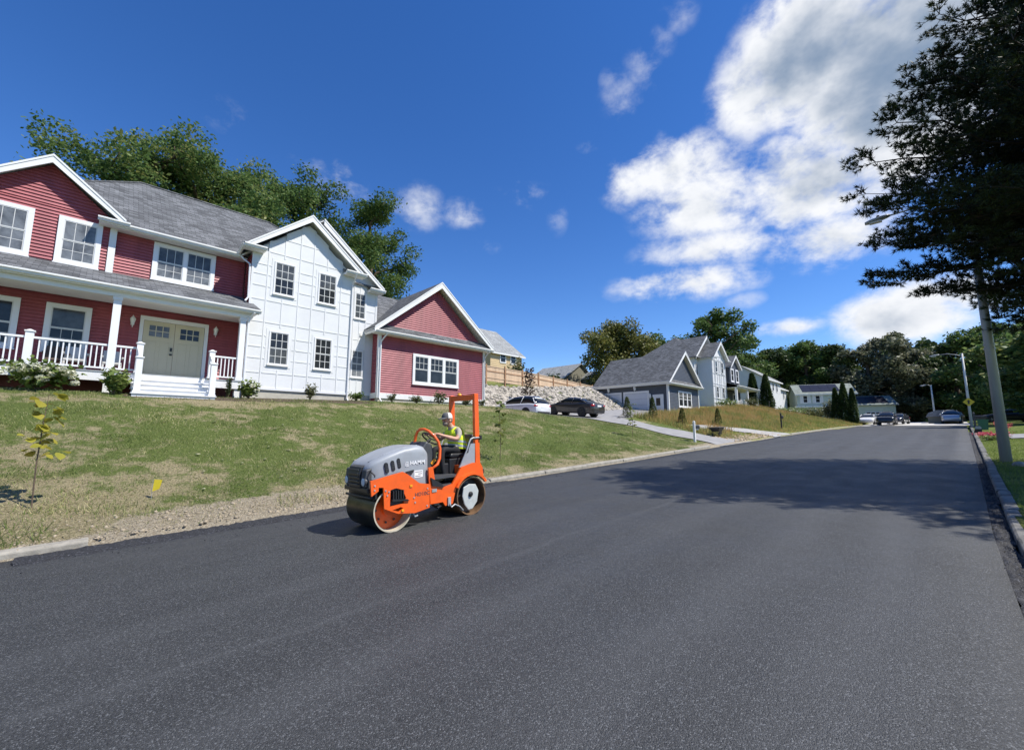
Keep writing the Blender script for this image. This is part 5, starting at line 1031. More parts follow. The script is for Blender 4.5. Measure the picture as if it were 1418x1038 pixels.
for sg in (1, -1):
    ch.append(chain(P0, ((0.02, sg*0.10, 1.205), 0.095), ((0.22, sg*0.125, 1.235), 0.088), ((0.42, sg*0.14, 1.235), 0.066), ((0.445, sg*0.14, 1.12), 0.062), ((0.43, sg*0.145, 0.95), 0.056), ((0.40, sg*0.15, 0.79), 0.046), ((0.415, sg*0.15, 0.71), 0.045), ((0.50, sg*0.15, 0.685), 0.042), ((0.60, sg*0.155, 0.675), 0.034)))
    sh = ((0.05, 0, 1.575), (0.15, 0.115)); hx, hy, hz = 0.545, sg*0.15, 1.535
    ch.append(chain(sh, ((0.04, sg*0.175, 1.575), 0.070), ((0.08, sg*0.235, 1.50), 0.060), ((0.17, sg*0.26, 1.42), 0.047), ((0.30, sg*0.23, 1.455), 0.045), ((0.44, sg*0.18, 1.505), 0.029), ((0.50, sg*0.165, 1.525), 0.030), ((hx, hy, hz), 0.032)))
    for k, (dy, ln) in enumerate(((-0.030, 0.060), (-0.010, 0.068), (0.010, 0.064), (0.028, 0.052))):
        y = hy+dy; ch.append(chain(((hx, hy, hz), 0.032), ((hx+0.03, y, hz+0.012), 0.011), ((hx+0.03+ln*0.5, y, hz+0.005), 0.010), ((hx+0.035+ln*0.55, y, hz-0.028), 0.009)))
    ch.append(chain(((hx, hy, hz), 0.032), ((hx-0.005, hy-sg*0.035, hz-0.01), 0.011), ((hx+0.03, hy-sg*0.045, hz-0.03), 0.009)))
def pick(c):
    if c.z > 1.665 and c.x > 0.04: return 0
    if c.x > 0.135 and c.z > 1.37 and abs(c.y) > 0.09: return 0        # bare forearms and hands
    if c.x > 0.10 and 0.765 < c.z < 1.37: return 2
    if c.z < 0.765: return 3
    if c.z < 1.27 and not (c.x < -0.02 and c.z > 1.27): return 2
    return 1
body = skin_body('body', ch, PE, [MT['skin'], MT['shirt'], MT['trousers'], MT['boots']], pick)
# face, beard, ears, hair
b = MB(); b.ellip((0.292, 0, 1.785), (0.030, 0.016, 0.026), 8, 6); b.obj('nose', MT['skin'], PE, smooth=True)
b = MB(); b.ellip((0.235, 0, 1.725), (0.062, 0.058, 0.050), 10, 8); b.obj('beard', MT['beard'], PE, smooth=True)
for sg in (1, -1):
    b = MB(); b.ellip((0.185, sg*0.085, 1.785), (0.026, 0.012, 0.034), 8, 6); b.obj('ear', MT['skin'], PE, smooth=True)
    b = MB(); b.ellip((0.276, sg*0.034, 1.812), (0.010, 0.014, 0.009), 8, 6); b.obj('eye', MT['black'], PE, smooth=True)
b = MB(); b.box(0.272, 0.290, -0.03, 0.03, 1.742, 1.75); b.obj('mouth', MT['beard'], PE)
b = MB(); b.ellip((0.155, 0, 1.80), (0.075, 0.086, 0.075), 12, 8); b.obj('hair', MT['beard'], PE, smooth=True)
# cap: crown of two colours and a brim
b = MB(); prof = [(1.0, 0.0), (0.99, 0.25), (0.92, 0.55), (0.72, 0.85), (0.4, 0.98), (0.02, 1.0)]
b.lathe(prof, (0, 0, 0), 'z', 20); b.v = [(0.198+x*0.112, y*0.098, 1.835+z*0.115) for x, y, z in b.v]; b.mi = [1 if sum(b.v[i][0] for i in f)/len(f) > 0.225 else 0 for f in b.f]
cp = b.obj('cap', [MT['cap'], MT['cap_dark']], PE, smooth=True)
b = MB(); n = 9; inner = [(0.198+0.112*math.cos(q), 0.098*math.sin(q), 1.838) for q in np.linspace(R(-62), R(62), n)]; outer = [(0.215+0.195*math.cos(q*0.9), 0.092*math.sin(q*1.1), 1.815) for q in np.linspace(R(-62), R(62), n)]
b.add(inner+outer+[(x, y, z+0.008) for x, y, z in inner+outer], [(i, i+1, n+i+1, n+i) for i in range(n-1)]+[(2*n+i, 3*n+i, 3*n+i+1, 2*n+i+1) for i in range(n-1)]+[(n+i, n+i+1, 3*n+i+1, 3*n+i) for i in range(n-1)]); b.obj('cap_brim', MT['cap_dark'], cp, smooth=True)
# vest: shell round the torso
def ell_ring(cx_, cz, a, bb, tilt, n=22): return [(cx_+a*math.cos(q), bb*math.sin(q), cz+tilt*math.cos(q)) for q in np.linspace(0, 2*math.pi, n, endpoint=False)]
b = MB(); b.loft([ell_ring(-0.055, 1.225, 0.178, 0.215, 0.02), ell_ring(-0.05, 1.30, 0.174, 0.212, 0.03), ell_ring(-0.025, 1.40, 0.176, 0.216, 0.04), ell_ring(-0.005, 1.47, 0.178, 0.212, 0.05), ell_ring(0.015, 1.545, 0.150, 0.172, 0.05)], cap=False); vs_ = b.obj('vest', MT['vest'], PE, smooth=True)
for (cx_, cz, a, bb) in ((-0.038, 1.345, 0.179, 0.218), (-0.052, 1.255, 0.179, 0.217)):
    c = MB(); c.loft([ell_ring(cx_-0.004, cz, a, bb, 0.03), ell_ring(cx_+0.004, cz+0.042, a, bb, 0.035)], cap=False); c.obj('reflective_tape', MT['tape'], vs_, smooth=True)
for sg in (1, -1):
    c = MB(); pts = [(-0.125, sg*0.09, 1.42), (-0.11, sg*0.10, 1.54), (-0.02, sg*0.105, 1.655), (0.07, sg*0.095, 1.655), (0.155, sg*0.085, 1.58), (0.175, sg*0.08, 1.45)]
    rings = [[(x-0.012, y-0.045, z), (x-0.012, y+0.045, z-0.004), (x+0.012, y+0.045, z), (x+0.012, y-0.045, z+0.004)] for x, y, z in pts]; c.loft(rings); c.obj('vest_shoulder', MT['vest'], vs_, smooth=True)
# ------------------------------------------------------------------ cars (own frame: x from rear bumper to nose, y to the left, z up)
def paint(name, col, metal=0.3): return mat(name, col, 0.3, 0.04, 2.0, metal=metal, coat=0.7)
MT['car_dark'] = paint('dark grey brown car paint', (0.050, 0.045, 0.042)); MT['car_white'] = paint('white car paint', (0.72, 0.73, 0.75), 0.0)
MT['car_black'] = paint('black car paint', (0.016, 0.017, 0.02)); MT['car_silver'] = paint('silver car paint', (0.42, 0.43, 0.45), 0.6); MT['car_navy'] = paint('dark blue car paint', (0.02, 0.025, 0.04))
MT['car_glass'] = mat('tinted car glass', (0.012, 0.014, 0.016), 0.05, 0.2, 2.0); MT['tail'] = mat('red tail lamp', (0.42, 0.015, 0.02), 0.2, 0.1); MT['rim'] = mat('grey alloy wheel', (0.25, 0.25, 0.26), 0.35, 0.1, metal=0.6)
MT['rim_black'] = mat('black alloy wheel', (0.015, 0.015, 0.016), 0.3, 0.1)
KIND = {
 'sedan': dict(L=4.85, W=0.91, wr=0.33, ax=(1.03, 3.83), belt=[(0.0, 0.80), (0.06, 1.03), (0.8, 1.09), (1.8, 1.02), (3.2, 0.98), (3.6, 0.96), (4.4, 0.82), (4.75, 0.66), (4.85, 0.5)], wid=[(0, 0.78), (0.3, 0.88), (1.0, 0.91), (3.9, 0.91), (4.5, 0.84), (4.85, 0.62)], roof=[(0.62, 0.0), (1.0, 0.16), (1.5, 0.36), (2.1, 0.43), (2.6, 0.42), (3.1, 0.23), (3.62, 0.0)], rp=(1.35, 2.75)),
 'suv': dict(L=4.7, W=0.95, wr=0.37, ax=(0.95, 3.75), belt=[(0.0, 0.85), (0.05, 1.12), (0.8, 1.16), (2.0, 1.12), (3.3, 1.08), (3.6, 1.06), (4.3, 0.98), (4.62, 0.86), (4.7, 0.55)], wid=[(0, 0.84), (0.3, 0.93), (1.0, 0.95), (3.9, 0.95), (4.4, 0.90), (4.7, 0.70)], roof=[(0.12, 0.05), (0.3, 0.32), (0.7, 0.56), (1.6, 0.62), (2.5, 0.58), (3.0, 0.36), (3.65, 0.0)], rp=(0.45, 2.65)),
}
def car(name, M_, label, kind, pm, rim='rim', group=None):
    k = KIND[kind]; r = thing(name, (0, 0, 0), label, 'car', group, local=M_); L_ = k['L']
    bx, bz = zip(*k['belt']); wx, ww = zip(*k['wid']); xs = sorted(set(list(bx)+list(wx)+[0.4, 1.4, 2.4, 2.9]))
    rings = []
    for x in xs:
        zb = float(np.interp(x, bx, bz)); w = float(np.interp(x, wx, ww)); e = min(x, L_-x); z0 = 0.22+0.12*max(0, 1-e/0.25); zb = max(zb, z0+0.2)
        half = [(w*0.90, z0), (w*0.985, z0+0.10), (w, (z0+zb)/2), (w*0.985, zb-0.14), (w*0.93, zb-0.03), (w*0.80, zb), (w*0.4, zb+0.025)]
        rings.append([(x, -y, z) for y, z in half]+[(x, y, z) for y, z in half[::-1]])
    b = MB(); b.loft(rings); body_ = b.obj('body', MT[pm], r, smooth=True, recalc=True)
    rx, rh = zip(*k['roof']); xs = sorted(set(list(rx)+[0.9, 1.25, 1.8, 2.35, 2.85, 3.3])); xs = [x for x in xs if rx[0] <= x <= rx[-1]]; rings = []
    for x in xs:
        h = float(np.interp(x, rx, rh)); zb = float(np.interp(x, bx, bz))-0.05; w = float(np.interp(x, wx, ww)); wb = w*0.90; wt = w*(0.90-0.24*h/0.45)
        rings.append([(x, -wb, zb), (x, -(wb+wt)/2*1.015, zb+0.05+h*0.55), (x, -wt, zb+0.05+h*0.97), (x, -wt*0.6, zb+0.05+h+0.02), (x, wt*0.6, zb+0.05+h+0.02), (x, wt, zb+0.05+h*0.97), (x, (wb+wt)/2*1.015, zb+0.05+h*0.55), (x, wb, zb)])
    b = MB(); b.loft(rings); b.obj('glass', MT['car_glass'], r, smooth=True, recalc=True)
    a0, a1 = k['rp']; b = MB(); rr2 = []
    for x in np.linspace(a0, a1, 8):
        h = float(np.interp(x, rx, rh)); zb = float(np.interp(x, bx, bz))-0.05; w = float(np.interp(x, wx, ww)); wt = w*(0.90-0.24*h/0.45); z = zb+0.05+h
        rr2.append([(x, -wt-0.012, z*1.0-0.045), (x, -wt*0.6, z+0.034), (x, wt*0.6, z+0.034), (x, wt+0.012, z-0.045)])
    b.loft(rr2, closed=True); b.obj('roof', MT[pm], r, smooth=True, recalc=True)
    for sg in (-1, 1):      # pillars
        for (x0, x1) in ((rx[-1]-0.04, a1-0.1), (rx[0]+0.04, a0+0.08), ((a0+a1)/2-0.0, (a0+a1)/2-0.06)):
            def pt(x, top):
                h = float(np.interp(x, rx, rh)); zb = float(np.interp(x, bx, bz))-0.05; w = float(np.interp(x, wx, ww))
                return (x, sg*(w*0.905 if not top else w*(0.90-0.24*h/0.45)+0.006), zb+0.03 if not top else zb+0.05+h*0.97)
            p, q = Vector(pt(x0, False)), Vector(pt(x1, True)); b = MB(); b.tube([p, (p+q)/2+Vector((0, sg*0.022, 0.0)), q], 0.04 if x0 != (a0+a1)/2 else 0.025, 6); b.obj('pillar', MT[pm], r, smooth=True)
        b = MB(); b.ellip((3.05, sg*0.98, float(np.interp(3.0, bx, bz))+0.06), (0.09, 0.10, 0.075), 8, 6); b.obj('mirror', MT[pm], r, smooth=True)
        w0 = float(np.interp(0.12, wx, ww)); b = MB(); b.ellip((0.14, sg*(w0-0.13), float(np.interp(0.12, bx, bz))-0.17), (0.16, 0.20, 0.10), 10, 8); b.obj('tail_lamp', MT['tail'], r, smooth=True)
        b = MB(); b.ellip((L_-0.28, sg*0.60, float(np.interp(L_-0.3, bx, bz))-0.12), (0.20, 0.15, 0.075), 10, 8); b.obj('headlamp', MT['lampglass'], r, smooth=True)
        for x in k['ax']:
            b = MB(); w = float(np.interp(x, wx, ww)); b.lathe([(k['wr']+0.055, sg*(w-0.25)), (k['wr']+0.055, sg*(w+0.004)), (0.02, sg*(w+0.004))], (x, 0, k['wr']+0.02), 'y', 22); b.obj('wheel_arch', MT['rubber'], r)
            t = MB(); t.lathe([(k['wr']*0.62, sg*(w-0.20)), (k['wr'], sg*(w-0.19)), (k['wr'], sg*(w+0.0)), (k['wr']*0.94, sg*(w+0.02)), (k['wr']*0.66, sg*(w+0.02))], (x, 0, k['wr']), 'y', 24); wh = t.obj('wheel', MT['rubber'], r)
            t = MB(); t.lathe([(k['wr']*0.67, sg*(w+0.012)), (k['wr']*0.60, sg*(w-0.01)), (k['wr']*0.2, sg*(w+0.008)), (0.001, sg*(w+0.014))], (x, 0, k['wr']), 'y', 20); t.obj('rim', MT[rim], wh)
            for q in range(5):
                t = MB(); a = q*2*math.pi/5; c, s = math.cos(a), math.sin(a); t.tube([(x+c*0.05, sg*(w+0.012), k['wr']+s*0.05), (x+c*k['wr']*0.62, sg*(w+0.012), k['wr']+s*k['wr']*0.62)], 0.022, 5); t.obj('spoke', MT[rim], wh)
    b = MB(); b.box(-0.012, 0.02, -0.26, 0.26, 0.78, 0.92); b.obj('number_plate', MT['white'], r)
    b = MB(); b.box(-0.02, 0.12, -0.70, 0.70, 0.30, 0.50); b.box(L_-0.14, L_-0.015, -0.5, 0.5, 0.32, 0.48); b.obj('bumper_trim', MT['rubber'], r)
    b = MB(); b.tube([(1.2, 0.905*k['W']/0.91+0.004, 0.93), (3.5, 0.905*k['W']/0.91+0.004, 0.86)], 0.006, 4); b.tube([(2.2, k['W']+0.0, 0.35), (2.24, k['W']+0.002, 0.92)], 0.005, 4); b.obj('door_seam', MT['rubber'], r)
    return r
def at_ground(x, y, heading, pitch=0.0, dz=0.0):
    return Matrix.Translation(Vector((x, y, float(gz(x, y))+dz)))@Matrix.Rotation(heading, 4, 'Z')@Matrix.Rotation(-pitch, 4, 'Y')
car('parked_car', at_ground(28.35, 18.75, R(90), R(4), 0.10), 'dark grey brown sedan parked on the driveway', 'sedan', 'car_dark', 'rim_black')
car('parked_car', at_ground(24.0, 20.6, R(92), R(2), -0.22)@Matrix.Diagonal((0.98, 1, 0.90, 1)), 'white car parked below the quarry stone slope', 'suv', 'car_white', 'rim_black')
zf = lambda x: 0.036*x+0.02
car('parked_car', Matrix.Translation((78.2, 5.4, zf(76)+0.05))@Matrix.Rotation(R(180), 4, 'Z'), 'black sport utility car facing the camera at the road end', 'suv', 'car_black')
car('parked_car', Matrix.Translation((82.5, 7.75, zf(80)+0.05))@Matrix.Rotation(R(180), 4, 'Z'), 'low white car in front of the pale green garage', 'sedan', 'car_white')
car('parked_car', Matrix.Translation((84.5, 4.3, zf(82)+0.05))@Matrix.Rotation(R(172), 4, 'Z'), 'dark blue car parked behind the black sport utility car', 'sedan', 'car_navy')
car('parked_car', Matrix.Translation((84.0, -0.65, zf(82)+0.05))@Matrix.Rotation(R(180), 4, 'Z'), 'silver sport utility car in front of the grey green shed', 'suv', 'car_silver')
car('parked_car', Matrix.Translation((74.5, -7.6, zf(74)+0.25))@Matrix.Rotation(R(95), 4, 'Z'), 'dark car partly hidden behind the nearest lamp post', 'sedan', 'car_black')
# ------------------------------------------------------------------ street furniture and small things
MT['yellow'] = mat('yellow sign sheeting', (0.75, 0.52, 0.03), 0.5, 0.05); MT['flag'] = mat('yellow plastic flag', (0.85, 0.65, 0.03), 0.5, 0.05)
MT['green_bin'] = mat('green plastic', (0.03, 0.13, 0.075), 0.5, 0.1); MT['tub'] = mat('black plastic tub', (0.02, 0.02, 0.022), 0.5, 0.3)
MT['post_white'] = mat('white mailbox post', (0.74, 0.74, 0.74), 0.5, 0.04); MT['pole_pale'] = mat('pale concrete pole', (0.62, 0.60, 0.56), 0.7, 0.10, 2.0, streak=True)
def lamp_post(x, y, h, arm, mt, label, r0=0.125, lean=0.0):
    z = float(gz(x, y)); r = thing('lamp_post', (x, y, z), label, 'lamp post', 'lamp posts along the right kerb')
    b = MB(); b.tube([(x, y, z-0.2), (x, y, z+h*0.5), (x, y+lean, z+h)], [r0, r0*0.83, r0*0.62], 16); b.obj('pole', mt, r, smooth=True)
    b = MB(); b.tube([(x, y, z+3.6), (x, y, z+3.66)], r0*0.99, 16); b.tube([(x, y, z+3.75), (x, y, z+3.8)], r0*0.98, 16); b.obj('band', MT['steel'], r)
    b = MB(); t = z+h
    b.tube([(x, y, t-0.35), (x, y+arm*0.2, t-0.10), (x, y+arm*0.55, t+0.08), (x, y+arm*0.85, t+0.05)], 0.032, 8); b.obj('arm', MT['steel'], r, smooth=True)
    b = MB(); c = (x, y+arm*0.85, t+0.06)
    rg = []
    for (s, w, hh) in ((0, 0.05, 0.05), (0.1, 0.10, 0.07), (0.3, 0.15, 0.085), (0.6, 0.15, 0.08), (0.75, 0.09, 0.05)):
        rg.append([(x+w*math.cos(q), y+arm*0.85+s, c[2]-0.12*s+hh*math.sin(q)) for q in np.linspace(0, 2*math.pi, 12, endpoint=False)])
    b.loft(rg); hd_ = b.obj('lamp_head', MT['steel'], r, smooth=True)
    b = MB(); b.lathe([(0.05, 0), (0.05, 0.07), (0.02, 0.09), (0.001, 0.092)], (x, y+arm*0.85+0.35, c[2]+0.03), 'z', 10); b.obj('photocell', MT['hood_dark'], hd_)
    b = MB(); b.box(x-0.10, x+0.10, y+arm*0.85+0.25, y+arm*0.85+0.62, c[2]-0.16, c[2]-0.11); b.obj('lens', MT['lamp_lens'], hd_)
    return r
lamp_post(20.9, -1.27, 8.95, 2.35, MT['steel'], 'weathered grey lamp post nearest the camera, half hidden by the pine', 0.14)
lamp_post(62, -1.86, 7.3, 1.9, MT['pole_pale'], 'pale lamp post carrying the yellow diamond sign', 0.12)
lamp_post(95, 1.0, 5.9, 0.6, MT['pole_pale'], 'farthest lamp post beside the grey green shed', 0.13)
r = thing('warning_sign', (61.8, -1.86, 4.75), 'yellow diamond road sign fixed to the pale lamp post', 'sign')
b = MB(); s = 0.42; b.prism([(-1.86-s, 4.75), (-1.86, 4.75-s), (-1.86+s, 4.75), (-1.86, 4.75+s)], 61.82, 61.85, lambda u, a, v: (a, u, v)); b.obj('plate', MT['yellow'], r)
b = MB(); b.prism([(-1.92, 4.55), (-1.80, 4.55), (-1.80, 4.78), (-1.72, 4.78), (-1.86, 4.98), (-2.0, 4.78), (-1.92, 4.78)], 61.81, 61.819, lambda u, a, v: (a, u, v)); b.obj('symbol', MT['black'], r)
def mailbox(x, y, label, postm, boxm, side, hgt=1.1, arms=True):
    z = float(gz(x, y)); r = thing('mailbox', (x, y, z), label, 'mailbox')
    b = MB(); b.box(x-0.055, x+0.055, y-0.055, y+0.055, z-0.2, z+hgt+0.12); b.loft([[(x-.07, y-.07, z+hgt+.12), (x+.07, y-.07, z+hgt+.12), (x+.07, y+.07, z+hgt+.12), (x-.07, y+.07, z+hgt+.12)], [(x-.01, y-.01, z+hgt+.2), (x+.01, y-.01, z+hgt+.2), (x+.01, y+.01, z+hgt+.2), (x-.01, y+.01, z+hgt+.2)]]); b.obj('post', postm, r)
    b = MB(); zz = z+hgt-0.28; n = 8; y0, y1 = (y-0.62, y-0.06); prof = [(-0.09, 0), (0.09, 0), (0.09, 0.14)]+[(0.09*math.cos(q), 0.14+0.09*math.sin(q)) for q in np.linspace(0, math.pi, n)][1:-1]+[(-0.09, 0.14)]
    if side == 'y': b.prism(prof, y0, y1, lambda u, a, v: (x+u, a, zz+v))
    else: b.prism(prof, x+0.06, x+0.60, lambda u, a, v: (a, y+u, zz+v))
    bx_ = b.obj('box', boxm, r, recalc=True)
    b = MB()
    if side == 'y': b.box(x-0.04, x+0.04, y-0.55, y+0.05, zz-0.06, zz); b.box(x-0.105, x-0.09, y-0.5, y-0.35, zz+0.1, zz+0.16)
    else: b.box(x, x+0.55, y-0.04, y+0.04, zz-0.06, zz)
    b.obj('bracket', postm, r); return r
mailbox(26.05, 10.6, 'white post mailbox with a black box at the driveway mouth', MT['post_white'], MT['black'], 'x', 1.05)
mailbox(46.9, 10.9, 'black mailbox on a black post by the weedy bank', MT['black'], MT['black'], 'x', 1.35)
mailbox(46.0, -1.55, 'black mailbox standing at the right kerb before the lamp post', MT['hood_dark'], MT['black'], 'y', 1.3)
r = thing('paper_box', (45.2, -1.5, 1.75), 'squat grey and black bin at the foot of the right kerb mailbox', 'bin')
b = MB(); b.box(45.1, 45.4, -1.80, -1.5, 2.02, 2.16); b.box(45.13, 45.37, -1.76, -1.54, 2.16, 2.22); b.obj('lid', MT['steel'], r)
b = MB(); b.box(45.08, 45.42, -1.82, -1.48, 1.72, 2.02); b.obj('body', MT['tub'], r); b = MB(); b.lathe([(0.14, -0.05), (0.14, 0.05), (0.001, 0.05)], (45.05, -1.55, 1.82), 'x', 12); b.obj('wheel', MT['rubber'], r)
r = thing('wheelie_bin', (52, -2.2, 2.0), 'green plastic bin behind the nearest lamp post lawn', 'bin')
b = MB(); b.loft([[(51.75, -2.45, 2.0), (52.25, -2.45, 2.0), (52.25, -1.95, 2.0), (51.75, -1.95, 2.0)], [(51.7, -2.5, 2.75), (52.3, -2.5, 2.75), (52.3, -1.9, 2.75), (51.7, -1.9, 2.75)]]); b.obj('body', MT['green_bin'], r)
b = MB(); b.box(51.66, 52.34, -2.54, -1.86, 2.75, 2.82); b.tube([(52.36, -2.5, 2.72), (52.36, -1.9, 2.72)], 0.02, 6); b.obj('lid', MT['green_bin'], r)
# wheelbarrow
wx_, wy_ = 31.2, 11.15; wz_ = float(gz(wx_, wy_)); WB = thing('wheelbarrow', (wx_, wy_, wz_), 'black wheelbarrow left beside the driveway', 'wheelbarrow')
b = MB(); b.loft([[(wx_-0.30, wy_-0.22, wz_+0.35), (wx_+0.25, wy_-0.22, wz_+0.35), (wx_+0.25, wy_+0.22, wz_+0.35), (wx_-0.30, wy_+0.22, wz_+0.35)], [(wx_-0.5, wy_-0.34, wz_+0.62), (wx_+0.52, wy_-0.36, wz_+0.68), (wx_+0.52, wy_+0.36, wz_+0.68), (wx_-0.5, wy_+0.34, wz_+0.62)]]); b.obj('tray', MT['tub'], WB, recalc=True)
b = MB(); b.lathe([(0.05, -0.05), (0.18, -0.05), (0.19, 0), (0.18, 0.05), (0.05, 0.05)], (wx_+0.62, wy_, wz_+0.2), 'y', 18); b.obj('wheel', MT['rubber'], WB)
for sg in (-1, 1):
    b = MB(); b.tube([(wx_+0.64, wy_+sg*0.09, wz_+0.2), (wx_+0.1, wy_+sg*0.2, wz_+0.33), (wx_-0.85, wy_+sg*0.28, wz_+0.62)], 0.02, 6); b.obj('handle', MT['tub'], WB)
    b = MB(); b.tube([(wx_-0.12, wy_+sg*0.2, wz_+0.35), (wx_-0.25, wy_+sg*0.2, wz_), (wx_-0.38, wy_+sg*0.2, wz_+0.36)], 0.018, 6); b.obj('leg', MT['tub'], WB)
# marker flag, stones by the kerb, boulder by the pole
fz_ = float(gz(1.2, 11.0)); r = thing('marker_flag', (1.2, 11.0, fz_), 'small yellow marker flag stuck in the lawn', 'flag')
b = MB(); b.tube([(1.2, 11.0, fz_-0.05), (1.2, 11.0, fz_+0.36)], 0.004, 5); b.obj('wire', MT['steel'], r)
b = MB(); b.add([(1.2, 11.0, fz_+0.14), (1.30, 10.93, fz_+0.19), (1.33, 10.9, fz_+0.36), (1.22, 11.0, fz_+0.37), (1.2, 11.004, fz_+0.14), (1.30, 10.934, fz_+0.19), (1.33, 10.904, fz_+0.36), (1.22, 11.004, fz_+0.37)], [(0, 1, 2, 3), (7, 6, 5, 4), (0, 3, 7, 4), (1, 5, 6, 2)]); b.obj('flag_sheet', MT['flag'], r)
b = MB(); b.ellip((19.4, -1.42, float(gz(19.4, -1.42))+0.03), (0.22, 0.16, 0.10), 7, 5); b.obj('boulder', MT['rock'], tag=('pale flat stone at the foot of the nearest lamp post', 'stone'))
r = thing('path_light', (18.6, -1.62, 0.8), 'low black garden light at the frame edge by the lamp post', 'light')
b = MB(); b.tube([(18.6, -1.62, 0.6), (18.6, -1.62, 1.08)], 0.015, 6); b.obj('stake', MT['black'], r); b = MB(); b.lathe([(0.16, 0), (0.10, 0.06), (0.001, 0.09)], (18.6, -1.62, 1.06), 'z', 12); b.obj('shade', MT['black'], r)
# porch chairs and bench seen between the balusters
MT['chair_grey'] = mat('pale grey resin', (0.55, 0.54, 0.52), 0.6, 0.05); MT['chair_brown'] = mat('brown wicker', (0.10, 0.07, 0.055), 0.8, 0.3, 20)
def porch_chair(x, y, mt, label, s=1.0):
    z = 3.73; r = thing('porch_chair', (x, y, z), label, 'chair'); b = MB(); b.box(x-0.27*s, x+0.27*s, y-0.26, y+0.24, z+0.36, z+0.42); b.obj('seat', mt, r)
    b = MB(); b.hexa([(x-.27*s, y+.2, z+.42), (x+.27*s, y+.2, z+.42), (x+.27*s, y+.24, z+.42), (x-.27*s, y+.24, z+.42), (x-.25*s, y+.34, z+.88), (x+.25*s, y+.34, z+.88), (x+.25*s, y+.38, z+.88), (x-.25*s, y+.38, z+.88)]); b.obj('backrest', mt, r)
    for sx in (-1, 1):
        for sy in (-0.22, 0.2): b = MB(); b.box(x+sx*0.25*s-0.025, x+sx*0.25*s+0.025, y+sy-0.025, y+sy+0.025, z, z+0.36); b.obj('leg', mt, r)
        b = MB(); b.box(x+sx*0.29*s-0.03, x+sx*0.29*s+0.03, y-0.26, y+0.26, z+0.58, z+0.62); b.obj('armrest', mt, r)
porch_chair(-0.15, 20.2, MT['chair_grey'], 'pale grey porch chair behind the railing near the column'); porch_chair(0.75, 20.35, MT['chair_grey'], 'pale grey porch chair beside the front door column', 0.9); porch_chair(-0.6, 20.5, MT['chair_brown'], 'brown wicker porch chair under the lower window'); porch_chair(-2.3, 20.3, MT['chair_grey'], 'pale porch chair at the far end of the porch')
# ------------------------------------------------------------------ vegetation
def rand_unit(r, n): v = r.normal(size=(n, 3)); return v/np.linalg.norm(v, axis=1, keepdims=True)
def leafmesh(name, P, size, mt, r, aspect=0.55, up=0.35, fold=0.25):
    n = len(P); nrm = rand_unit(r, n); nrm[:, 2] = np.abs(nrm[:, 2])+up; nrm /= np.linalg.norm(nrm, axis=1, keepdims=True)
    t = np.cross(nrm, rand_unit(r, n)); t /= np.linalg.norm(t, axis=1, keepdims=True); b = np.cross(nrm, t)
    s = (np.asarray(size)*r.uniform(0.65, 1.35, n))[:, None]
    V = np.stack([P-t*s, P+b*s*aspect-nrm*s*fold*0.5+t*s*0.1, P+t*s*1.05-nrm*s*fold, P-b*s*aspect-nrm*s*fold*0.5+t*s*0.1], 1).reshape(-1, 3)
    Q = np.arange(4*n).reshape(n, 4); return fastmesh(name, V, Q, mt)
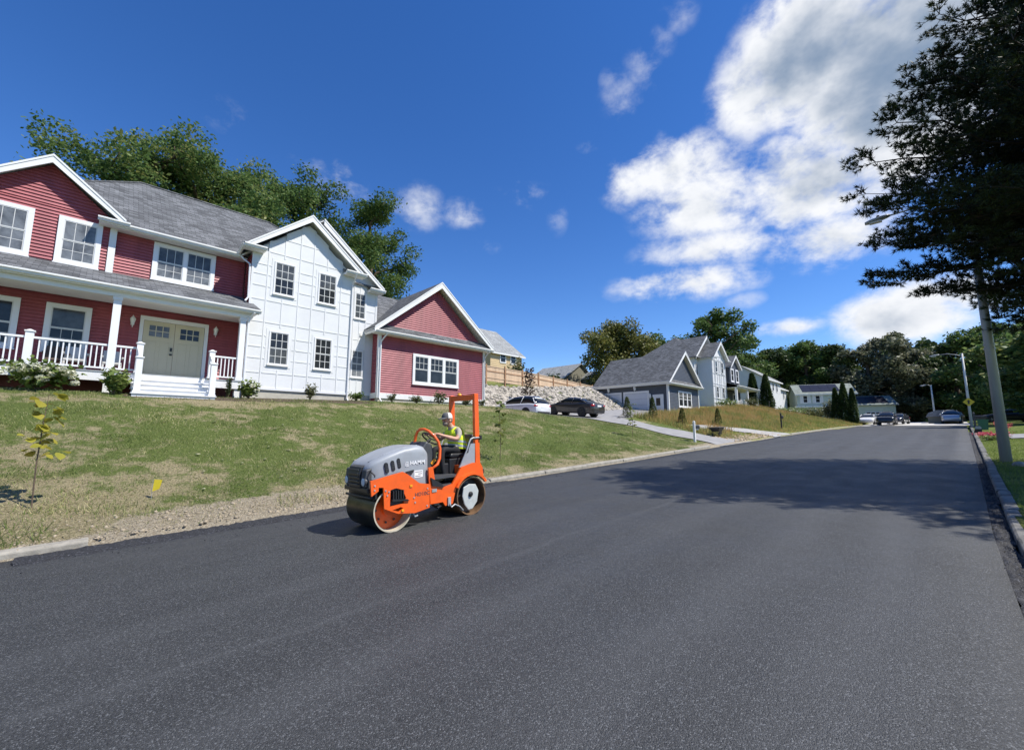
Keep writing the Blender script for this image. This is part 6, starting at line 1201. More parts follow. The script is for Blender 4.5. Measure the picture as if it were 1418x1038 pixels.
LEAF = {
 'oak': leafmat('oak leaves', [(0.021, 0.041, 0.013), (0.058, 0.111, 0.032), (0.112, 0.182, 0.049), (0.203, 0.256, 0.078)], 0.3),
 'locust': leafmat('locust leaves', [(0.030, 0.058, 0.019), (0.075, 0.136, 0.043), (0.142, 0.223, 0.067), (0.267, 0.281, 0.097)], 0.4),
 'maple': leafmat('bronze green maple leaves', [(0.025, 0.025, 0.010), (0.088, 0.105, 0.027), (0.175, 0.184, 0.049), (0.280, 0.245, 0.079)], 0.3),
 'grey': leafmat('silvery oak leaves', [(0.031, 0.040, 0.022), (0.109, 0.128, 0.070), (0.186, 0.194, 0.116), (0.342, 0.327, 0.233)], 0.3),
 'dark': leafmat('dark evergreen foliage', [(0.016, 0.027, 0.011), (0.038, 0.066, 0.022), (0.082, 0.122, 0.038), (0.136, 0.178, 0.054)], 0.2),
 'arb': leafmat('arborvitae foliage', [(0.018, 0.033, 0.012), (0.033, 0.063, 0.018), (0.060, 0.102, 0.030), (0.090, 0.135, 0.045)], 0.2),
 'young': leafmat('young arborvitae foliage', [(0.035, 0.055, 0.014), (0.070, 0.100, 0.025), (0.110, 0.140, 0.035), (0.160, 0.170, 0.050)], 0.3),
 'shrub': leafmat('glossy shrub leaves', [(0.041, 0.076, 0.020), (0.097, 0.152, 0.034), (0.165, 0.227, 0.055), (0.261, 0.303, 0.097)], 0.35),
 'holly': leafmat('dull shrub leaves', [(0.039, 0.052, 0.021), (0.078, 0.098, 0.039), (0.117, 0.137, 0.058), (0.195, 0.182, 0.091)], 0.3),
 'tulip': leafmat('yellowing sapling leaves', [(0.130, 0.170, 0.030), (0.240, 0.270, 0.040), (0.360, 0.340, 0.050), (0.500, 0.330, 0.060)], 0.45),
 'sapling': leafmat('green sapling leaves', [(0.055, 0.088, 0.022), (0.099, 0.138, 0.033), (0.165, 0.198, 0.055), (0.330, 0.297, 0.066)], 0.45),
 'purple': leafmat('purple sapling leaves', [(0.020, 0.012, 0.012), (0.045, 0.025, 0.025), (0.070, 0.045, 0.035), (0.090, 0.070, 0.040)], 0.3),
 'bloom': leafmat('cream hydrangea florets', [(0.500, 0.500, 0.360), (0.660, 0.660, 0.500), (0.760, 0.760, 0.640), (0.800, 0.800, 0.700)], 0.3),
 'pink': leafmat('pink petals', [(0.350, 0.040, 0.060), (0.550, 0.080, 0.120), (0.650, 0.160, 0.200), (0.600, 0.120, 0.100)], 0.3),
 'needle': leafmat('pine needles', [(0.007, 0.012, 0.005), (0.016, 0.027, 0.010), (0.034, 0.050, 0.017), (0.060, 0.080, 0.026)], 0.2),
 'golden': leafmat('golden seed heads', [(0.300, 0.200, 0.070), (0.460, 0.300, 0.110), (0.580, 0.360, 0.150), (0.550, 0.420, 0.200)], 0.4),
 'straw': leafmat('dead straw', [(0.260, 0.220, 0.130), (0.400, 0.340, 0.210), (0.520, 0.460, 0.300), (0.340, 0.300, 0.160)], 0.4),
 'blade': leafmat('lawn blades', [(0.074, 0.130, 0.027), (0.140, 0.199, 0.050), (0.223, 0.260, 0.087), (0.594, 0.536, 0.284)], 0.4),
 'blade_green': leafmat('watered lawn blades', [(0.081, 0.138, 0.021), (0.149, 0.218, 0.034), (0.218, 0.276, 0.057), (0.299, 0.322, 0.092)], 0.45),
 'wild': leafmat('tall wild grass', [(0.090, 0.150, 0.030), (0.220, 0.270, 0.070), (0.400, 0.360, 0.130), (0.560, 0.340, 0.150)], 0.45),
}
def limb(b, p, q, r0, r1, n=6, bend=0.1, rr=random):
    p, q = Vector(p), Vector(q); d = (q-p).length*bend; m1 = p.lerp(q, 0.35)+Vector((rr.uniform(-d, d), rr.uniform(-d, d), d*0.6)); m2 = p.lerp(q, 0.7)+Vector((rr.uniform(-d, d), rr.uniform(-d, d), d*0.4))
    b.tube([p, m1, m2, q], [r0, r0*0.8+r1*0.2, r0*0.4+r1*0.6, r1], n)
def tree_meshes(seed, H, Rr, z0f=0.25, nleaf=9000, leaf=0.22, kind='oak', clumps=46, limbs=11, cr=(0.20, 0.34), squash=0.72, trunk=0.03, open_=0.0, profile='round'):
    rr = random.Random(seed); r = np.random.default_rng(seed); b = MB(); tr = H*trunk
    b.tube([(0, 0, -0.4), (rr.uniform(-.1, .1)*2, rr.uniform(-.1, .1)*2, H*0.3), (rr.uniform(-.2, .2)*2, rr.uniform(-.2, .2)*2, H*0.62), (0, 0, H*0.92)], [tr*1.25, tr*0.9, tr*0.6, tr*0.12], 9)
    C, RC = [], []
    for i in range(limbs):
        f = (i+0.5)/limbs; h = H*(z0f+(0.97-z0f)*f); az = i*2.399+rr.uniform(-.4, .4); t = (f-0.42)/0.58
        w = math.sqrt(max(0.02, 1-min(1, abs(t))**2.2)) if profile == 'round' else (1-f)**0.8+0.08
        L_ = Rr*w*rr.uniform(0.72, 1.1); e = Vector((math.cos(az)*L_, math.sin(az)*L_, h+H*rr.uniform(-0.02, 0.07))); s = Vector((0, 0, max(H*0.14, h-H*0.13)))
        limb(b, s, e, tr*0.42*(1-f*0.6), tr*0.05, 5, 0.12, rr); k = max(2, round(clumps/limbs))
        for j in range(k):
            q = s.lerp(e, rr.uniform(0.35, 1.03))+Vector((rr.gauss(0, Rr*0.13), rr.gauss(0, Rr*0.13), rr.gauss(0, H*0.035))); C.append(q[:]); RC.append(Rr*rr.uniform(*cr)*(0.75+0.25*w))
            if j % 2 == 0: limb(b, s.lerp(e, 0.5), q, tr*0.12, tr*0.03, 4, 0.1, rr)
    for j in range(3): C.append((rr.gauss(0, Rr*0.1), rr.gauss(0, Rr*0.1), H*rr.uniform(0.86, 0.98))); RC.append(Rr*rr.uniform(cr[0], cr[1])*0.8)
    C, RC = np.array(C), np.array(RC); wts = RC**2; idx = r.choice(len(C), nleaf, p=wts/wts.sum())
    d = rand_unit(r, nleaf); rad = r.uniform(0.25, 1.0, nleaf)**0.5*(1+0.18*r.normal(size=nleaf))
    P = C[idx]+d*(RC[idx]*rad)[:, None]*np.array([1, 1, squash])
    me_t = None; t_ = bpy.data.meshes.new('trunk'); t_.from_pydata(b.v, [], b.f); t_.materials.append(MT['bark']); t_.polygons.foreach_set('use_smooth', [True]*len(t_.polygons))
    return t_, leafmesh('crown', P, leaf, LEAF[kind], r)
def place_tree(name, meshes, x, y, rotz, sc, label, group=None, cat='tree', z=None):
    z = float(gz(x, y)) if z is None else z
    M_ = Matrix.Translation((x, y, z))@Matrix.Rotation(rotz, 4, 'Z')@Matrix.Diagonal((*((sc,)*3 if isinstance(sc, (int, float)) else sc), 1))
    r = thing(name, (x, y, z), label, cat, group, local=M_); link('trunk', meshes[0], r); link('crown', meshes[1], r); return r
A1 = tree_meshes(1, 17, 5.2, 0.15, 44000, 0.112, 'locust', 90, 16, (0.19, 0.31))
A2 = tree_meshes(2, 19, 5.6, 0.15, 44000, 0.116, 'locust', 90, 16, (0.19, 0.31))
A3 = tree_meshes(3, 19, 5.0, 0.12, 44000, 0.12, 'oak', 90, 16, (0.20, 0.32))
BK = 'trees behind the red and white house'
for k, (mm, x, y, rz, sc, lb) in enumerate((
    (A1, -6.5, 37.0, 0.3, (0.85, 0.85, 0.50), 'feathery tree at the left frame edge behind the red gable'),
    (A2, -2.6, 36.5, 1.9, (0.9, 0.9, 0.58), 'feathery tree rising right behind the red gable peak'),
    (A1, 1.6, 38.0, 3.1, (1.12, 1.12, 0.95), 'tallest feathery tree above the main grey roof'),
    (A2, 5.2, 39.0, 4.4, (1.05, 1.05, 0.92), 'broad feathery tree over the middle of the grey roof'),
    (A1, 9.0, 39.0, 5.6, (1.08, 1.08, 0.99), 'feathery tree above the right end of the grey roof'),
    (A3, 13.0, 38.5, 0.9, (1.05, 1.05, 0.93), 'dark leafy tree directly behind the white gable'),
    (A3, 18.6, 38.0, 2.7, (1.0, 1.0, 0.90), 'dark rounded tree standing between white gable and garage wing'))): place_tree('tree', mm, x, y, rz, sc, lb, BK)
B1 = tree_meshes(4, 13.5, 7.0, 0.12, 26000, 0.23, 'maple', 60, 14, (0.24, 0.36), 0.8)
place_tree('tree', B1, 66.0, 39.5, 0.5, (0.98, 0.98, 1.02), 'bronze green round tree behind the grey garage roof')
B1b = tree_meshes(14, 13.5, 6.5, 0.12, 9000, 0.30, 'oak', 40, 12, (0.2, 0.34), 0.8, open_=1)
place_tree('tree', B1b, 77.5, 38.5, 1.5, (1.05, 1.05, 1.06), 'sparser green tree beside the bronze round tree')
B2 = tree_meshes(5, 22, 8.5, 0.35, 16000, 0.28, 'oak', 38, 12, (0.16, 0.27), 0.85)
place_tree('tree', B2, 95.0, 33.0, 0.2, (1.12, 1.12, 1.02), 'tall open crowned tree above the white gabled house')
D1 = tree_meshes(6, 17, 6.0, 0.05, 17000, 0.30, 'dark', 50, 12, (0.24, 0.38)); D2 = tree_meshes(7, 18, 6.5, 0.05, 17000, 0.30, 'grey', 50, 12, (0.20, 0.34)); D3 = tree_meshes(8, 18, 6.5, 0.05, 17000, 0.30, 'oak', 50, 12, (0.22, 0.36)); D4 = tree_meshes(9, 15, 5.5, 0.03, 17000, 0.27, 'locust', 50, 12, (0.22, 0.36))
FT = 'trees at the end of the street'
for (mm, x, y, rz, sc, lb) in (
    (D3, 108, 31.0, 0.2, 0.85, 'green tree behind the two tall arborvitaes'),
    (D1, 112, 27.0, 1.0, 0.95, 'dark tree above the white colonial house'),
    (D3, 116, 21.5, 2.0, 1.02, 'dark green tree directly behind the pale green house ridge'),
    (D1, 116, 16.0, 3.0, 0.98, 'dark evergreen behind the solar roof'),
    (D2, 113, 10.0, 4.0, 0.94, 'silvery leaved tree behind the pale green garage'),
    (D2, 110, 5.6, 5.0, 0.98, 'silvery tree right of the pale green garage roof'),
    (D1, 118, 1.6, 0.6, 0.86, 'dark tree behind the grey green shed'),
    (D1, 112, -2.2, 1.7, 0.86, 'dark tree behind the farthest lamp post'),
    (D3, 100, -5.5, 2.6, 0.85, 'green tree behind the yellow diamond sign'),
    (D4, 84, -8.6, 0.4, 0.80, 'bright green tree to the right of the diamond sign'),
    (D4, 66, -8.4, 3.6, (0.95, 0.95, 0.72), 'bright green tree behind the nearest lamp post'),
    (D4, 76, -14.0, 4.9, 0.78, 'green tree at the right frame edge beyond the driveway')): place_tree('tree', mm, x, y, rz, sc, lb, FT)
# a far wood closing the view
n = 60000; P = []
wr_ = np.random.default_rng(40); wa = wr_.uniform(-0.42, 0.48, n); wd = wr_.uniform(122, 150, n); X = wd*np.cos(wa); Y = wd*np.sin(wa); hh = 15.5+2.5*np.sin(Y*0.35)+1.6*np.sin(Y*0.9+1); Z = zr(X)+wr_.uniform(0, 1, n)**0.8*hh
link('woods', leafmesh('woods', np.stack([X, Y, Z], -1), 0.8, LEAF['dark'], wr_), tag=('dark woodland mass closing the end of the street', 'woodland', None, 'stuff'))
n = 26000; wa = wr_.uniform(0, 1, n); X = -30+wa*140; Y = 62+wr_.uniform(0, 12, n); Z = gz(X, Y)+wr_.uniform(0, 1, n)*(3.5+1.2*np.sin(X*0.4))
link('woods', leafmesh('woods', np.stack([X, Y, Z], -1), 0.6, LEAF['dark'], wr_), tag=('low dark scrub along the hilltop behind the houses', 'woodland', None, 'stuff'))

# columnar evergreens
def columnar(seed, H, Rr, kind, n, leaf, flame=True):
    r = np.random.default_rng(seed); u = r.uniform(0, 1, n)**0.9; h = u*H; t = h/H
    w = Rr*np.minimum(1, (1.02-t)**0.55)*np.minimum(1, 0.55+t*3); a = r.uniform(0, 6.283, n); w = w*(1+0.14*np.sin(a*3+seed+t*6)+0.10*np.sin(a*7+t*11)); q = r.uniform(0.6, 1.05, n)**0.6
    P = np.stack([np.cos(a)*w*q, np.sin(a)*w*q, h+0.05], -1); b = MB(); b.tube([(0, 0, -0.2), (0, 0, H*0.9)], [Rr*0.12, Rr*0.03], 6)
    t_ = bpy.data.meshes.new('trunk'); t_.from_pydata(b.v, [], b.f); t_.materials.append(MT['bark']); return t_, leafmesh('crown', P, leaf, LEAF[kind], r, 0.35, 0.9)
C1 = columnar(3, 5.4, 0.95, 'arb', 7000, 0.16); C2 = columnar(8, 1.75, 0.40, 'young', 1300, 0.07)
for (x, y, sc, lb) in ((70.0, 19.6, 1.02, 'tall arborvitae against the grey porch house end wall'), (70.6, 18.0, 1.0, 'tall arborvitae next to the white colonial house')): place_tree('arborvitae', C1, x, y, x, sc, lb, 'tall arborvitaes beside the porch')
for (x, y, sc, lb) in ((76.3, 10.75, (0.75, 0.75, 0.93), 'left one of the dark arborvitaes before the pale green house'), (76.0, 9.75, (0.85, 0.85, 1.04), 'middle and tallest arborvitae before the pale green house'), (76.2, 8.85, (0.70, 0.70, 0.90), 'right one of the dark arborvitaes before the pale green house')): place_tree('arborvitae', C1, x, y, y, sc, lb, 'arborvitaes before the green house', z=3.05)
for (x, y, sc, lb) in ((32.3, 18.6, (1.0, 1.0, 0.95), 'young arborvitae between the two garage doors'), (33.4, 16.9, (0.95, 0.95, 1.02), 'young arborvitae left of the white side door'), (33.0, 14.3, (0.9, 0.9, 0.78), 'young arborvitae in front of the grey triple window'), (37.6, 13.3, (0.85, 0.85, 0.85), 'young arborvitae behind the wheelbarrow')): place_tree('arborvitae', C2, x, y, x*3, sc, lb, 'young arborvitaes along the driveway')

# shrubs in front of the houses
def shrub(name, x, y, rx, rh, n, leaf, kind, label, seed, z=None, blooms=0, cat='shrub', stems=9, aspect=0.55):
    r = np.random.default_rng(seed); z = float(gz(x, y)) if z is None else z; root = thing(name, (x, y, z), label, cat); b = MB(); tips = []
    for k in range(stems):
        a = k*2.4+r.uniform(-.3, .3); q = r.uniform(0.35, 0.95); e = (x+math.cos(a)*rx*q, y+math.sin(a)*rx*q, z+rh*math.sqrt(1-0.6*q*q)*r.uniform(0.75, 1.0)); tips.append(e); b.tube([(x, y, z-0.05), ((x*1.3+e[0]*0.7)/2, (y*1.3+e[1]*0.7)/2, z+(e[2]-z)*0.55), e], [0.014, 0.01, 0.004], 5)
    b.obj('stems', MT['bark'], root); tips = np.array(tips); base = np.array([[x, y, z+rh*0.1]]); m_ = n
    i = r.integers(0, len(tips), m_); f = r.uniform(0.3, 1.05, m_)[:, None]; P = base+(tips[i]-base)*f+r.normal(0, 1, (m_, 3))*np.array([rx, rx, rh*0.8])*0.17
    P[:, 2] = np.maximum(P[:, 2], z+0.03); o = link('foliage', leafmesh('foliage', P, leaf, LEAF[kind], r, aspect, 0.5), root)
    for k in range(blooms):
        a = r.uniform(0, 6.28); q = r.uniform(0.3, 1.0); c = np.array([x+math.cos(a)*rx*q, y-abs(math.sin(a))*rx*q*0.8, z+rh*r.uniform(0.35, 1.0)*math.sqrt(1-0.5*q*q)]); d = rand_unit(r, 42)*np.array([0.085, 0.085, 0.06])
        link('blossom', leafmesh('blossom', c+d, 0.035, LEAF['bloom'], r, 0.9), root)
    return root
shrub('hydrangea', -0.85, 18.55, 0.95, 0.78, 900, 0.085, 'shrub', 'white blooming hydrangea below the porch railing', 21, blooms=34)
shrub('shrub', 0.80, 18.3, 0.42, 0.78, 520, 0.085, 'shrub', 'bright green broad leaved shrub left of the porch steps', 22)
shrub('shrub', 4.55, 18.5, 0.38, 0.66, 480, 0.08, 'shrub', 'bright green shrub right of the porch steps', 23, blooms=2)
shrub('shrub', 7.05, 19.2, 0.32, 0.62, 420, 0.05, 'holly', 'small dull shrub before the white panelled wall', 24)
shrub('shrub', 9.25, 19.5, 0.36, 0.42, 300, 0.06, 'shrub', 'low green shrub beside the white downpipe', 25)
shrub('shrub', 10.95, 19.2, 0.30, 0.48, 260, 0.045, 'holly', 'small shrub at the left corner of the garage wing', 26)
shrub('shrub', 12.35, 19.2, 0.36, 0.42, 280, 0.05, 'holly', 'low shrub left of the garage wing windows', 27)
shrub('shrub', 13.75, 19.2, 0.52, 0.62, 420, 0.055, 'holly', 'widest shrub under the garage wing windows', 28)
shrub('shrub', 15.6, 19.2, 0.36, 0.45, 300, 0.05, 'holly', 'shrub behind the roll bar of the road roller', 29)
shrub('shrub', 16.8, 19.2, 0.30, 0.40, 240, 0.05, 'holly', 'small shrub at the right corner of the garage wing', 36)
shrub('shrub', 3.95, 18.75, 0.10, 0.75, 420, 0.035, 'dark', 'narrow dark evergreen right beside the porch stairs', 30, stems=4)
shrub('shrub', 35.0, 34.0, 1.3, 2.6, 900, 0.14, 'holly', 'bushy shrub left of the beige house windows', 31); shrub('shrub', 42.2, 34.5, 0.9, 1.4, 500, 0.14, 'dark', 'dark shrub right of the beige house', 32)
shrub('shrub', 62.2, 17.6, 0.9, 1.5, 800, 0.10, 'holly', 'dark shrub before the white porch railing', 33); shrub('hydrangea', 56.6, 18.9, 1.1, 0.9, 700, 0.10, 'shrub', 'pale blooming hydrangea below the white gable', 34, blooms=16)
shrub('hydrangea', 78.5, 17.6, 2.6, 1.5, 1500, 0.14, 'shrub', 'wide pale flowering hedge in front of the white colonial', 35, blooms=40); shrub('shrub', 86.0, 15.2, 3.2, 1.9, 1600, 0.16, 'holly', 'broad green bush left of the pale green house', 37)
shrub('shrub', 79.0, 11.9, 0.9, 3.2, 1400, 0.15, 'grey', 'grey leaved bush touching the left arborvitae', 38, blooms=14)
shrub('flower_bed', 37.0, -1.95, 0.9, 0.35, 700, 0.06, 'pink', 'pink flower clump behind the nearest lamp post', 39, cat='flowers'); shrub('flower_bed', 34.6, -1.75, 0.6, 0.28, 500, 0.05, 'shrub', 'low green flower bed at the kerb before the pink flowers', 41, cat='flowers'); shrub('flower_bed', 52.0, -3.2, 0.6, 0.6, 400, 0.06, 'pink', 'red flower clump next to the green bin', 42, cat='flowers')
shrub('shrub', 92, 1.6, 0.6, 0.7, 400, 0.1, 'shrub', 'small round bush at the foot of the farthest lamp post', 43)
# saplings
def leafshape(name, p, size, mt, r):
    """one ovate leaf folded along its midrib"""
    o = [(0, 0), (0.16, 0.30), (0.40, 0.46), (0.66, 0.40), (0.86, 0.20), (1.0, 0)]; a = r.uniform(0, 6.283); t = np.array([math.cos(a), math.sin(a), r.uniform(-0.9, 0.15)]); t /= np.linalg.norm(t)
    sd = np.cross(t, [0, 0, 1.0]); sd /= np.linalg.norm(sd); nn = np.cross(sd, t); roll = r.uniform(-0.6, 0.6); sd, nn = sd*math.cos(roll)+nn*math.sin(roll), nn*math.cos(roll)-sd*math.sin(roll); s = size*r.uniform(0.6, 1.25)*1.7
    mid = [p+t*s*u-nn*s*0.16*u*u for u, v in o]; L1 = [mid[i]+sd*s*o[i][1]+nn*s*0.16*o[i][1] for i in range(1, 5)]; L2 = [mid[i]-sd*s*o[i][1]+nn*s*0.16*o[i][1] for i in range(1, 5)]
    vs = [tuple(q) for q in mid+L1+L2]; fs = [(0, 1, 6), (1, 2, 7, 6), (2, 3, 8, 7), (3, 4, 9, 8), (4, 5, 9), (0, 10, 1), (1, 10, 11, 2), (2, 11, 12, 3), (3, 12, 13, 4), (4, 13, 5)]
    me_ = bpy.data.meshes.new(name); me_.from_pydata(vs, [], fs); me_.materials.append(mt); return me_
def sapling(name, x, y, h, kind, nleaf, leaf, label, seed, spread=0.32, low=0.3, z=None):
    rr = random.Random(seed); r = np.random.default_rng(seed); z = float(gz(x, y)) if z is None else z; root = thing(name, (x, y, z), label, 'sapling'); b = MB()
    b.tube([(x, y, z-0.1), (x+rr.uniform(-.03, .03), y, z+h*0.4), (x+rr.uniform(-.04, .04), y, z+h*0.75), (x+0.02, y, z+h)], [0.013, 0.011, 0.008, 0.003], 6); P = []
    nb = max(6, nleaf//4)
    for k in range(nb):
        f = low+(1-low)*(k+0.5)/nb; a = k*2.4+rr.uniform(-.5, .5); l = spread*h*(1.1-f*0.7)*rr.uniform(.6, 1.1); p = Vector((x, y, z+h*f)); q = p+Vector((math.cos(a)*l, math.sin(a)*l, l*0.45)); b.tube([p, p.lerp(q, 0.5)+Vector((0, 0, -0.01)), q], [0.005, 0.004, 0.002], 4)
        for j in range(max(1, nleaf//nb)): w = p.lerp(q, rr.uniform(0.5, 1.05)); P.append((w.x+rr.gauss(0, .03), w.y+rr.gauss(0, .03), w.z-rr.uniform(0, .07)))
    b.obj('stem', MT['bark'], root); P = np.array(P)
    for i in range(min(len(P), 60)):
        link('leaf', leafshape('leaf', P[i], leaf, LEAF[kind], r), root)
    if len(P) > 60: link('foliage', leafmesh('foliage', P[60:], leaf, LEAF[kind], r, 0.75, 0.0, 0.35), root)
    return root
sapling('sapling', -0.36, 11.05, 1.95, 'tulip', 56, 0.095, 'yellowing sapling on the lawn at the left frame edge', 51, 0.16, 0.42)
sapling('sapling', 10.3, 10.8, 2.05, 'sapling', 60, 0.085, 'green sapling behind the rear drum of the road roller', 52, 0.15, 0.25)
sapling('sapling', 22.2, 12.5, 1.85, 'sapling', 44, 0.10, 'thin sapling on the lawn in front of the garage doors', 53, 0.2, 0.3)
sapling('sapling', 27.5, 25.2, 3.4, 'purple', 420, 0.085, 'purple leaved young tree growing in the quarry stones', 54, 0.26, 0.2)

# ------------------------------------------------------------------ the big pine at the right
def pine(x, y, label):
    rr = random.Random(77); r = np.random.default_rng(77); z = float(gz(x, y)); root = thing('pine_tree', (x, y, z), label, 'tree'); H = 16.6; b = MB()
    b.tube([(x, y, z-0.3), (x+0.1, y, z+5), (x, y+0.1, z+11), (x, y, z+H)], [0.36, 0.29, 0.17, 0.03], 12); b.obj('trunk', MT['bark'], root, smooth=True)
    bb = MB(); T_, D_ = [], []
    def prof(h): return float(np.interp(h, [3.6, 4.4, 5.2, 6.5, 8.2, 10, 12, 14, 15.6, 16.6], [1.6, 3.6, 4.7, 5.6, 5.8, 5.0, 3.7, 2.5, 1.3, 0.3]))
    h = 3.9; w = 0
    while h < H-0.4:
        nb = 9 if h < 12 else 7
        for k in range(nb):
            a = w*0.7+k*2*math.pi/nb+rr.uniform(-.25, .25); L_ = prof(h)*rr.choice((0.75, 0.9, 1.0, 1.06))*rr.uniform(0.88, 1.05); rise = rr.uniform(-0.05, 0.16)+(0.10 if h > 9 else -0.03)
            p = Vector((x, y, z+h+rr.uniform(-.2, .2))); d = Vector((math.cos(a), math.sin(a), 0)); n = max(5, int(L_/0.42)); pts = []
            for i in range(n+1):
                t = i/n; pts.append(p+d*(L_*t)+Vector((0, 0, L_*(rise*t-0.12*t*t+0.16*t**3)))+Vector((rr.gauss(0, .03), rr.gauss(0, .03), rr.gauss(0, .03)))*i**0.5)
            bb.tube(pts, [max(0.008, 0.06*(1-i/n)*L_/5+0.008) for i in range(n+1)], 4)
            sd = Vector((-d.y, d.x, 0))
            for i in range(max(1, int(n*0.12)), n+1):
                t = i/n
                for sg in (-1, 1, 0):
                    l = (0.35+0.75*L_/6*(1-t)**0.6+0.15)*rr.uniform(0.6, 1.15)*(0.6 if sg == 0 else 1); q = pts[i]+(sd*sg*rr.uniform(.6, 1)+d*rr.uniform(.35, .8)+Vector((0, 0, 0.8 if sg == 0 else 0))).normalized()*l+Vector((0, 0, l*rr.uniform(-.05, .35)))
                    bb.tube([pts[i], q], [0.012, 0.005], 3, False); tw = [(pts[i], q, l)]
                    if l > 0.45:
                        for f_, s2 in ((0.45, 1), (0.62, -1), (0.8, 1)):
                            o2 = pts[i].lerp(q, f_); ax = (q-pts[i]).normalized(); q2 = o2+(ax*0.7+Vector((-ax.y, ax.x, 0))*s2*0.75+Vector((0, 0, rr.uniform(-.2, .35)))).normalized()*l*0.42; tw.append((o2, q2, l*0.42)); bb.tube([o2, q2], [0.007, 0.004], 3, False)
                    for (u0, u1, lu) in tw:
                        m_ = max(2, int(lu/0.15)); dv = (u1-u0).normalized()
                        for j in range(1, m_+1):
                            c = u0.lerp(u1, j/m_)
                            for e in range(2): T_.append((c.x+rr.gauss(0, .03), c.y+rr.gauss(0, .03), c.z+rr.gauss(0, .03))); D_.append((dv.x+rr.gauss(0, .4), dv.y+rr.gauss(0, .4), dv.z+rr.uniform(-.05, .55)))
        h += 0.46; w += 1
    bb.obj('branches', MT['bark_dark'], root); T_, D_ = np.array(T_), np.array(D_); D_ /= np.linalg.norm(D_, axis=1, keepdims=True); nt = len(T_); k = 12
    dirs = D_[:, None]*1.0+r.normal(0, 0.55, (nt, k, 3)); dirs /= np.linalg.norm(dirs, axis=2, keepdims=True); ln = r.uniform(0.11, 0.20, (nt, k, 1))
    side = np.cross(dirs, r.normal(size=(nt, k, 3))); side /= np.linalg.norm(side, axis=2, keepdims=True); c = T_[:, None]+np.zeros((nt, k, 3)); wv = 0.0115
    V = np.stack([c-side*wv, c+side*wv, c+dirs*ln], 2).reshape(-1, 3); Q = np.arange(len(V)).reshape(-1, 3); link('crown', fastmesh('crown', V, Q, LEAF['needle']), root); print('pine tufts', nt, 'tris', len(Q))
pine(18.6, -4.25, 'big dark pine overhanging the road from the right')

# ------------------------------------------------------------------ grass blades
def blades(name, X, Y, hgt, wid, kind, label, cat, seed, lean=0.5, stuff='stuff'):
    r = np.random.default_rng(seed); n = len(X); Z = gz(X, Y)-0.01; a = r.uniform(0, 6.283, n); s = np.stack([np.cos(a), np.sin(a), np.zeros(n)], -1)*np.asarray(wid)[:, None]
    b = r.uniform(0, 6.283, n); l = np.abs(r.normal(0, lean, n))*hgt; tip = np.stack([np.cos(b)*l, np.sin(b)*l, hgt*r.uniform(.7, 1, n)], -1); c = np.stack([X, Y, Z], -1)
    V = np.stack([c-s, c+s, c+tip*0.6+s*0.6+np.array([0, 0, 0.0]), c+tip], 1).reshape(-1, 3); Q = np.arange(4*n).reshape(n, 4); return link(name, fastmesh(name, V, Q, LEAF[kind]), tag=(label, cat, None, stuff))
r = np.random.default_rng(5)
n = 210000; X = r.uniform(-7, 27, n); Y = 9.55+r.uniform(0, 1, n)**1.15*8.9; dry, dirt, mulch, wild, grav, lush = zones(X, Y)
patch = np.sin(X*1.9+np.sin(Y*1.3)*1.7)*np.sin(Y*2.3+np.cos(X*0.8)*1.5)+0.55*np.sin(X*4.7+Y*3.1)*np.sin(Y*5.3-X*1.7)
keep = (r.uniform(0, 1, n) < np.clip(0.80+0.45*patch-0.55*dry, 0.06, 1)) & (r.uniform(0, 1, n) > dirt*0.93) & ~((X > 26.2) & (Y > 9))
keep &= ~((X > 17.5) & (Y > 18.6))
X, Y = X[keep], Y[keep]; n = len(X); blades('grass', X, Y, r.uniform(0.03, 0.085, n)*(1+0.7*np.clip(patch[keep], 0, 1)), r.uniform(0.004, 0.010, n), 'blade', 'mown patchy lawn below the red and white house', 'grass', 61, 0.8)
n = 3000; X = r.uniform(-3, 9, n); Y = 9.7+np.abs(r.normal(0, 0.7, n)); cl = np.sin(X*2.1)*np.sin(Y*3+X) > 0.25; X, Y = X[cl], Y[cl]; n = len(X); blades('weeds', X, Y, r.uniform(0.10, 0.22, n), r.uniform(0.005, 0.009, n), 'blade', 'taller weed tufts along the dirt verge by the kerb', 'weeds', 62, 0.7)
n = 26000; X = r.uniform(-7, 16, n); Y = Yl(X)+0.12+np.abs(r.normal(0, 1.3, n)); k_ = (Y < 18) & (r.uniform(0, 1, n) < np.clip(1.15-np.abs(X-0)/12, 0.1, 1)); X, Y = X[k_], Y[k_]; n = len(X); blades('straw', X, Y, r.uniform(0.02, 0.07, n), r.uniform(0.004, 0.008, n), 'straw', 'dead straw coloured grass on the dry verge', 'grass', 65, 1.6)
n = 60000; Y = -0.55-r.uniform(0, 1, n)**1.4*7; X = 3+r.uniform(0, 1, n)**1.3*45; k_ = (Y < Yr(X)-0.35) & ~((X > 35) & (X < 41.2)); X, Y = X[k_], Y[k_]; n = len(X); blades('grass', X, Y, r.uniform(0.04, 0.09, n), r.uniform(0.005, 0.010, n), 'blade_green', 'bright green lawn strip behind the right kerb', 'grass', 63, 0.7)
n = 70000; X = r.uniform(31.0, 82, n); Y = Yl(X)+0.25+r.uniform(0, 1, n)*9.3; k_ = ~((X > 33) & (X < 43.6) & (np.abs((X-41)*0.5+(Y-9.4)*0.87-0.3) < 1.3)) & ~((Y > 18.4) & (X < 60)) & (r.uniform(0, 1, n) > zones(X, Y)[1]*0.9) & (X-31 > (Y-12)*0.25); X, Y = X[k_], Y[k_]; n = len(X); blades('wild_grass', X, Y, r.uniform(0.2, 0.65, n)*np.clip((Y-Yl(X))/2.5, 0.35, 1), r.uniform(0.012, 0.024, n), 'wild', 'tall orange and green wild grass on the weedy bank', 'grass', 64, 0.35)
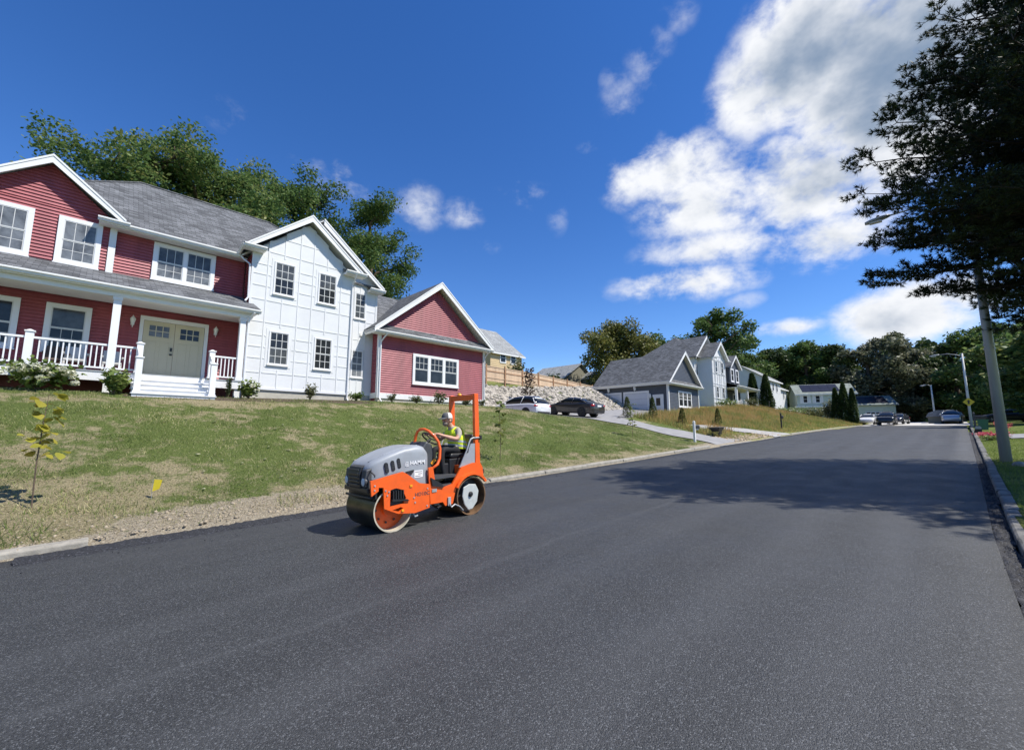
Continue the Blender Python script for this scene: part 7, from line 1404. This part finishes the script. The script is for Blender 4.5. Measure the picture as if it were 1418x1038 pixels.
n = 30000; X = r.uniform(33.0, 80, n); Y = Yl(X)+2.2+r.uniform(0, 1, n)*7; k_ = ~((Y > 18.4) & (X < 60)) & (np.sin(X*0.9)+np.sin(Y*1.4+X*0.3) > -0.4) & ((X < 36) | (Y > 13.6)); X, Y = X[k_], Y[k_]; n = len(X); blades('seed_heads', X, Y, r.uniform(0.35, 0.75, n), r.uniform(0.012, 0.022, n), 'golden', 'golden orange seed heads standing over the weedy bank', 'grass', 66, 0.3)
n = 1500; X = r.uniform(-0.5, 8.5, n); Y = Yl(X)+0.02+np.abs(r.normal(0, 0.45, n)); k_ = r.uniform(0, 1, n) < np.clip(1.3-np.abs(X-3.2)/4.5, 0.05, 1); X, Y = X[k_], Y[k_]
stones('dirt_clods', np.stack([X, Y, gz(X, Y)+0.004], -1), r.uniform(0.006, 0.028, len(X))*r.choice([0.5, 0.8, 1.5], len(X)), mat('dry soil clods', (0.30, 0.25, 0.18), 0.95, 0.35, 12), 'dry soil clods and pebbles on the dirt verge', 'clods', seed=9)
n = 700; X = r.uniform(30, 41, n); Y = Yl(X)+0.1+np.abs(r.normal(0, 0.9, n)); stones('dirt_clods', np.stack([X, Y, gz(X, Y)+0.01], -1), r.uniform(0.03, 0.10, n), mat('dug earth', (0.38, 0.30, 0.20), 0.95, 0.3, 6), 'dug up earth between the driveway and the pale path', 'clods', seed=10)
n = 420; X = r.uniform(-2, 30, n); Y = Yl(X)-np.abs(r.normal(0, 0.5, n))-0.05; stones('loose_gravel', np.stack([X, Y, zr(X)+0.016], -1), r.uniform(0.004, 0.013, n), MT['asphalt_edge'], 'loose asphalt crumbs along the left edge of the road', 'gravel', seed=13)
n = 260; X = r.uniform(2, 24, n); Y = r.uniform(10.5, 17.5, n); stones('pale_leaves', np.stack([X, Y, gz(X, Y)+0.05], -1), r.uniform(0.02, 0.05, n), mat('dry fallen leaf', (0.55, 0.50, 0.36), 0.9, 0.2, 8), 'scattered dry leaves lying on the lawn', 'leaves', flat=0.12, seed=12)
